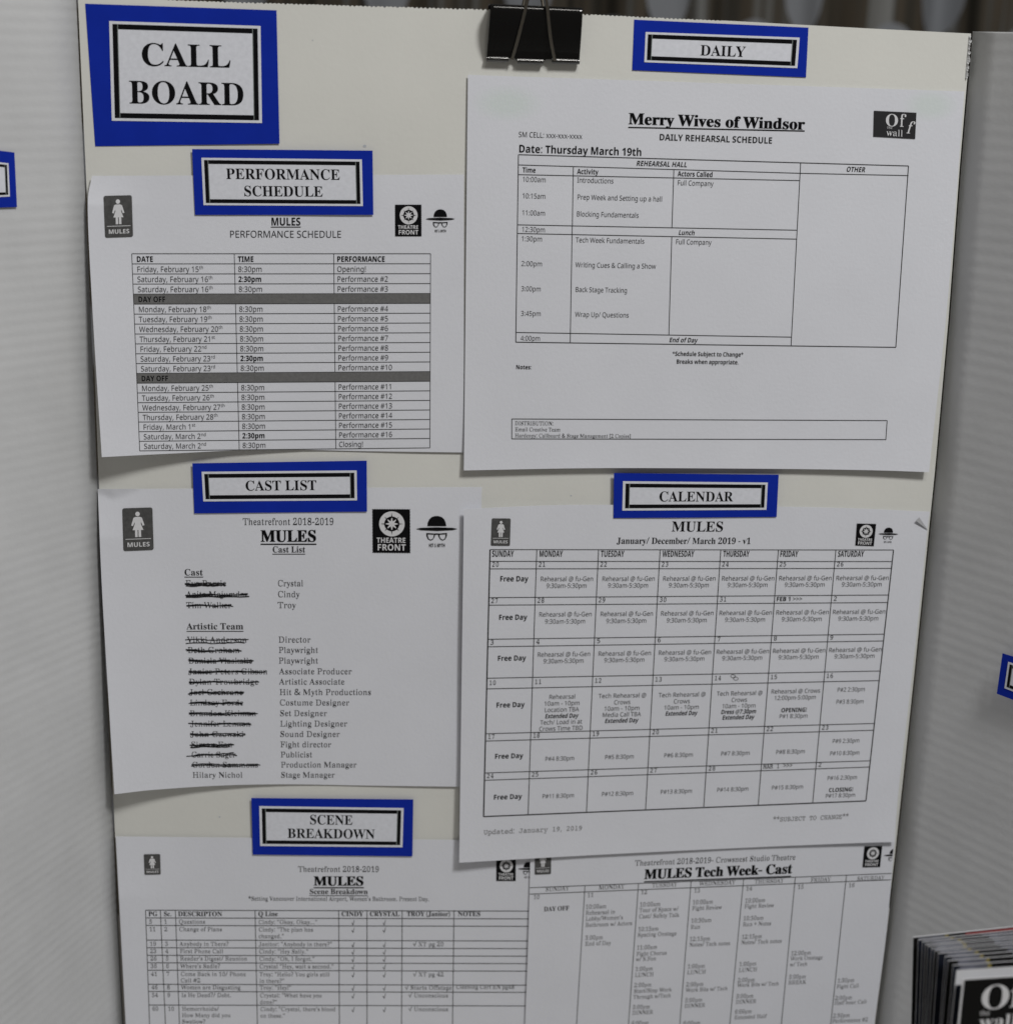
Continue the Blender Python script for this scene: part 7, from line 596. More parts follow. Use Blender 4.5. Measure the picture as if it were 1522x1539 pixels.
 '2': "404|/C.C/).J.{.b/$.s/1/*/P/I010&0m0b0{0q1,1#131/1>1B1D1U1F1i1D2$1=28132H1#2T0m2[0V2_0G2^082Y0)2S/q2E/e24/V2$/E1z/;1}/52(/223/12B/32N/72X/?2d/N2p/]2x/m3$0!3+04300F330X330q321-3,1A3!1S2q1d2c1q2P1z2=2$2(2&1l2%1Z2!1J1x1;1p1+1f0u1X0d1H0P160=0{0&/n.y1R.y1Y/41m/<2#/52*.{2*.u2).o2%.Y1z.H1m.C",
 '3': "404|0O.809.90#.</j.A/V.H/F.P/9.Y/,.i/&.w/)/&///./6/3/@/4/G/3/Q///m/!0*.t0?.n0Q.m0l.o1&.w19/)1F/91N/M1Q/e1O/z1G031;0B1+0N0p0U0T0X0E0Z0<0^080f070q0;1&0G1-0X1/0n131&1;171H1A1Z1D1q1B2+1<2<112J1!2U0m2]0X2_0G2]072X/x2L/e2@/[2</S2;/K2</D2A/?2G/>2P/B2^/O2m/]2v/m3!0#3*073/0I320]330t321.3-1A3$1R2u1b2h1m2W1v2F1{232!1z1y1Y1l1?1U1+180w1Q0n1g0a1v0N2(0;2/0#21/e2//J2)/31x.x1j.f1W.U1C.I1,.@0m.:",
 '4': "404|0U.C0I.D0@.H0<.O0:.[0@.n0R.s0{.s0{/P/8/P/+/U/%/g/%0!/&0./*050g3%0l3.0o310s320z321&311G3,1O3&1Q2u1Q0*1d0*1j0,1o001s041x052*012-0$2-/z2,/s2(/b2$/W1y/R1o/P1Q/P1Q.s1^.s1o.r1{.o2&.h2).[2!.I1i.C|/T0*0{0*0{2X",
 '5': "404|0N.802.9/s.</[.A/H.G/4.R/(._/#.m/%.v/+/!/2/(/;/)/B/)/K/$/n.s01.l0J.j0h.m1%.v1:/+1I/>1R/U1U/q1T0(1P091I0G1@0U150b1(0k0t0r0e0v0R0w0:0u/z0m/^0^/V0Y/N0X/D0Z/?0c/<0m/<0{/<2o/C3#/Z3)1P3)1i2}1q2i1i2T1P2N/m2N/m1;0/1D0H1I0a1K0y1I161C1K191_1+1p0u2!0a2,0J220224/s22/V2,/>1{/&1m.l1Y.Y1D.K1,.A0l.:",
 '6': "404|0g.80I.;00.C/s.P/^.c/M.y/@/:/9/P/3/i/00)//0D/10k/513/>1R/I1q/W21/j2H0#2]0:2o0S2}0o3,11311P331k321{3/2)3)2,2w2*2m2!2g1o2c1T2b152^0s2U0X2H0B25001w/{1Y/p18/i0l/}1%07140M1=0h1@1$1>1:171M1-1a0z1o0j1}0U2+0@200)22/k20/O2+/71}.}1p.i1a.W1N.J1:.@1$.:|0e.i0x.l1/.t1>/%1I/81P/M1R/h1P0&1I0=1=0O1.0^0v0g0b0j0L0g0;0^0+0P/z0?/s0+/q/m/s/P/z/:0-/(0<.t0N.l",
 '7': "404|07.=0-.?0).G0+.R1T2P/_2P/W29/E21/527//2G/12T/32p/:3#/J3)1u3)2(3$2-2r2-2g2+2Y2%2I0d.J0^.?0Y.=0T.=",
 '8': "404|0^.80C.:0,.?/q.H/^.T/M.e/@.v/7///1/E///]/1/s/70-/A0?/N0O/a0^/u0i/W0{/C17/71Q/31q/52-/;2A/D2S/P2e/b2s/t3#0.3-0E320^330w32143-1H3#1Z2s1k2e1x2S2&2A2-2-2/1q2+1Q1y171e0{1F0i1[0^1n0P1{0@2+0-21/s23/[21/C2+/.1}.u1o.d1^.S1J.H15.?0x.:|0^1$0u1(1-1/1=1:1H1I1O1[1R1r1O2+1I2<1=2K1.2W0u2_0^2c0H2_052W0%2L/t2=/m2+/k1q/m1[/t1I0%1:051/0H1(|0^.h0v.j1/.q1?/!1K/21S/E1U/[1S/r1K0+1?0:1/0F0u0M0^0O0G0M040F0!0;/q0+/j/s/g/[/j/F/q/30!/#03.r0F.j",
 '9': "404|/f.8/M.9/>.</6.C/3.N/5.Y/=.b/K.e/e.f0*.i0E.q0_/#0v/61//N1>/l1I031P0Y1=0E1(070l0/0R0,0;0.0%04/m0>/Y0K/J0[/>0p/51+//1B/-1Z//1w/525/>2K/J2^/Y2o/m2}0%3,0;310R330o311/3)1E2v1Y2d1l2L1y222&1v2,1]201B211&2/0[2*091}/t1q/U1c/;1P/#1<.j1$.W0f.I0I.@0,.:|0W0]0m0a1#0i130v1?1-1G1B1I1Y1G1s1@2/142B1$2Q0l2Y0T2]0A2Z002R/{2E/p24/i1y/g1_/i1E/q1//}0w010i0C0a",
 '.': "180|/D.:/5.</&.D.x.R.u.i.x/#/&/2/5/:/D/</U/:/d/2/m/#/q.i/m.R/d.D/U.<",
 ',': "180|.a-D.t.@.z._/#.z/(/9/i/9/n/1/g.s/^.W/S.;/2-D",
 ':': "180|/D1Q/51T/&1].x1l.u2&.x2</&2J/52R/D2T/U2R/d2J/m2</q2&/m1l/d1]/U1T|/D.:/5.</&.D.x.R.u.i.x/#/&/2/5/:/D/</U/:/d/2/m/#/q.i/m.R/d.D/U.<",
 ';': "180|/C1Q/31T/%1].w1l.t2&.w2</%2J/32R/C2T/S2R/c2J/l2</o2&/l1l/c1]/S1T|.X-D.g.!.s.^.}/9/c/9/h/1/a.s/W.W/M.;/,-D",
 '!': "181|/2/t.{3m/k3m/Y/t|/E.:/5.</&.D.x.R.u.i.x/#/&/2/5/:/E/</U/:/d/2/m/#/q.i/m.R/d.D/U.<",
 '?': "292|/I/t/I0,/J0D/N0X/U0l/a1!/k1//v1:0)1F0R1m0_1}0i200m2@0o2R0l2h0e2y0X3,0H36043</u3=/_3=/K3:/935/(3/.r3).b2{.K3P._3Y.s3c//3j/E3o/^3r/y3s0=3q0X3k0q3a1*3R193A1D3,1K2o1M2T1L2A1I2/1C1z1<1m131_1(1Q0V1+0H0y0<0n030e0*0U0#0G/{07/z0$/z/t|/e.:/S.</E.D/=.R/:.i/=/#/E/2/S/:/e/</u/:0(/201/#04.i01.R0(.D/u.<",
 '#': "434|/7.C/P/y.T/y.T0L/Y0L/q1b.o1b.o24/y240:3m0l3m0O241X241u3m2I3m2.243+243+1b2$1b1k0L2o0L2o/y1b/y1D.C0o.C10/y0(/y/h.C|010L190L1N1b0F1b",
 '@': "604|1_-a1?-b0}-f0a-l0F-t0..$/n.5/T.I/@.b/0.}/$/9.w/R.q/n.m01.l0O.m0p.q13.w1P/$1m/02-/=2E/M2[/_2r/s3*0/3;0F3I0a3U1!3_1@3g1_3k2&3m2I3k2k3e3/3Z3K3N3g3>4#3+472n4I2S4V274b1r4h1O4j1+4i0p4g0Z4c0F4[034T/{4K/k4@/Z44/M4&/C3q/;3_/63L/439/63(/<2u/F2k/R2c/b2^/q2Z/q2P/a2E/Q26/E2$/<1k/61S/414/80s/C0]/W0P/k0G0%0B0>0@0Y0B0w0H180R1O0a1f0q1x1+2-1B281[2>1y2@222@2F2>2Y2;2l282{243-203&0X3%0G3%0@3&0+3+/u32/k3@/c3P/_3e/d3u/q4#0#4+03410E450X480o491+471I421g4+2%3z2=3l2R3Z2e3G2u323&2v312[392B3=2&3>1Z3<18360s3,0U2y0=2g0&2Q/o2:/^1z/R1[/I1</D0v/B0Q/D0+/K/c/U/C/f/(/y.k05.U0P.G0p.<18.61_.41{.52;.82T.=2n.C3*.I3>.P3>.!3*-u2o-o2U-i2=-e1}-b|1]/_1u/c2-/l2:/}2D072J0O2M0m2Q1i2;1n1y1p1e1n1Q1i1B1_161R1-1D1$150{1!0x0l0w0X0y0>1#0)1./s1;/i1J/b",
 '&': "492|0N.<0-.>/j.E/N.P/8.a/%.s.s/0.k/J.i/j.l00.u0L/+0e/:0t/K1)/a17/x1E/j1U/[1i/N1{/D24/>2J/<2c/?3(/J3A/^3V/q3d0,3m0D3r0a3t1)3q1E3h1]3W1o3B1z3)2!2e1z2H1q201b1u1L1a151N0u1=2E/r2P0&2Y072c0H2j0[2q0p2v1+3X1+3P0i3G0L3=0331/u3!/_2m/J3w.C3$.C2C/!2-.l1o.[1T.N1@.F1).A0k.=|0O1b0i1q0}2$1023192A1?2Q1A2e1=2{11321$3;0p3@0^3A0K3@0<3;0/33/}2{/w2d/y2R0!2C0*25042&0@1r|0P.s0m.t1,.y1B/&1U/11h/<1w/H0B0z0+0l/r0[/c0L/U0</O0)/L/l/O/S/W/?/g///z/!06.u",
 '(': "202|/k-1/U-I/D-e/5.$/(.A.x.a.o/$.h/D.d/e.a0+._0K.a0n.d14.h1S.o1u.x29/(2W/52v/D37/U3Q/k3m0H3m073Q0%36/r2t/f2U/Y27/Q1s/J1R/E13/C0m/B0L/C0-/E/h/J/G/Q/)/Y.e/f.E/r.)0%-g06-K0H-1",
 ')': "202|.X-1.k-K.{-g//.)/<.E/F.e/O/)/U/G/Z/h/^0-/_0L/^0m/Z13/U1R/O1s/F27/;2U//2t.{36.k3Q.W3m/73m/J3Q/[37/l2v/y2W0*29021u091S0>140A0n0B0K0A0+0>/e09/D02/$0*.a/y.A/l.$/[-e/J-I/7-1",
 '[': "221|.{-1.{3m0a3m0a3:/[3:/[-c0a-c0a-1",
 ']': "221|.T-1.T-c/Y-c/Y3:.T3:.T3m0:3m0:-1",
 '-': "216|._0-._0c0P0c0P0-",
 '+': "384|0:/50:0j.g0j.g1@0:1@0:2u0m2u0m1@2@1@2@0j0m0j0m/5",
 '/': "250|.J.C0L3m1.3m/+.C",
 '*': "370|/p0e/21+0)2=.a2G.j3-072c0)410m410_2c2/3-282G0o2=1g1+1+0e0J2)",
 "'": "151|/#1o.q3m/W3m/I1o",
 '"': "274|0G1o0:3m0{3m0n1o|/#1o.q3m/W3m/I1o",
 '–': "403|/+.C/+3m263m26.C|/M.g1o.g1o3H/M3H",
 '>': "384|.g/9.g/o1Z1&.g2G.g3!2A152A0n",
 '√': "406|0K.>/H15.g15.g1g/o1g0c/82_4p364p0y.>",
 ' ': "404|",
}
def font_get(font, ch):
    if ch == ' ': return (.404 if font == 'm' else .175, [])
    s = FONT[font][ch].split('|'); D = lambda q: (AL.index(q[0]) * len(AL) + AL.index(q[1]) - 1000) / 1000
    return int(s[0]) / 1000, [[(D(q[i:i + 2]), D(q[i + 2:i + 4])) for i in range(0, len(q), 4)] for q in s[1:] if q]
_cache = {}
def glyph(font, ch):
    k = (font, ch)
    if k not in _cache:
        adv, polys = font_get(font, ch)
        V, T = [], []
        if polys:
            c = bpy.data.curves.new('g', 'CURVE'); c.dimensions = '2D'; c.fill_mode = 'BOTH'
            for Q in polys:
                s = c.splines.new('POLY'); s.points.add(len(Q) - 1); s.use_cyclic_u = True
                for i, q in enumerate(Q): s.points[i].co = (q[0], q[1], 0, 1)
            o = bpy.data.objects.new('g', c)
            me = o.to_mesh(); me.calc_loop_triangles()
            V = [(v.co.x, v.co.y) for v in me.vertices]; T = [tuple(t.vertices) for t in me.loop_triangles if V[t.vertices[0]] != V[t.vertices[1]]]
            o.to_mesh_clear(); bpy.data.objects.remove(o); bpy.data.curves.remove(c)
        _cache[k] = (adv, V, T)
    return _cache[k]
CAPH = {'sb': .4553, 'sr': .4553, 'n': .4795, 'nb': .4795, 'm': .3889}

class Print:
    """Ink on a surface.  at(px, py, eps) gives the point of the surface seen there, eps metres proud of it;
    q is a level rectangle of the sheet as it stands in the photograph, W x H in its own units."""
    def __init__(s, at, q, eps=.00018):
        s.at = at; s.eps = eps
        W = (math.dist(q[0], q[1]) + math.dist(q[3], q[2])) / 2; H = (math.dist(q[0], q[3]) + math.dist(q[1], q[2])) / 2
        s.W, s.H = W, H
        s.f, s.inv = quadmap(q, W, H)
    def sub(s, q, W=1.0, H=1.0, eps=None):   # same surface, another rectangle
        n = Print(s.at, q, eps or .00030); n.f, n.inv = quadmap(q, W, H); n.W, n.H = W, H
        return n
    def text(s, mb, font, txt, x, y, cap, x1=None, align='l', k='ink2', xs=1.0, shear=0.0, sup=None, lift=0.0, local=False):
        if isinstance(mb, Lines): mb = mb.new()
        sz = cap / CAPH[font]
        ax, ay = (x, y) if local else s.inv(x, y)
        adv = sum(glyph(font, c)[0] for c in txt)
        if x1 is not None:
            bx = x1 if local else s.inv(x1, y)[0]
            xs = (bx - ax) / (adv * sz)
        wid = adv * sz * xs
        if align == 'c': ax -= wid / 2
        elif align == 'r': ax -= wid
        i = mb.mi(k)
        for c in txt:
            a, V, T = glyph(font, c)
            if V:
                b = len(mb.v)
                for (gx, gy) in V:
                    px, py = s.f(ax + (gx + gy * shear) * sz * xs, ay - gy * sz)
                    mb.v.append(s.at(px, py, s.eps + lift))
                mb.f += [(b + t[0], b + t[1], b + t[2]) for t in T]; mb.m += [i] * len(T)
            ax += a * sz * xs
        if sup: s.text(mb, font, sup, ax + .2, ay - cap * .5, cap * .62, k=k, xs=xs, local=True)
        return ax
    def heavy(s, mb, font, txt, x, y, cap, x1, dx=.55, k='ink', **kw):     # slab-like weight: struck twice
        s.text(mb, font, txt, x - dx, y, cap, x1=x1 - dx, k=k, **kw)
        if isinstance(mb, Lines): mb = mb.cur()
        s.text(mb, font, txt, x + dx, y, cap, x1=x1 + dx, k=k, lift=.00004, **kw)
    def line(s, mb, p, q, wd, k='ink2', lift=0.0):
        if isinstance(mb, Lines): mb = mb.cur()
        L = math.dist(p, q); n = max(1, int(L / 10)); nx, ny = -(q[1] - p[1]) / L * wd / 2, (q[0] - p[0]) / L * wd / 2
        rows = []
        for i in range(n + 1):
            x, y = p[0] + (q[0] - p[0]) * i / n, p[1] + (q[1] - p[1]) * i / n
            rows.append([s.at(x + nx, y + ny, s.eps + lift), s.at(x - nx, y - ny, s.eps + lift)])
        mb.grid(rows, k)
    def stroke(s, mb, pts, wds, k='marker', lift=0.0):
        rows = []
        for i, p in enumerate(pts):
            a, b = pts[max(i - 1, 0)], pts[min(i + 1, len(pts) - 1)]
            L = math.dist(a, b) or 1; nx, ny = -(b[1] - a[1]) / L, (b[0] - a[0]) / L
            rows.append([s.at(p[0] + nx * wds[i] / 2, p[1] + ny * wds[i] / 2, s.eps + lift), s.at(p[0] - nx * wds[i] / 2, p[1] - ny * wds[i] / 2, s.eps + lift)])
        mb.grid(rows, k)
    def quad(s, mb, q, k, lift=0.0, n=None):
        f, _ = quadmap(q); nx = n or max(2, int(math.dist(q[0], q[1]) / 10)); ny = n or max(2, int(math.dist(q[0], q[3]) / 10))
        mb.grid([[s.at(*f(i / nx, j / ny), s.eps + lift) for i in range(nx + 1)] for j in range(ny + 1)], k)
    def poly(s, mb, pts, k, lift=0.0):        # local coordinates, convex or star-shaped about its middle
        cx = sum(p[0] for p in pts) / len(pts); cy = sum(p[1] for p in pts) / len(pts)
        P = []; n = len(pts)
        for j in range(n):
            for i in range(4): P.append((pts[j][0] + (pts[(j + 1) % n][0] - pts[j][0]) * i / 4, pts[j][1] + (pts[(j + 1) % n][1] - pts[j][1]) * i / 4))
        i = mb.mi(k); b = len(mb.v); n = len(P); K = 4
        mb.v.append(s.at(*s.f(cx, cy), s.eps + lift))
        for r in range(1, K + 1): mb.v += [s.at(*s.f(cx + (p[0] - cx) * r / K, cy + (p[1] - cy) * r / K), s.eps + lift) for p in P]
        for j in range(n):
            j2 = (j + 1) % n; mb.f.append((b, b + 1 + j, b + 1 + j2)); mb.m.append(i)
            for r in range(K - 1): o = b + 1 + r * n; mb.f.append((o + j, o + n + j, o + n + j2, o + j2)); mb.m.append(i)
    def ring(s, mb, outer, inner, k, lift=0.0):
        n = len(outer)
        mb.grid([[s.at(*s.f(*outer[j % n]), s.eps + lift), s.at(*s.f(*inner[j % n]), s.eps + lift)] for j in range(n + 1)], k)

def ell(cx, cy, rx, ry, n=28, a0=0, a1=2 * math.pi): 
    full = abs(a1 - a0 - 2 * math.pi) < 1e-6
    return [(cx + rx * math.cos(a0 + (a1 - a0) * i / (n if full else n - 1)), cy + ry * math.sin(a0 + (a1 - a0) * i / (n if full else n - 1))) for i in range(n)]

# ------------------------------------------------------------------ the table and the curtain behind
t = MB(); t.box(Vector((-.75, -.55, -.03)), Vector((1.5, 0, 0)), Vector((0, .85, 0)), Vector((0, 0, .0298)), 'table')
o = t.build('tabletop', bevel=.003); o['label'] = 'pale laminate tabletop under the standing display board'; o['category'] = 'table'

def curtain_material():
    m = bpy.data.materials.new('patterned_curtain'); m.use_nodes = True; nt = m.node_tree; b = nt.nodes['Principled BSDF']
    b.inputs['Roughness'].default_value = .8; b.inputs['Specular IOR Level'].default_value = .15
    N = nt.nodes.new; Lk = nt.links.new
    tc = N('ShaderNodeTexCoord'); sp = N('ShaderNodeSeparateXYZ'); Lk(tc.outputs['Object'], sp.inputs[0])
    def mth(op, a, bb=None):
        n = N('ShaderNodeMath'); n.operation = op
        for i, q in enumerate((a, bb)):
            if q is None: continue
            if isinstance(q, (int, float)): n.inputs[i].default_value = q
            else: Lk(q, n.inputs[i])
        return n.outputs[0]
    def petals(dx, dz, pw, ph, rx, rz):
        X, Z = sp.outputs['X'], sp.outputs['Z']
        fx = mth('SUBTRACT', mth('FRACT', mth('DIVIDE', mth('ADD', X, dx + 20 * pw), pw)), .5)
        fz = mth('SUBTRACT', mth('FRACT', mth('DIVIDE', mth('ADD', Z, dz + 20 * ph), ph)), .5)
        ex = mth('POWER', mth('MULTIPLY', mth('ABSOLUTE', fx), pw / rx), 2); ez = mth('POWER', mth('MULTIPLY', mth('ABSOLUTE', fz), ph / rz), 2)
        return mth('LESS_THAN', mth('ADD', ex, ez), 1)
    f = mth('MAXIMUM', petals(CUR[0], CUR[1], CUR[2], .21, .028, .052), petals(CUR[0] + CUR[2] * .38, CUR[3], CUR[2], .21, .034, .052))
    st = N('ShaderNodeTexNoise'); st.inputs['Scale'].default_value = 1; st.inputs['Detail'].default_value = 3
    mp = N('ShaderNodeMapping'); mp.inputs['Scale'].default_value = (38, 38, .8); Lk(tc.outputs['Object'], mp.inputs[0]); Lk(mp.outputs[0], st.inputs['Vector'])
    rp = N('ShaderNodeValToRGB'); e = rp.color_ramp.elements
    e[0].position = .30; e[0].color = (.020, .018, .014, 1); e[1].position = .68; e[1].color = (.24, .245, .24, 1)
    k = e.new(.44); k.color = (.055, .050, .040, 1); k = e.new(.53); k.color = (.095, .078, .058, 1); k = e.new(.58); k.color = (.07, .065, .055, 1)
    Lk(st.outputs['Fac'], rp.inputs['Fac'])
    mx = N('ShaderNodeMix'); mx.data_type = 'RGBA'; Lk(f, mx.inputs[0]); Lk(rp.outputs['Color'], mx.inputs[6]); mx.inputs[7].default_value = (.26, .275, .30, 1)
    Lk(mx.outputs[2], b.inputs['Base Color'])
    return m
M['curtain'] = curtain_material()
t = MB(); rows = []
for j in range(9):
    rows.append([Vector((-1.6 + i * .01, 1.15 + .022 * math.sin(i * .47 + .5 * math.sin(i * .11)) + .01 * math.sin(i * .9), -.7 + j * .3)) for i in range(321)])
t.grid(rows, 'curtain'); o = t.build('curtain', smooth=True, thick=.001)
o['label'] = 'dark pleated curtain with pale oval motifs hanging behind the board'; o['category'] = 'curtain'

# ------------------------------------------------------------------ the folding board
board = thing('display_board', 'cream three-panel folding board standing upright, its side panels fluted', 'display board', Vector((0, 0, 0)))
def xz(pts): return sorted((on_plane(*p).z, on_plane(*p).x) for p in pts)
LEFT = xz([(117, -6), (124, 150), (131, 300), (140, 500), (149, 735), (161, 1000), (173, 1257), (188, 1539)])
RGHT = xz([(1459, 50), (1442, 250), (1425, 480), (1405, 705), (1375, 1000), (1343, 1300), (1313, 1539)])
TOP = sorted((on_plane(*p).x, on_plane(*p).z) for p in [(117, -6), (323, 1.5), (730, 13), (880, 20.5), (1100, 31), (1300, 42), (1459, 50)])
ZR = on_plane(1459, 50).z
nx = 420; rows = []; xl, xr = LEFT[-1][1], RGHT[-1][1]
for j in range(41):
    r = []
    for i in range(nx + 1):
        u = i / nx; f = 1 - j / 40
        xt = interp(LEFT, .72) * (1 - u) + interp(RGHT, .72) * u
        zt = interp(TOP, xt)
        if i % 2 and 40 < i < 300: zt -= .0006 * (.5 + R.random()) * (j == 0)
        z = zt * f
        r.append(Vector((interp(LEFT, z) * (1 - u) + interp(RGHT, z) * u, 0, z)))
    rows.append(r)
t = MB(); t.grid(rows, 'board')
ROWT = rows[0]
o = t.build('centre_panel', board); md = o.modifiers.new('thickness', 'SOLIDIFY'); md.thickness = .004; md.offset = -1

WLEN = .26
LANG = [(on_plane(150, 1500).z, 21.0), (on_plane(150, 1230).z, 26.0), (on_plane(150, 990).z, 32.0), (on_plane(140, 700).z, 42.0), (on_plane(130, 406).z, 50.0), (on_plane(120, 50).z, 53.0)]
def wing_pt(side, s, z, out=0.0):
    if side < 0:
        a = math.radians(interp(LANG, z)); x0 = interp(LEFT, z) - .001; dx, dy = -math.sin(a), -math.cos(a); nx_, ny_ = math.cos(a), -math.sin(a)
    else:
        a = math.radians(33); x0 = interp(RGHT, z) + .001; dx, dy = math.sin(a), -math.cos(a); nx_, ny_ = -math.cos(a), -math.sin(a)
    rel = (.00005 if side < 0 else .00004) * math.sin(2 * math.pi * (z + .0004 * math.sin(z * 70)) / FLUTE[side]) * (1 + .2 * math.sin(z * 37 + s * 9))
    rel *= .9 + .2 * math.sin(z * 113 + s * 6)
    out = out if out else rel
    return Vector((x0 + dx * s + nx_ * out, .0005 + dy * s + ny_ * out, z))
FLUTE = {-1: .0058, 1: .0068}
def wing(side, ztop):
    nz = 900; ns = 16
    rows = [[wing_pt(side, WLEN * i / ns, ztop * (1 - j / nz)) for i in (range(ns, -1, -1) if side < 0 else range(ns + 1))] for j in range(nz + 1)]
    t = MB(); t.grid(rows, 'fluted'); o = t.build('side_panel', board, smooth=True)
    md = o.modifiers.new('thickness', 'SOLIDIFY'); md.thickness = .003; md.offset = -1
wing(-1, interp(TOP, LEFT[-1][1]) + .012)
wing(1, on_plane(1470, 47).z)
def on_wing(side):
    def at(px, py, eps=0.0):
        r = ray(px, py)
        def g(tt):
            p = CAM + r * tt; z = p.z
            q = wing_pt(side, 0, z, 1e-9); e = wing_pt(side, 1, z, 1e-9) - q
            n = Vector((e.y, -e.x, 0)) if side < 0 else Vector((-e.y, e.x, 0))
            n = n if n.y < 0 else -n
            return (p - q).dot(n.normalized()) - eps - .0006
        a, b = .2, 2.0
        for _ in range(44):
            m = (a + b) / 2
            if g(m) > 0: a = m
            else: b = m
        return CAM + r * a
    return at

# ------------------------------------------------------------------ the pinned-up sheets
class Sheet:
    def __init__(s, label, q, tq, lift, edges={}, nu=120, nv=100, group='printed sheets on the board'):
        s.q = q; s.f, s.inv = quadmap(q); s.lift = lift
        E = {k: None for k in 'tblr'}
        E['t'] = spline(edges.get('t', [q[0], q[1]]), nu); E['b'] = spline(edges.get('b', [q[3], q[2]]), nu)
        E['l'] = spline(edges.get('l', [q[0], q[3]]), nv); E['r'] = spline(edges.get('r', [q[1], q[2]]), nv)
        rows = []
        for j in range(nv + 1):
            v = j / nv; r = []
            for i in range(nu + 1):
                u = i / nu; p = []
                for c in (0, 1):
                    p.append((1 - v) * E['t'][i][c] + v * E['b'][i][c] + (1 - u) * E['l'][j][c] + u * E['r'][j][c]
                             - ((1 - u) * (1 - v) * q[0][c] + u * (1 - v) * q[1][c] + u * v * q[2][c] + (1 - u) * v * q[3][c]))
                r.append(s.at(p[0], p[1]))
            rows.append(r)
        s.root = thing('printed_sheet', label, 'sheet of paper', s.at(*s.f(.5, .02)), group)
        t = MB(); t.grid(rows, 'paper')
        back = [[p + Vector((0, .0001, 0)) for p in r] for r in rows]; t.grid([r[::-1] for r in back], 'paper')
        for e, g in ((rows[0], back[0]), (back[-1], rows[-1]), ([r[0] for r in back], [r[0] for r in rows]), ([r[-1] for r in rows], [r[-1] for r in back])): t.grid([list(g), list(e)], 'paper')
        t.build('paper', s.root, smooth=True)
        s.pr = Print(s.at, tq)
    def at(s, px, py, eps=0.0):
        u, v = s.inv(px, py)
        u = min(1.04, max(-.04, u)); v = min(1.04, max(-.04, v))
        wob = .00022 * math.sin(5.1 * u + 2.3 * v + s.q[0][1]) + .00018 * math.sin(7.3 * v - 3.1 * u + s.q[0][0]) + .0001 * math.sin(13 * u + 9 * v)
        return on_plane(px, py, s.lift(u, v) + wob + .0004 + eps)
    def done(s, name, mb):
        for m in (mb.all if isinstance(mb, Lines) else [mb]): o = m.build(name, s.root)
        return o

def rrect(x0, y0, x1, y1, r, n=6):
    P = []
    for cx, cy, a in ((x1 - r, y0 + r, -90), (x1 - r, y1 - r, 0), (x0 + r, y1 - r, 90), (x0 + r, y0 + r, 180)):
        P += [(cx + r * math.cos(math.radians(a + 90 * i / n)), cy + r * math.sin(math.radians(a + 90 * i / n))) for i in range(n + 1)]
    return P
def washroom_icon(sh, q, k='grey'):
    p = sh.pr.sub(q, 1, 1.46); mb = MB(); e = .00006
    p.poly(mb, rrect(0, 0, 1, 1.46, .07), k)
    W = 'print_white'
    p.poly(mb, ell(.5, .21, .075, .08, 16), W, e)
    p.poly(mb, [(.42, .31), (.58, .31), (.62, .36), (.60, .55), (.68, .76), (.32, .76), (.40, .55), (.38, .36)], W, e)
    p.poly(mb, [(.58, .31), (.64, .34), (.72, .60), (.66, .62), (.58, .42)], W, e * 1.3)
    p.poly(mb, [(.42, .31), (.36, .34), (.28, .60), (.34, .62), (.42, .42)], W, e * 1.3)
    p.poly(mb, [(.40, .75), (.485, .75), (.485, 1.0), (.40, 1.0)], W, e * 1.3)
    p.poly(mb, [(.515, .75), (.60, .75), (.60, 1.0), (.515, 1.0)], W, e * 1.3)
    p.poly(mb, [(.08, 1.055), (.92, 1.055), (.92, 1.075), (.08, 1.075)], W, e)
    p.text(mb, 'nb', 'MULES', .12, 1.33, .15, x1=.88, k=W, lift=e, local=True)
    return sh.done('washroom_icon', mb)
def compass_stamp(sh, q):
    p = sh.pr.sub(q, 1, 1.18); mb = MB(); e = .00006; W = 'print_white'; B = 'ink'
    P = []; n = 15
    for (a, b) in (((0, 0), (1, 0)), ((1, 0), (1, 1.18)), ((1, 1.18), (0, 1.18)), ((0, 1.18), (0, 0))):
        for i in range(n * 2):
            f = i / (n * 2); x, y = a[0] + (b[0] - a[0]) * f, a[1] + (b[1] - a[1]) * f
            ins = .012 if i % 2 else 0
            P.append((x + (.5 - x) * ins * 2, y + (.59 - y) * ins * 2))
    p.poly(mb, P, B)
    c = (.515, .40); p.poly(mb, ell(*c, .335, .335, 40), W, e)
    p.poly(mb, ell(*c, .20, .20, 28), B, e * 2)
    for i in range(8):
        a = i * math.pi / 4; ca, sa = math.cos(a), math.sin(a); L = .205
        p.poly(mb, [(c[0] + ca * L, c[1] + sa * L), (c[0] - sa * .028 + ca * .06, c[1] + ca * .028 + sa * .06), c, (c[0] + sa * .028 + ca * .06, c[1] - ca * .028 + sa * .06)], W, e * (3 + .1 * i))
        l2 = .30 if i % 2 == 0 else .27
        p.poly(mb, [(c[0] + ca * l2, c[1] + sa * l2), (c[0] - sa * .016 + ca * .16, c[1] + ca * .016 + sa * .16), (c[0] + sa * .016 + ca * .16, c[1] - ca * .016 + sa * .16)], B, e * (4 + .1 * i))
    p.poly(mb, ell(*c, .035, .035, 12), W, e * 5)
    p.text(mb, 'nb', 'THEATRE', .11, .905, .135, x1=.88, k=W, lift=e, local=True)
    p.text(mb, 'nb', 'FRONT', .12, 1.11, .165, x1=.88, k=W, lift=e, local=True)
    return sh.done('compass_stamp', mb)
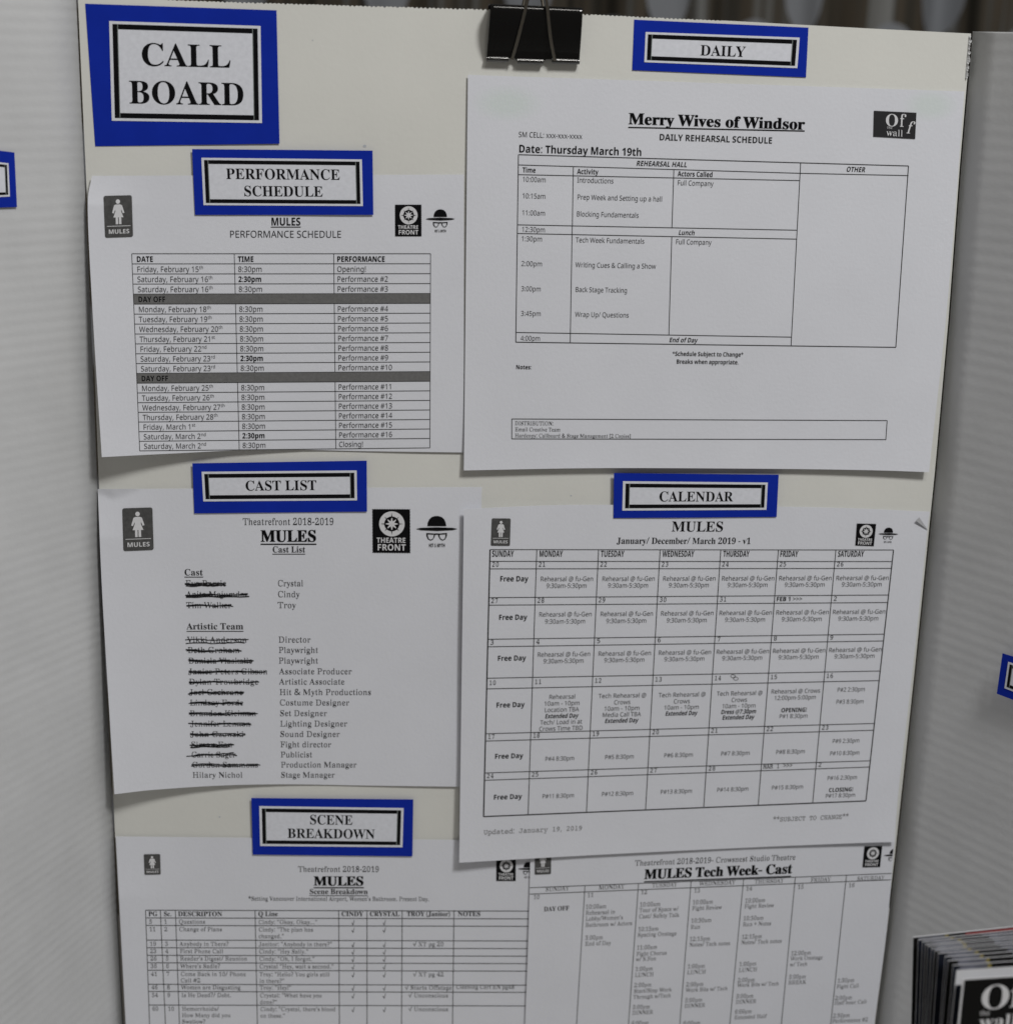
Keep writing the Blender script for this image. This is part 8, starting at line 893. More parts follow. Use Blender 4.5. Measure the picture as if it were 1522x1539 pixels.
def hat_emblem(sh, q, cut=9.0, k='ink'):
    p = sh.pr.sub(q, 1, .80); mb = MB(); e = .00002
    f0 = p.f; p.f = lambda x, y: f0(min(x, cut), y)
    dome = [(.275, .255), (.285, .17), (.32, .09), (.38, .035), (.46, .01), (.54, .01), (.62, .035), (.68, .09), (.715, .17), (.73, .255)]
    p.poly(mb, dome, k)
    p.poly(mb, [(0, .325), (.12, .30), (.5, .285), (.88, .30), (1, .325), (.88, .355), (.5, .375), (.12, .355)], k)
    for s_ in (-1, 1):
        X = lambda x: .5 + s_ * x
        out = [(X(.03), .44), (X(.25), .425), (X(.245), .50), (X(.21), .575), (X(.15), .61), (X(.09), .585), (X(.05), .52)]
        inn = [(X(.065), .465), (X(.215), .455), (X(.21), .51), (X(.19), .565), (X(.15), .59), (X(.10), .57), (X(.075), .52)]
        p.ring(mb, out, inn, k, e)
    p.poly(mb, [(.455, .435), (.545, .435), (.545, .465), (.455, .465)], k, e * 2)
    if cut > 1: p.text(mb, 'nb', 'HIT & MYTH', .31, .77, .085, x1=.70, k='ink2', local=True)
    return sh.done('hat_emblem', mb)

def chk_text(p, mb, s, x, y, cap, **kw): p.text(mb, 'sr', s, x, y, cap, **kw)
PX = DIST / FPX                              # metres of board per photograph pixel
sq = lambda a: a * a
pos = lambda a: a if a > 0 else 0.0
def tint_spots(sh, spots):                    # adhesive putty showing through: faint greenish patches with soft edges
    m = M['paper'].copy(); m.name = 'paper_with_putty_marks'; nt = m.node_tree; bs = nt.nodes['Principled BSDF']
    src = bs.inputs['Base Color'].links[0].from_socket; tc = nt.nodes.new('ShaderNodeTexCoord')
    for (px, py), rx, rz in spots:
        c = sh.at(px, py) - sh.root.location
        mp = nt.nodes.new('ShaderNodeMapping'); mp.vector_type = 'TEXTURE'; mp.inputs['Location'].default_value = c; mp.inputs['Scale'].default_value = (rx, .05, rz)
        g = nt.nodes.new('ShaderNodeTexGradient'); g.gradient_type = 'SPHERICAL'
        r = nt.nodes.new('ShaderNodeMath'); r.operation = 'MULTIPLY'; r.inputs[1].default_value = 1.6; r.use_clamp = True
        x = nt.nodes.new('ShaderNodeMix'); x.data_type = 'RGBA'; x.inputs[7].default_value = (.675, .732, .735, 1)
        nt.links.new(tc.outputs['Object'], mp.inputs[0]); nt.links.new(mp.outputs[0], g.inputs[0]); nt.links.new(g.outputs['Fac'], r.inputs[0])
        nt.links.new(r.outputs[0], x.inputs[0]); nt.links.new(src, x.inputs[6]); src = x.outputs[2]
    nt.links.new(src, bs.inputs['Base Color'])
    for c in sh.root.children:
        if c.name.startswith('paper'): c.data.materials[0] = m

# the white facing paper torn along the top of the right fold
t = MB(); zt, n_ = on_plane(1459, 50).z, 18
for i in range(n_):
    z0, z1 = zt - .0012 - i * .0012, zt - .0012 - (i + 1) * .0012
    w0 = [R.uniform(-.0016, .0002) * (1 - i / n_ * .5) for _ in range(2)]
    if i == 0: wl = w0[0]
    x0, x1 = interp(RGHT, z0) - .0012, interp(RGHT, z1) - .0012
    y0 = -.0009 - R.uniform(0, .0003)
    t.face([Vector((x0, -.0002, z0)), Vector((x1, -.0002, z1)), Vector((x1 + .0016 + w0[1], y0 - .0006, z1)), Vector((x0 + .0016 + wl, y0, z0))], 'fluted')
    wl = w0[1]
t.build('torn_facing', board)

# faint finger marks on the cream panel
for px, py, rx, rz in ((548, 219, 2.6, 2.2), (470, 60, 1.2, .9), (858, 745, 1.5, 1.0), (330, 1228, 1.6, .9)):
    t = MB(); t.face([on_plane(px + rx * math.cos(k_ * .7), py + rz * math.sin(k_ * .7), .00012) for k_ in range(9)], 'smudge')
    t.build('smudge', board)

# ---- performance schedule
S1 = Sheet('white sheet headed MULES PERFORMANCE SCHEDULE with two grey DAY OFF bars in its table',
    [(136, 264), (697, 262), (697, 681), (153, 687)], [(198, 381), (647, 381), (646, 673), (210, 677.5)],
    lambda u, v: .0005 + .035 * pos(.055 - u - v * .55) + .0125 * pos(v) ** 1.6 * sq(pos(1 - u / .72)) + .0030 * sq(pos(1 - u / .25)) * min(1, pos(v) / .1),
    dict(l=[(138, 264), (132, 318), (141, 500), (153, 687)], b=[(153, 687), (260, 681.5), (400, 675.5), (550, 678), (697, 680)]))
p = S1.pr
t = MB(); yy = lambda i: 381 + i * (p.H / 20)
G = lambda x, i: p.f((x - 198) / 449 * p.W, i * p.H / 20)
for i in range(21): p.line(t, G(198, i), G(647, i), .9)
for x in (198, 350.5, 500, 647):
    for a, b in ((0, 4), (5, 12), (13, 20)) if x in (350.5, 500) else ((0, 20),): p.line(t, G(x, a), G(x, b), .9)
S1.done('table_grid', t)
t = MB()
for i in (4, 12): p.quad(t, [G(198.5, i + .03), G(646.5, i + .03), G(646.5, i + .97), G(198.5, i + .97)], 'bar')
S1.done('shaded_bar', t)
t = MB(); XS = .905
rowsP = ['DATE|TIME|PERFORMANCE', 'Friday, February 15^th|8:30pm|Opening!', 'Saturday, February 16^th|*2:30pm|Performance #2', 'Saturday, February 16^th|8:30pm|Performance #3', 'DAY OFF',
 'Monday, February 18^th|8:30pm|Performance #4', 'Tuesday, February 19^th|8:30pm|Performance #5', 'Wednesday, February 20^th|8:30pm|Performance #6', 'Thursday, February 21^st|8:30pm|Performance #7',
 'Friday, February 22^nd|8:30pm|Performance #8', 'Saturday, February 23^rd|*2:30pm|Performance #9', 'Saturday, February 23^rd|8:30pm|Performance #10', 'DAY OFF', 'Monday, February 25^th|8:30pm|Performance #11',
 'Tuesday, February 26^th|8:30pm|Performance #12', 'Wednesday, February 27^th|8:30pm|Performance #13', 'Thursday, February 28^th|8:30pm|Performance #14', 'Friday, March 1^st|8:30pm|Performance #15',
 'Saturday, March 2^nd|*2:30pm|Performance #16', 'Saturday, March 2^nd|8:30pm|Closing!']
CT = [MB(), MB(), MB()]
for i, r in enumerate(rowsP):
    for x, c, t in zip((204.5, 355.5, 504.5), r.split('|'), CT):
        b = i == 0 or c[0] == '*' or c == 'DAY OFF'; c = c.lstrip('*'); c, _, su = c.partition('^')
        p.text(t, 'nb' if b else 'n', c, (x - 198) / 449 * p.W, (i + .80) * p.H / 20, 8.0, xs=.86 if b else XS, sup=su or None, k='ink' if b else 'ink4', lift=.00008, local=True)
for n_, t in zip(('date_column', 'time_column', 'performance_column'), CT): S1.done(n_, t)
t = Lines()
p.text(t, 'nb', 'MULES', 407, 338.5, 11.3, x1=452, k='ink'); p.line(t, (407, 341), (452, 341), 1.3)
p.text(t, 'n', 'PERFORMANCE SCHEDULE', 344.7, 356.8, 10, x1=513.4)
S1.done('heading_line', t)
washroom_icon(S1, [(155.5, 294), (198, 293), (200, 355.5), (158, 357)])
compass_stamp(S1, [(593.4, 307), (633.4, 307), (633.6, 355), (593.6, 355)])
hat_emblem(S1, [(639.5, 314), (683.7, 314), (683.7, 350), (639.5, 350)])

# ---- daily schedule
S2 = Sheet('large white sheet headed Merry Wives of Windsor with a mostly empty rehearsal table',
    [(703, 112), (1449, 137), (1396, 709.5), (697, 707)], [(779, 232), (1365, 249), (1346, 522), (775, 514)],
    lambda u, v: .0011 + .0004 * sq(sq(pos(1 - u))) + .0022 * pos(v) ** 7 + .0012 * pos(u) ** 6 * pos(v) ** 2,
    dict(r=[(1449, 137), (1424, 450), (1396, 709.5)], b=[(697, 707), (900, 703.5), (1150, 704.5), (1300, 706.5), (1396, 709.5)]))
p = S2.pr; t = MB()
def LN(pts, wd=1.05, pr=None):
    for a, b in zip(pts, pts[1:]): (pr or p).line(t, a, b, wd)
LN([(779, 232), (1365, 249), (1346, 521.8), (775, 514), (779, 232)], 1.2)
LN([(778.6, 247.4), (1202, 260), (1365, 263.5)]); LN([(778, 262), (1202, 271)])
LN([(777, 337.5), (1197.5, 345.6)]); LN([(777, 350.5), (1197, 359)]); LN([(776, 499.4), (1188.6, 506.4)])
LN([(1203, 244.3), (1188.6, 519.5)]); LN([(861.5, 249.6), (860, 339)]); LN([(859.8, 339), (856.8, 515)])
LN([(1012.5, 254), (1009.6, 342)]); LN([(1009.4, 355), (1005, 503.3)])
LN([(769, 629.5), (1333, 632), (1331, 660.6), (769, 659.5), (769, 629.5)])
S2.done('table_grid', t)
t = Lines()
p.heavy(t, 'sb', 'Merry Wives of Windsor', 944, 186, 16, 1209); p.line(t, (944, 191), (1209, 196.5), 1.8, 'ink')
p.text(t, 'nb', 'DAILY REHEARSAL SCHEDULE', 990, 210.3, 9.2, x1=1160.7)
p.text(t, 'n', 'SM CELL: xxx-xxx-xxxx', 779, 205.5, 7.6, x1=875)
p.text(t, 'nb', 'Date: Thursday March 19th', 779, 228.6, 11, x1=964.6, k='ink')
S2.done('heading_line', t)
t = MB()
IT = .2; C2 = [MB(), MB(), Lines(), MB()]
col2 = lambda x: C2[0 if x < 850 else 1 if x < 950 else 2 if x < 1200 else 3]
for f_, s_, x, y, x1 in [('nb', 'Time', 785, 258.7, 805), ('nb', 'Activity', 867, 261, 899), ('nb', 'Actors Called', 1018, 264.4, 1071)]: p.text(col2(x), f_, s_, x, y, 7.4, x1=x1)
p.text(C2[2], 'nb', 'REHEARSAL HALL', 955.5, 248.7, 7.4, x1=1032, shear=IT); p.text(C2[3], 'nb', 'OTHER', 1271, 257.6, 7.4, x1=1299.5, shear=IT)
p.text(C2[2], 'nb', 'Lunch', 1019, 352.6, 7, x1=1043.5, shear=IT); p.text(C2[2], 'nb', 'End of Day', 1005, 514, 7, x1=1047.6, shear=IT)
for s_, x, y, x1 in [('10:00am', 784.8, 272.7, 820.4), ('Introductions', 867, 274, 922), ('Full Company', 1017.6, 278, 1072), ('10:15am', 784.5, 297.6, 820), ('Prep Week and Setting up a hall', 867, 299.4, 995.4),
    ('11:00am', 784, 323, 819.5), ('Blocking Fundamentals', 866, 324.8, 960), ('12:30pm', 783.7, 348, 819.4), ('1:30pm', 783, 362, 815), ('Tech Week Fundamentals', 865, 363.8, 968.4), ('Full Company', 1015, 366.6, 1069),
    ('2:00pm', 783, 399.4, 815), ('Writing Cues & Calling a Show', 864.5, 401.2, 985.6), ('3:00pm', 783, 437.2, 813), ('Back Stage Tracking', 864.2, 438.4, 942.6), ('3:45pm', 782.5, 474.4, 813), ('Wrap Up/ Questions', 864, 475.8, 945), ('4:00pm', 782, 511.6, 812)]:
    p.text(col2(x), 'n', s_, x, y, 7.4, x1=x1, k='ink4')
for n_, t in zip(('time_column', 'activity_column', 'actors_column', 'column_heading'), C2): S2.done(n_, t)
t = Lines()
p.text(t, 'nb', '*Schedule Subject to Change*', 1010, 534.6, 6.6, x1=1117); p.text(t, 'nb', 'Breaks when appropriate.', 1016, 546.4, 6.6, x1=1110); p.text(t, 'nb', 'Notes:', 775, 554.6, 6.4, x1=799)
p.text(t, 'sr', 'DISTRIBUTION:', 773.6, 638.8, 6, x1=831.6); p.text(t, 'sr', 'Email Creative Team', 773.6, 648, 6, x1=842); p.text(t, 'sr', 'Hardcopy: Callboard & Stage Management [2 Copies]', 773.6, 657.2, 6, x1=948)
S2.done('note_line', t)
tint_spots(S2, [((763, 155), .020, .010), ((1398, 158), .016, .009)])
pl = p.sub([(1313, 166), (1377, 169), (1375, 208.5), (1312, 205)], 1.6, 1); t = MB()
pl.poly(t, [(0, 0), (1.6, 0), (1.6, 1), (0, 1)], 'ink2')
pl.text(t, 'sb', 'O', .44, .56, .46, x1=.95, k='print_white', lift=.00006, local=True); pl.text(t, 'sr', 'f', .96, .56, .48, k='print_white', lift=.00006, local=True)
pl.text(t, 'sr', 'f', 1.22, .80, .46, k='print_white', lift=.00006, shear=.25, local=True)
pl.text(t, 'sr', 'the', .52, .66, .10, k='print_white', lift=.00006, local=True); pl.text(t, 'sr', 'wall', .50, .93, .25, x1=1.14, k='print_white', lift=.00006, local=True)
S2.done('company_logo', t)

# ---- cast list
S3 = Sheet('white sheet headed MULES Cast List, its left column of names struck out by marker',
    [(147, 735), (724, 732), (714, 1184), (172, 1194)], [(278.7, 881), (417, 881), (421.8, 1169), (289.5, 1169)],
    lambda u, v: .0005 + .03 * pos(.07 - abs(u - .04) - v * 2.2) + .0100 * pos(v) ** 2 * sq(pos(1 - u / .6)) + .0034 * sq(pos(1 - u / .25)) * min(1, pos(v) / .15) + .0005 * pos(u) ** 3,
    dict(l=[(147, 735), (153, 880), (163, 1050), (172, 1194)], b=[(172, 1194), (230, 1187.5), (330, 1181), (430, 1179), (560, 1181), (714, 1183)]))
p = S3.pr; t = Lines()
p.text(t, 'sr', 'Theatrefront 2018-2019', 364.9, 789, 9.4, x1=502)
p.heavy(t, 'sb', 'MULES', 391.7, 814.2, 16.2, 475.5); p.line(t, (391.7, 818), (475.5, 818), 1.8, 'ink')
p.text(t, 'sb', 'Cast List', 409.4, 830.3, 8.6, x1=458.7); p.line(t, (409.4, 832.9), (458.7, 832.9), 1.1)
p.text(t, 'sb', 'Cast', 277, 864.8, 9, x1=305); p.line(t, (277, 867.4), (305.5, 867.4), 1.1)
p.text(t, 'sb', 'Artistic Team', 280.4, 946, 9, x1=366); p.line(t, (280.4, 949), (366, 949), 1.1)
S3.done('heading_line', t)
cast = [('Eva Barrie', 278.7, 340.4, 'Crystal', 417, 456, 881.2), ('Anita Majumdar', 280, 373, 'Cindy', 417, 450.6, 897.6), ('Tim Walker', 280, 348, 'Troy', 417.3, 445, 914)]
teamN = 'Vikki Anderson,377,602,Director,719,841;Beth Graham,379,575,Playwright,720,869;Daniela Vlaskalic,382,622,Playwright,720,869;Janice Peters Gibson,382,680,Associate Producer,722,995;Dylan Trowbridge,384,645,Artistic Associate,722,968;Joel Cochrane,385,587,Hit & Myth Productions,723,1068;Lindsay Forde,387,589,Costume Designer,723,986;Brandon Kleiman,387,637,Set Designer,724,902;Jennifer Lennon,389,615,Lighting Designer,725,978;John Gzowski,389,590,Sound Designer,725,950;Simon Fon,391,548,Fight director,726,918;Carrie Sager,393,560,Publicist,727,847;Gordon Sammons,395,645,Production Manager,728,1013;Hilary Nichol,397,586,Stage Manager,728,931'
for (s_, y) in zip(teamN.split(';'), [965.8, 981.4, 997.4, 1013.5, 1029, 1044.7, 1060.4, 1076.4, 1092, 1107.7, 1123.3, 1138.5, 1153.7, 1169]):
    a = s_.split(','); X = lambda z: 130 + float(z) / 2.495
    cast.append((a[0], X(a[1]), X(a[2]), a[3], X(a[4]), X(a[5]), y))
t = MB()
for n_, x0, x1, r_, a, b, y in cast:
    p.text(t, 'sr', n_, x0, y, 8.6, x1=x1); p.text(t, 'sr', r_, a, y, 8.8, x1=b)
S3.done('name_list', t)
for q_, (n_, x0, x1, r_, a, b, y) in enumerate(cast[:-1]):
    t = MB()
    for k_ in range(2 if q_ not in (13, 0, 1) else 4):
        m = 14; yy0 = y - 3.6 + (k_ - .5) * 1.3 + R.uniform(-.5, .5); sl = R.uniform(-1.2, 1.2)
        if q_ == 3: yy0 += 3.4 if k_ else 0
        xa, xb = x0 - R.uniform(-1, 3), x1 + R.uniform(-4, 3)
        if k_ == 2: xa, xb = xa + (x1 - x0) * R.uniform(0, .3), xb - (x1 - x0) * R.uniform(0, .3)
        if q_ == 14 and k_ == 0: xa -= 6; sl = -4
        pts = [(xa + (xb - xa) * i / m, yy0 + sl * (i / m - .5) + .8 * math.sin(i * R.uniform(.5, .9) + q_)) for i in range(m + 1)]
        p.stroke(t, pts, [R.uniform(1.0, 2.0) for _ in pts], lift=.00006 + .00001 * k_)
    S3.done('marker_strike', t)
washroom_icon(S3, [(183.7, 764), (229, 762.6), (231, 826.5), (185.5, 828.3)])
compass_stamp(S3, [(559.3, 764.8), (616.4, 765), (616.8, 831.5), (559.7, 831)])
hat_emblem(S3, [(625, 775), (687.5, 775), (687.5, 824), (625, 824)])

# ---- month calendar
S4 = Sheet('white sheet printed with the MULES month calendar grid, top right corner dog-eared',
    [(697, 765), (1397, 769), (1344, 1266), (690, 1297)], [(736.4, 826), (1342.6, 826.6), (1301, 1204), (726.6, 1227.6)],
    lambda u, v: .0018 + .0034 * pos(1 - u) ** 5 + .0016 * pos(v) ** 6 + .0020 * pos(u) ** 8 * pos(v) ** 5,
    dict(t=[(697, 765), (850, 759), (1050, 760), (1250, 763), (1397, 769)], r=[(1397, 769), (1393, 800), (1372, 1000), (1350, 1190), (1344, 1266)], b=[(690, 1297), (900, 1285), (1150, 1273), (1300, 1267), (1344, 1266)]))
p = S4.pr; t = MB()
VX0 = [736.4, 806.6, 899.4, 991.9, 1083, 1169.6, 1256, 1342.6]; VX1 = [726.6, 793.5, 881.2, 970, 1057.3, 1139.2, 1221, 1301]
VY1 = [1227.6, 1224.7, 1220.5, 1217.2, 1214.2, 1210.4, 1207, 1204]
HL = [826, 843.7, 855, 898.3, 909.6, 960.9, 972.2, 1019.5, 1035.5, 1103, 1114, 1162, 1173, 1227.6]
HR = [826.6, 844, 854.3, 894.3, 905.6, 953.2, 963.4, 1008.6, 1023, 1087.5, 1097.7, 1143.6, 1153, 1204]
def CG(cx, i):                                # crossing of (fractional) column and row line
    k = min(int(cx), 6); f = cx - k
    top = VX0[k] + (VX0[k + 1] - VX0[k]) * f; bot = VX1[k] + (VX1[k + 1] - VX1[k]) * f
    j = min(int(i), 12); g = i - j; yl = HL[j] + (HL[j + 1] - HL[j]) * g; yr = HR[j] + (HR[j + 1] - HR[j]) * g
    fx = (top - VX0[0]) / (VX0[7] - VX0[0]); y = yl + (yr - yl) * fx
    v = (y - 826) / (1227.6 + (1204 - 1227.6) * fx - 826)
    return (top + (bot - top) * v, y)
for j in range(14): p.line(t, CG(0, j), CG(7, j), 1.0)
for c in range(8): p.line(t, CG(c, 0), CG(c, 13), 1.9 if c == 0 else 1.5 if c == 7 else 1.1)
p.line(t, CG(0, 13), CG(7, 13), 1.6)
S4.done('table_grid', t)
t = Lines()
p.text(t, 'sb', 'MULES', 1008.6, 798.6, 14, x1=1086.8, k='ink'); p.text(t, 'sb', 'January/ December/ March 2019 - v1', 926.7, 817.2, 8.6, x1=1128, k='ink')
S4.done('heading_line', t)
t = Lines()
for s_, x, x1 in [('SUNDAY', 739, 772), ('MONDAY', 810, 845.5), ('TUESDAY', 902.5, 937.8), ('WEDNESDAY', 995, 1042.8), ('THURSDAY', 1086.3, 1125.7), ('FRIDAY', 1171.5, 1199), ('SATURDAY', 1258.5, 1297.8)]:
    p.text(t, 'nb', s_, x, 836.8, 8.6, x1=x1)
S4.done('weekday_name', t); t = Lines()
days = [['20', '21', '22', '23', '24', '25', '26'], ['27', '28', '29', '30', '31', 'FEB 1 >>>', '2'], list('3456789'), ['10', '11', '12', '13', '14', '15', '16'], ['17', '18', '19', '20', '21', '22', '23'], ['24', '25', '26', '27', '28', 'MAR 1 >>>', '2']]
for r, row in enumerate(days):
    for c, d in enumerate(row):
        x, y = CG(c, 2 + 2 * r); kw = {}
        if len(d) > 4: kw = dict(x1=x + (42 if r == 1 else 47))
        elif len(d) == 2: kw = dict(x1=x + 14.4)
        p.text(t, 'nb' if len(d) > 4 and r == 1 else 'm', d, x + 3, y - 3.2 - (2.5 if r == 3 else 0), 6.2, k='ink', **kw)
S4.done('date_number', t)
t = MB()
def cell(c, r, lines, width=None):            # lines: (text, style, fraction of the cell, width in px)
    for s_, st, fr, wd in lines:
        x, y = CG(c + .5 + (.01 if c else .03), 2 + 2 * r + fr)
        if c == 1: x -= .5
        p.text(t, 'nb' if 'b' in st else 'n', s_, x - wd / 2, y, 7.4 if 'F' in st else 6.5, x1=x + wd / 2, shear=.2 if 'i' in st else 0, k='ink' if 'b' in st else 'ink4')
for r, fr in enumerate((.44, .44, .46, .43, .58, .56)): cell(0, r, [('Free Day', 'bF', fr, 43)])
for r in range(3):
    f1, f2 = ((.44, .68), (.36, .57), (.36, .57))[r]
    for c in range(1, 7): cell(c, r, [('Rehearsal @ fu-Gen', '', f1, 80), ('9:30am-5:30pm', '', f2, 61)])
ED = 'Extended Day'; T1 = '10am - 10pm'; T2 = 'Tech Rehearsal @'
fy = lambda c, y: (y - CG(c + .5, 8)[1]) / (CG(c + .5, 9)[1] - CG(c + .5, 8)[1])
def cell4(c, L): cell(c, 3, [(s_, st, fy(c, y), wd) for s_, st, y, wd in L])
cell4(1, [('Rehearsal', '', 1051, 40), (T1, '', 1061, 54), ('Location TBA', '', 1070.6, 52), (ED, 'bi', 1080, 50), ('Tech/ Load in at', '', 1089.4, 63), ('Crows Time TBD', '', 1099, 66)])
cell4(2, [(T2, '', 1049.6, 72), ('Crows', '', 1059, 25), (T1, '', 1068.6, 54), ('Media Call TBA', '', 1078, 58), (ED, 'bi', 1087, 50)])
cell4(3, [(T2, '', 1048.2, 71), ('Crows', '', 1057.6, 25), (T1, '', 1067, 53), (ED, 'bi', 1076, 48)])
cell4(4, [(T2, '', 1046, 69), ('Crows', '', 1055.4, 24), (T1, '', 1064.8, 51), ('Dress @7:30pm', 'bi', 1073.6, 53), (ED, 'bi', 1082, 48)])
cell4(5, [('Rehearsal @ Crows', '', 1042.8, 74), ('12:00pm-5:00pm', '', 1052.4, 63), ('OPENING!', 'b', 1070.8, 39), ('P#1 8:30pm', '', 1080, 43)])
cell4(6, [('P#2 2:30pm', '', 1040, 42), ('P#3 8:30pm', '', 1058.2, 42)])
for c, n_ in enumerate('45678'): cell(c + 1, 4, [('P#%s 8:30pm' % n_, '', .70, 44)])
cell(6, 4, [('P#9 2:30pm', '', .40, 41), ('P#10 8:30pm', '', .80, 45)])
for c, n_ in enumerate(('11', '12', '13', '14', '15')): cell(c + 1, 5, [('P#%s 8:30pm' % n_, '', .58, 48)])
cell(6, 5, [('P#16 2:30pm', '', .36, 45), ('CLOSING!', 'b', .71, 37), ('P#17 8:30pm', '', .88, 45)])
S4.done('table_text', t)
t = Lines()
p.text(t, 'm', 'Updated: January 19, 2019', 726.6, 1254.6, 6.8, x1=874.7, k='ink3'); p.text(t, 'm', '**SUBJECT TO CHANGE**', 1161, 1235.4, 6.8, x1=1274.5, k='ink3')
S4.done('note_line', t)
t = MB()
for (cx, cy) in ((1101.5, 1016.5), (1105.5, 1020)):
    pts = [(cx + 3.4 * math.cos(a) - 1.2 * math.sin(a), cy + 1.2 * math.cos(a) + 2.2 * math.sin(a)) for a in [i * .42 for i in range(16)]]
    p.stroke(t, pts, [.6] * 16, 'ink2', .00003)
S4.done('pen_doodle', t)
washroom_icon(S4, [(739, 779), (767.3, 779.3), (766.2, 820.4), (737.5, 820)])
compass_stamp(S4, [(1287.3, 786.6), (1316.6, 787.3), (1313, 821), (1285, 820)])
hat_emblem(S4, [(1320.5, 792.5), (1350.5, 793), (1348.5, 817), (1318.5, 816.5)])
t = MB()                                       # the dog-ear: a corner lifted and folded over, its shaded underside painted grey
a, b, c = (1381, 777.5), (1394.5, 797), (1376, 782.5)
t.face([S4.at(*a, .0004), S4.at(*c, .0016), S4.at(*b, .0004)], 'fold')
S4.done('folded_corner', t)

# ---- scene breakdown
S5 = Sheet('white sheet headed MULES Scene Breakdown with page and cue table, lower left of the board',
    [(174, 1257.5), (815, 1264), (812, 1700), (198, 1690)], [(218.7, 1368.4), (682.2, 1369.6), (680, 1540), (224.8, 1539)],
    lambda u, v: .0007 + .0030 * sq(pos(1 - u / .3)) * min(1, pos(v) / .2) + .003 * pos(v) ** 3 * pos(1 - u),
    dict(l=[(174, 1257.5), (181, 1390), (189, 1539), (198, 1690)]))
p = S5.pr; t = MB()
hy = [1368.4, 1380, 1391.3, 1413.3, 1424.8, 1436.2, 1447.4, 1458.7, 1479.8, 1490.6, 1511, 1549.5]
VT = [218.7, 241, 263.6, 383.3, 509, 551.5, 604.3, 682.2, 806]; VB = [224.8, 248.6, 269.7, 386.8, 510, 551.5, 603.4, 680, 804]
vx = lambda i, y: VT[i] + (VB[i] - VT[i]) * (y - 1368.4) / 170.6
for y in hy: p.line(t, (vx(0, y), y), (vx(8, y), y + 1.4), .95)
for i in range(9): p.line(t, (vx(i, 1368), 1368.4), (vx(i, 1550), 1550), .95)
S5.done('table_grid', t)
t = Lines()
p.text(t, 'sr', 'Theatrefront 2018-2019', 448, 1310.6, 8, x1=570); p.heavy(t, 'sb', 'MULES', 471.4, 1331.2, 13.4, 546.6); p.line(t, (471.4, 1334.6), (546.6, 1334.6), 1.5, 'ink')
p.text(t, 'sb', 'Scene Breakdown', 464.8, 1344, 7.4, x1=552.8); p.line(t, (464.8, 1346.4), (552.8, 1346.6), .9)
p.text(t, 'sr', "*Setting Vancouver International Airport, Women's Bathroom. Present Day.", 373, 1354, 6.2, x1=645)
S5.done('heading_line', t)
t = MB()
for s_, x, x1 in [('PG', 223, 236.7), ('Sc.', 246, 258), ('DESCRIPTON', 267.5, 334), ('Q Line', 388, 417.7), ('CINDY', 513, 546), ('CRYSTAL', 555.4, 600.3), ('TROY (Janitor)', 611.3, 676.5), ('NOTES', 688, 722)]:
    p.text(t, 'sb', s_, x, 1377.2, 6.6, x1=x1, k='ink')
tab = [('5', '1', ['Questions'], ['Cindy: "Okay, Okay..."'], ''), ('11', '2', ['Change of Plans'], ['Cindy: "The plan has', 'changed."'], ''), ('19', '3', ['Anybody in There?'], ['Janitor: "Anybody in there?"'], '\u221a XT pg 20'),
 ('23', '4', ['First Phone Call'], ['Cindy: "Hey Sally."'], ''), ('26', '5', ["Reader's Digest/ Reunion"], ['Cindy: "Oh, I forgot."'], ''), ('36', '6', ["Where's Sadie?"], ['Crystal "Hey, wait a second."'], ''),
 ('41', '7', ['Come Back in 10/ Phone', 'Call #2'], ['Troy: "Hello? You girls still', 'in there?"'], '\u221a XT pg 42'), ('46', '8', ['Women are Disgusting'], ['Troy: "Hey!"'], '\u221a Starts Offstage'),
 ('54', '9', ['Is He Dead?/ Debt.'], ['Crystal: "What have you', 'done?"'], '\u221a Unconscious'), ('60', '10', ['Hemorrhoids/', 'How Many did you', 'Swallow?'], ['Cindy: "Crystal, there\'s blood', 'on these."'], '\u221a Unconscious')]
yb = [1388.7, 1400, 1422, 1433, 1444, 1455.4, 1467.3, 1487.3, 1499, 1519.6]
for (a, b, D, Q, T_), y in zip(tab, yb):
    p.text(t, 'sr', a, vx(0, y) + 4.5, y, 6, xs=1.0, k='ink4'); p.text(t, 'sr', b, vx(1, y) + 4.5, y, 6, k='ink4')
    for i, s_ in enumerate(D): p.text(t, 'sr', s_, vx(2, y) + 4.2, y + i * 9.6, 6.1, xs=1.02, k='ink4')
    for i, s_ in enumerate(Q): p.text(t, 'sr', s_, vx(3, y) + 4.5, y + .4 + i * 10, 6.1, xs=1.0, k='ink4')
    for x in (531, 578):
        p.line(t, (x - 2.4, y - 1.5), (x - .4, y + 2), .9); p.line(t, (x - .4, y + 2), (x + 1.4, y - 5.5), .7)
    if T_: p.text(t, 'sr', T_, 643.5, y + .6, 6.2, align='c', xs=1.05, k='ink4')
p.text(t, 'sr', 'Cleaning Cart EN pg48', 685, 1486.6, 6.1, x1=773, k='ink4')
S5.done('table_text', t)
washroom_icon(S5, [(216, 1284.3), (240.6, 1284), (241.5, 1314.6), (217.3, 1315.2)])
compass_stamp(S5, [(745.6, 1290), (775, 1290), (775, 1324.6), (745.6, 1324.6)])
hat_emblem(S5, [(778, 1296), (810, 1296), (810, 1321), (778, 1321)])

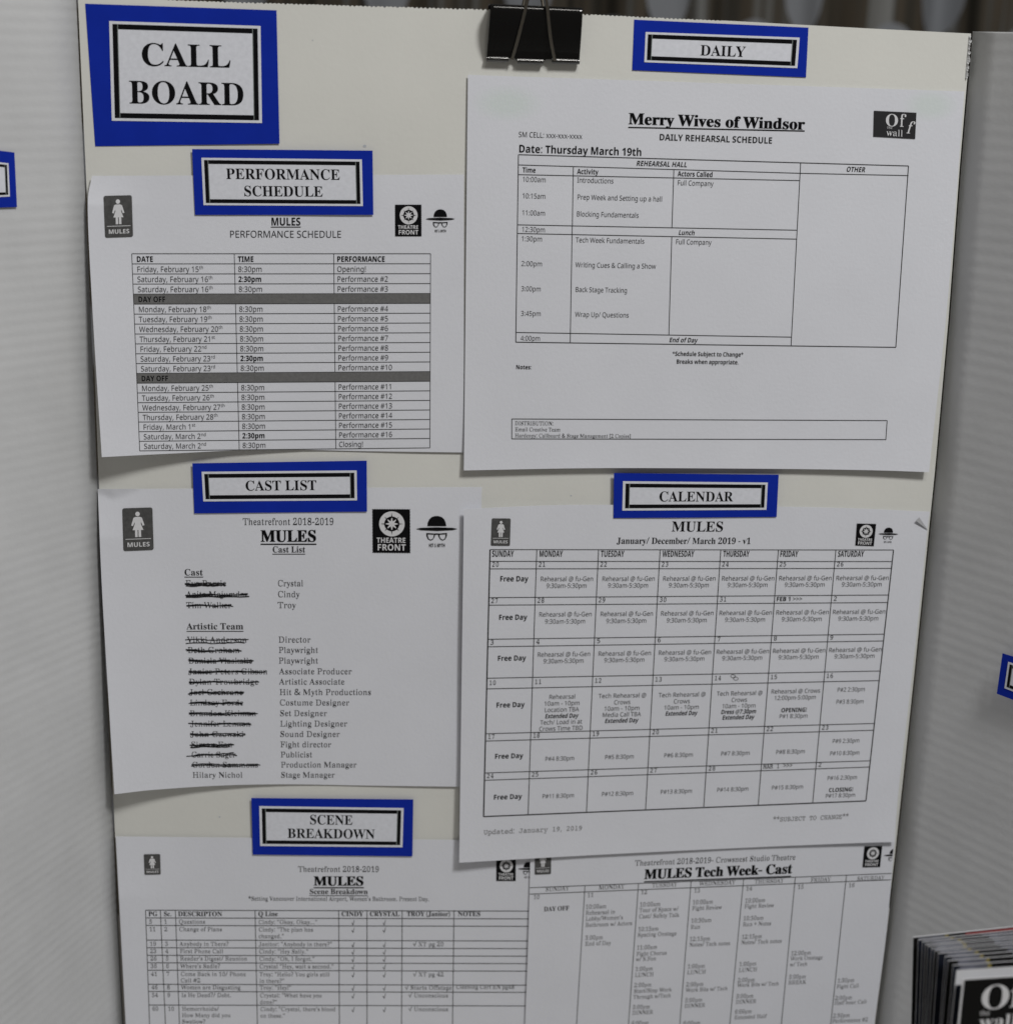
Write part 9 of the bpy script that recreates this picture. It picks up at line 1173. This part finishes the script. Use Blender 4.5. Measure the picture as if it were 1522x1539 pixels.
# ---- tech week sheet
S6 = Sheet('white sheet headed MULES Tech Week- Cast, partly covered by the calendar above it',
    [(797, 1282), (1345, 1256), (1300, 1690), (782, 1700)], [(797, 1344), (1337, 1322.5), (1311, 1514), (788.5, 1539)],
    lambda u, v: .0011 + .0010 * sq(pos(1 - u)) + .001 * pos(u) ** 4,
    dict(r=[(1345, 1256), (1332, 1400), (1314, 1539), (1298, 1690)], l=[(797, 1282), (794, 1400), (789, 1539), (782, 1700)]))
p = S6.pr; t = MB()
p.line(t, (796.5, 1334.6), (1339.5, 1313), .9, 'ink2'); p.line(t, (796, 1344.2), (1338.5, 1322.6), .9, 'ink2')
for a, b in [((878.9, 1331.5), (866, 1545)), ((959.3, 1328.2), (944, 1545)), ((1038.4, 1325), (1021, 1545)), ((1117.2, 1321.8), (1096, 1545)), ((1195, 1318.8), (1173.5, 1545)), ((1271.8, 1315.7), (1247.6, 1545))]: p.line(t, a, b, .9, 'ink2')
S6.done('table_grid', t)
t = Lines()
p.text(t, 'sr', 'Theatrefront 2018-2019- Crowsnest Studio Theatre', 953.8, 1301.6, 7.8, x1=1194)
p.heavy(t, 'sb', 'MULES Tech Week- Cast', 967.6, 1321.6, 14, 1188.5); p.line(t, (967.6, 1325.6), (1188.5, 1317.4), 1.5, 'ink')
S6.done('heading_line', t)
t = Lines()
TX = lambda z: 770 + z / 2.024
TY = lambda z: 1250 + z / 2.024
for s_, a, b, y in [('SUNDAY', 100, 172, 182), ('MONDAY', 262, 340, 177), ('TUESDAY', 424, 500, 170), ('WEDNESDAY', 567, 677, 165), ('THURSDAY', 736, 824, 159), ('FRIDAY', 906, 967, 154), ('SATURDAY', 1047, 1130, 150)]:
    p.text(t, 'sr', s_, TX(a), TY(y), 6, x1=TX(b), k='ink4')
S6.done('weekday_name', t); t = Lines()
for s_, x, y in [('10', 63, 206), ('11', 227, 200), ('12', 390, 191), ('13', 551, 186), ('14', 709, 180), ('15', 866, 175), ('16', 1021, 170)]: p.text(t, 'sr', s_, TX(x), TY(y), 5.8, k='ink5')
S6.done('date_number', t)
t = MB()
p.text(t, 'sb', 'DAY OFF', TX(95), TY(243), 6.6, x1=TX(172))
cols = {0: ((222, 217), [('10:00am', 236), ('Rehearsal in', 254), ("Lobby/Women's", 272), ('Bathroom w/ Actors', 291), ('3:00pm', 330), ('End of Day', 348)]),
 1: ((387, 362), [('10:00am', 229), ('Tour of Space w/', 246), ('Cast/ Safety Talk', 265), ('10:15am', 304), ('Spacing Onstage', 321), ('11:00am', 360), ('Fight Chorus', 379), ('w/ S.Fon', 395), ('1:00pm', 425), ('LUNCH', 443), ('2:00pm', 474), ('Start/Stop Work', 492), ('Through w/Tech', 510), ('5:00pm', 541), ('DINNER', 558), ('6:00pm', 590)]),
 2: ((547, 519), [('10:00am', 222), ('Fight Review', 240), ('10:30am', 278), ('Run', 297), ('12:15pm', 334), ('Notes/ Tech notes', 351), ('1:00pm', 417), ('LUNCH', 435), ('2:00pm', 472), ('Work Bits w/ Tech', 489), ('5:00pm', 520), ('DINNER', 537), ('6:00pm', 590)]),
 3: ((706, 673), [('10:00am', 217), ('Fight Review', 234), ('10:30am', 271), ('Run + Notes', 289), ('12:15pm', 327), ('Notes/ Tech notes', 344), ('1:00pm', 410), ('LUNCH', 428), ('2:00pm', 459), ('Work Bits w/ Tech', 474), ('5:00pm', 508), ('DINNER', 525), ('6:00pm', 555), ('Extended Half', 572)]),
 4: ((860, 828), [('12:00pm', 377), ('Work Onstage', 393), ('w/ Tech', 411), ('5:00pm', 449), ('BREAK', 466)]),
 5: ((1017, 972), [('1:30pm', 460), ('Fight Call', 478), ('2:00pm', 513), ('Half hour Call', 528), ('2:30pm', 567), ('Performance #2', 583)])}
for (xa, xb), L in cols.values():
    for s_, y in L: p.text(t, 'sr', s_, TX(xa + (xb - xa) * (y - 217) / 363), TY(y), 6.1, xs=.89, k='ink5')
S6.done('table_text', t)
washroom_icon(S6, [(803.6, 1279), (828.3, 1278), (827.8, 1314), (803.4, 1315)])
compass_stamp(S6, [(1298.7, 1272.2), (1325.8, 1271.6), (1322.4, 1303.6), (1295.7, 1304.2)])
hat_emblem(S6, [(1329, 1276), (1360, 1275.4), (1357, 1300), (1326, 1300.6)], cut=.43)

# ------------------------------------------------------------------ the blue heading cards
def card(label, blue, white, at, lines, bar=None, spaces=0):
    """blue backing card, white label glued on it, printed frame and words"""
    cm = [sum(c[i] for c in blue) / 4 for i in (0, 1)]
    root = thing('heading_card', label, 'heading card', at(*cm, 0), 'blue heading cards')
    pr = Print(at, blue, 0); t = MB(); pr.quad(t, blue, 'blue', n=12); t.build('backing_card', root, thick=.0002)
    pw = Print(at, white, .00022); t = MB(); pw.quad(t, white, 'label', n=12); t.build('label', root, thick=.0001)
    pf = Print(at, white, .00032); W, H = pf.W, pf.H; t = MB()
    m = max(3.2, .045 * H); th = bar or max(5.2, .048 * H); sd = th * .95
    m = 4.2 if H > 100 else 3.4
    F = lambda x0, y0, x1, y1, k='ink', l=0.0: pf.quad(t, [pf.f(x0, y0), pf.f(x1, y0), pf.f(x1, y1), pf.f(x0, y1)], k, l)
    x0, y0, x1, y1 = m * 1.1, m, W - m * 1.1, H - m
    F(x0, y0, x0 + sd, y1); F(x1 - sd, y0, x1, y1)
    F(x0 + sd + 1.0, y0, x1 - sd - 1.0, y0 + th); F(x0 + sd + 1.0, y1 - th, x1 - sd - 1.0, y1)
    F(x0 + sd, y0, x0 + sd + 1.0, y1, 'hair'); F(x1 - sd - 1.0, y0, x1 - sd, y1, 'hair')
    t.build('border', root)
    if lines:
        t = MB()
        for s_, xa, y, xb, cap in lines: pf.text(t, 'sb', s_, xa, y, cap, x1=xb, k='ink')
        t.build('lettering', root)
    return root
flat = lambda d, tilt=0.0: (lambda px, py, e=0.0: on_plane(px, py, d + e))
def curl(d, q, lift):                         # a card whose corners stand a little off the board
    _, inv = quadmap(q)
    def at(px, py, e=0.0):
        u, v = inv(px, py); return on_plane(px, py, d + lift(u, v) + e)
    return at
def C(label, blue, white, d, lines, bar=None, lift=lambda u, v: 0.0): return card(label, blue, white, curl(d, blue, lift), lines, bar)
C('largest blue card, reading CALL BOARD, in the top left corner of the cream panel', [(128, 5), (415.5, 15), (420, 215.5), (143, 219.5)], [(164, 31), (391.5, 38.5), (393.8, 184.5), (168, 181)], .0003,
  [('CALL', 211.5, 98, 346.5, 33.5), ('BOARD', 193.5, 155, 368, 34)], 7.5, lambda u, v: .0006 * u * v)
C('two-line blue card reading PERFORMANCE SCHEDULE above the table with DAY OFF bars', [(288.6, 223.7), (559.8, 226), (561, 322.6), (293, 322.6)], [(302.6, 236.7), (543.8, 239.2), (545.4, 309.4), (305.8, 308)], .0018,
  [('PERFORMANCE', 339.6, 268.6, 511, 15.6), ('SCHEDULE', 366, 294.4, 485.5, 15.4)], 5.6)
C('slightly tilted blue card reading DAILY right of the binder clip', [(952.8, 29), (1214.7, 41), (1211, 115.8), (950, 105)], [(970, 47.5), (1201.5, 56), (1198, 102), (968, 93)], .0003, [('DAILY', 1051.6, 82.6, 1119.5, 15.6)], 6.2, lambda u, v: .0002 * v * v)
C('narrow blue card reading CAST LIST above the sheet of struck-out names', [(289, 696.4), (551, 692.4), (551.5, 769), (292, 771.6)], [(303, 709), (536, 707), (536.6, 752), (305.5, 753.6)], .0020, [('CAST LIST', 368.6, 737.3, 476, 14.6)], 5.8)
C('narrow blue card reading CALENDAR above the month grid', [(922.4, 711), (1170, 713.5), (1166.8, 777), (921.8, 778.7)], [(936, 723.2), (1153.6, 725.2), (1151.5, 766.2), (935, 767.4)], .0031, [('CALENDAR', 989.8, 753.6, 1101, 14.6)], 5.4)
C('two-line blue card reading SCENE BREAKDOWN above the cue table', [(377.6, 1199.8), (621, 1202), (619.7, 1287.4), (379.8, 1284.8)], [(389.5, 1211.8), (606.6, 1214.8), (604.8, 1273.8), (390.9, 1271.8)], .0020,
  [('SCENE', 464.8, 1239.2, 530, 14), ('BREAKDOWN', 431.8, 1259.6, 563.4, 14)], 5.2)
card('blue card fragment with a black frame on the left side panel', [(-190, 202), (21.7, 228.8), (25.6, 310.8), (-186, 318)], [(-178, 224), (12.8, 245), (14.9, 295), (-175, 303)], (lambda a: lambda x, y, e=0.0: a(x, y, .0007 + e))(on_wing(-1)), [], 5)
card('blue card fragment with a black frame on the right side panel', [(1506.2, 982), (1690, 1040), (1681.6, 1112), (1497.6, 1042.8)], [(1514.7, 994.7), (1678, 1048), (1672, 1098), (1509, 1034.4)], (lambda a: lambda x, y, e=0.0: a(x, y, .0048 + e))(on_wing(1)), [], 5)

# ------------------------------------------------------------------ the binder clip
ctop = on_plane(805, 9, .012)
clip = thing('binder_clip', 'large black binder clip gripping the top edge of the board', 'binder clip', Vector((ctop.x, 0, ctop.z)))
a0, a1 = on_plane(737, 6, .011), on_plane(875.5, 12, .011)          # spine ends
b0, b1 = on_plane(731, 89, .003), on_plane(870.5, 93.5, .003)       # lip ends
prof = [(0, .0000, .0082), (.012, .0010, .0100), (.05, .0014, .0108), (.14, .0016, .0110), (.3, .0010, .0100), (.5, .0003, .0082), (.72, 0, .0056), (.9, 0, .0034), (1.0, 0, .0028)]
def clip_pt(s, tt, side):
    top = a0.lerp(a1, s); bot = b0.lerp(b1, s); q = top.lerp(bot, tt)
    d = None
    for (p0, _, d0), (p1, _, d1) in zip(prof, prof[1:]):
        if p0 <= tt <= p1: d = d0 + (d1 - d0) * (tt - p0) / (p1 - p0)
    q.y = -d if side < 0 else .004 + d
    return q
t = MB(); NS = 24; TS = [0, .012, .03, .06, .1, .14, .22, .3, .4, .5, .61, .72, .81, .9, .96]
path = [(x, 1) for x in reversed(TS)] + [(x, -1) for x in TS]
t.grid([[clip_pt(i / NS, tt, sd) for i in range(NS + 1)] for tt, sd in path], 'clip')
o = t.build('spring_body', clip, smooth=True); md = o.modifiers.new('thickness', 'SOLIDIFY'); md.thickness = .0007; md.offset = 0
md = o.modifiers.new('bevel', 'BEVEL'); md.width = .0002; md.segments = 2
t = MB()
for sd in (-1, 1):
    for s0, s1, dz in ((0.0, .235, 0), (.33, .61, -.0006), (.70, 1.0, 0)):
        r = .0014; path = []
        for i in range(7):
            s = s0 + (s1 - s0) * i / 6; q = clip_pt(s, .985, sd); path.append(q + Vector((0, -.0001 * sd * -1, dz)))
        X = (path[-1] - path[0]).normalized(); rows = []
        for j in range(13):                    # rolled lip, end-capped by the tab below it
            an = 2 * math.pi * j / 12
            rows.append([q + Vector((0, math.cos(an) * r, math.sin(an) * r)) for q in path])
        t.grid(rows, 'roll')
        for e_ in (0, -1): t.face([rw[e_] for rw in rows[:-1]], 'roll')
        if dz:                                 # the middle tongue reaches down to its own roll
            q0, q1 = clip_pt(s0 - .05, .93, sd), clip_pt(s1 + .05, .93, sd)
            y_ = Vector((0, .0002 * sd, 0)); t.face([q0 + y_, q1 + y_, path[-1] + y_, path[0] + y_], 'clip')
        else:
            q0, q1 = clip_pt(s0, .93, sd), clip_pt(s1, .93, sd); y_ = Vector((0, .0002 * sd, 0)); t.face([q0 + y_, q1 + y_, path[-1] + y_, path[0] + y_], 'clip')
t.build('rolled_lip', clip, smooth=True)
t = MB(); t.tube([clip_pt(.005 + .99 * i / 10, .006, -1) + Vector((0, -.0003, -.0004)) for i in range(11)], .0006, 'roll', 10); t.build('spine_edge', clip, smooth=True)  # thin roll added so the spine edge carries a highlight
def wirepath(pts, n=40):
    out = []
    m = len(pts) - 1
    for i in range(n + 1):
        tt = i / n * m; k = min(int(tt), m - 1); f = tt - k
        P0 = pts[max(k - 1, 0)]; P1 = pts[k]; P2 = pts[k + 1]; P3 = pts[min(k + 2, m)]
        out.append(.5 * (2 * P1 + (P2 - P0) * f + (2 * P0 - 5 * P1 + 4 * P2 - P3) * f * f + (3 * P1 - P0 - 3 * P2 + P3) * f ** 3))
    return out
F_ = [on_plane(769.5, 88, .0045), on_plane(779, 55, .0095), on_plane(791, 6, .0135), on_plane(797, -30, .015), on_plane(791, -70, .0155), on_plane(806, -92, .0155), on_plane(822, -70, .0155), on_plane(817, -30, .015), on_plane(822, 8, .0135), on_plane(827, 55, .0095), on_plane(833.5, 90, .0045)]
t = MB(); t.tube(wirepath(F_, 90), .0009, 'wire', 10); t.build('wire_handle', clip, smooth=True)
B_ = [Vector((q.x + .0006, .004 - q.y + .002, q.z)) for q in F_]
t = MB(); t.tube(wirepath(B_, 90), .0009, 'wire', 10); t.build('wire_handle', clip, smooth=True)

# ------------------------------------------------------------------ the fan of booklets
BK = [(1372, 1409), (1379.5, 1413), (1385.7, 1416), (1390, 1419.6), (1394, 1422.4), (1399.4, 1426), (1404, 1429), (1409.4, 1433), (1420, 1438), (1424, 1444), (1432, 1451), (1437.2, 1459), (1446.5, 1472)]
NB = len(BK); BW = .145
ordn = ['rearmost', 'second from the back', 'third from the back', 'fourth from the back', 'fifth from the back', 'sixth from the back', 'middle', 'sixth from the front', 'fifth from the front', 'fourth from the front', 'third from the front', 'second', 'front']
for k, (px, py) in enumerate(BK):
    Y = .215 + .0046 * k
    tl = on_plane(px, py, Y)
    ang = math.radians(7.5 - .2 * k); ux = Vector((math.cos(ang), math.sin(ang), math.sin(math.radians(1.4 - .1 * k)))).normalized()
    roll = math.radians(3.9 * (1 - k / 12) + (0 if k in (0, NB - 1) else R.uniform(-.45, .45))); H = tl.z
    dn = Vector((math.sin(roll) * math.cos(ang), -.0, -math.cos(roll)))
    dn = dn * ((H - .0002) / -dn.z)
    dn.y -= .002
    nrm = ux.cross(dn).normalized(); nrm = nrm if nrm.y < 0 else -nrm
    front = k == NB - 1
    lab = {0: 'rearmost glossy booklet of the fanned stack, a red line along its top', 11: 'glossy booklet with a white header band, just behind the black front cover', 12: 'front booklet of the fanned stack, black cover with large white serif letters'}.get(k, 'glossy booklet in the fanned stack, %s' % ordn[k])
    bt = thing('booklet', lab, 'booklet', tl + dn * .999 + ux * (BW / 2), 'fanned glossy booklets')
    TH = .0004 if k in (0, NB - 1) else .00018
    t = MB(); t.box(tl - nrm * TH, ux * BW, dn, nrm * TH, 'pages'); t.build('pages', bt)
    def at(x, y, e): return tl + ux * x + dn.normalized() * y + nrm * (.00012 + e)
    def rect(mb, x0, y0, x1, y1, kk, e=0.0): mb.face([at(x0, y0, e), at(x0, y1, e), at(x1, y1, e), at(x1, y0, e)], kk)
    HH = dn.length
    t = MB(); b_ = .0011
    if front:
        rect(t, .0008, .0005, BW - .001, HH - .001, 'black')
    elif k == NB - 2:
        rect(t, .0003, .0072, BW, HH, 'navy')
    else:
        j = R.uniform(-.004, .004)
        rect(t, .00006, .0002, BW, HH, 'navy' if k % 3 else 'black')
        j *= .35; rect(t, .0035 + j, .0003, .0165 + j, .006, 'photo', .00004); rect(t, .0165 + j, .0003, .0182 + j, .006, 'yellow', .00004)
        rect(t, .0182 + j, .0003, .032 + j, .012, 'black', .00004); rect(t, .032 + j, .0003, .10, .006, 'photo', .00004)
        if k == 0: rect(t, .026, .0004, .10, .0018, 'red', .00008)
    t.build('cover_print', bt)
    if front:
        mq = lambda x, y: (x, y)
        pr = Print(lambda x, y, e=0.0: at(x, y, e), [(0, 0), (1, 0), (1, 1), (0, 1)], .00008); pr.f = mq; pr.inv = mq
        t = MB(); sc_ = .000292
        L = lambda X, Yp: ((X - 1446.5) * sc_ + (Yp - 1472) * sc_ * .11, (Yp - 1472) * sc_)
        x, y = L(1471, 1525.4); pr.text(t, 'sb', 'O', x, y, 40 * sc_, x1=x + 48 * sc_, k='print_white', local=True)
        x, y = L(1518, 1524.6); pr.text(t, 'sb', 'f', x, y, 42 * sc_, k='print_white', local=True); pr.text(t, 'sb', 'f', x + .0071, y + .0048, 42 * sc_, shear=.2, k='print_white', local=True)
        x, y = L(1472, 1535.5); pr.text(t, 'sr', 'the', x, y, 8.6 * sc_, x1=x + 16 * sc_, k='print_white', local=True)
        x, y = L(1471, 1557); pr.text(t, 'sb', 'wall', x, y, 21 * sc_, x1=x + 60 * sc_, k='print_white', local=True)
        t.build('lettering', bt)
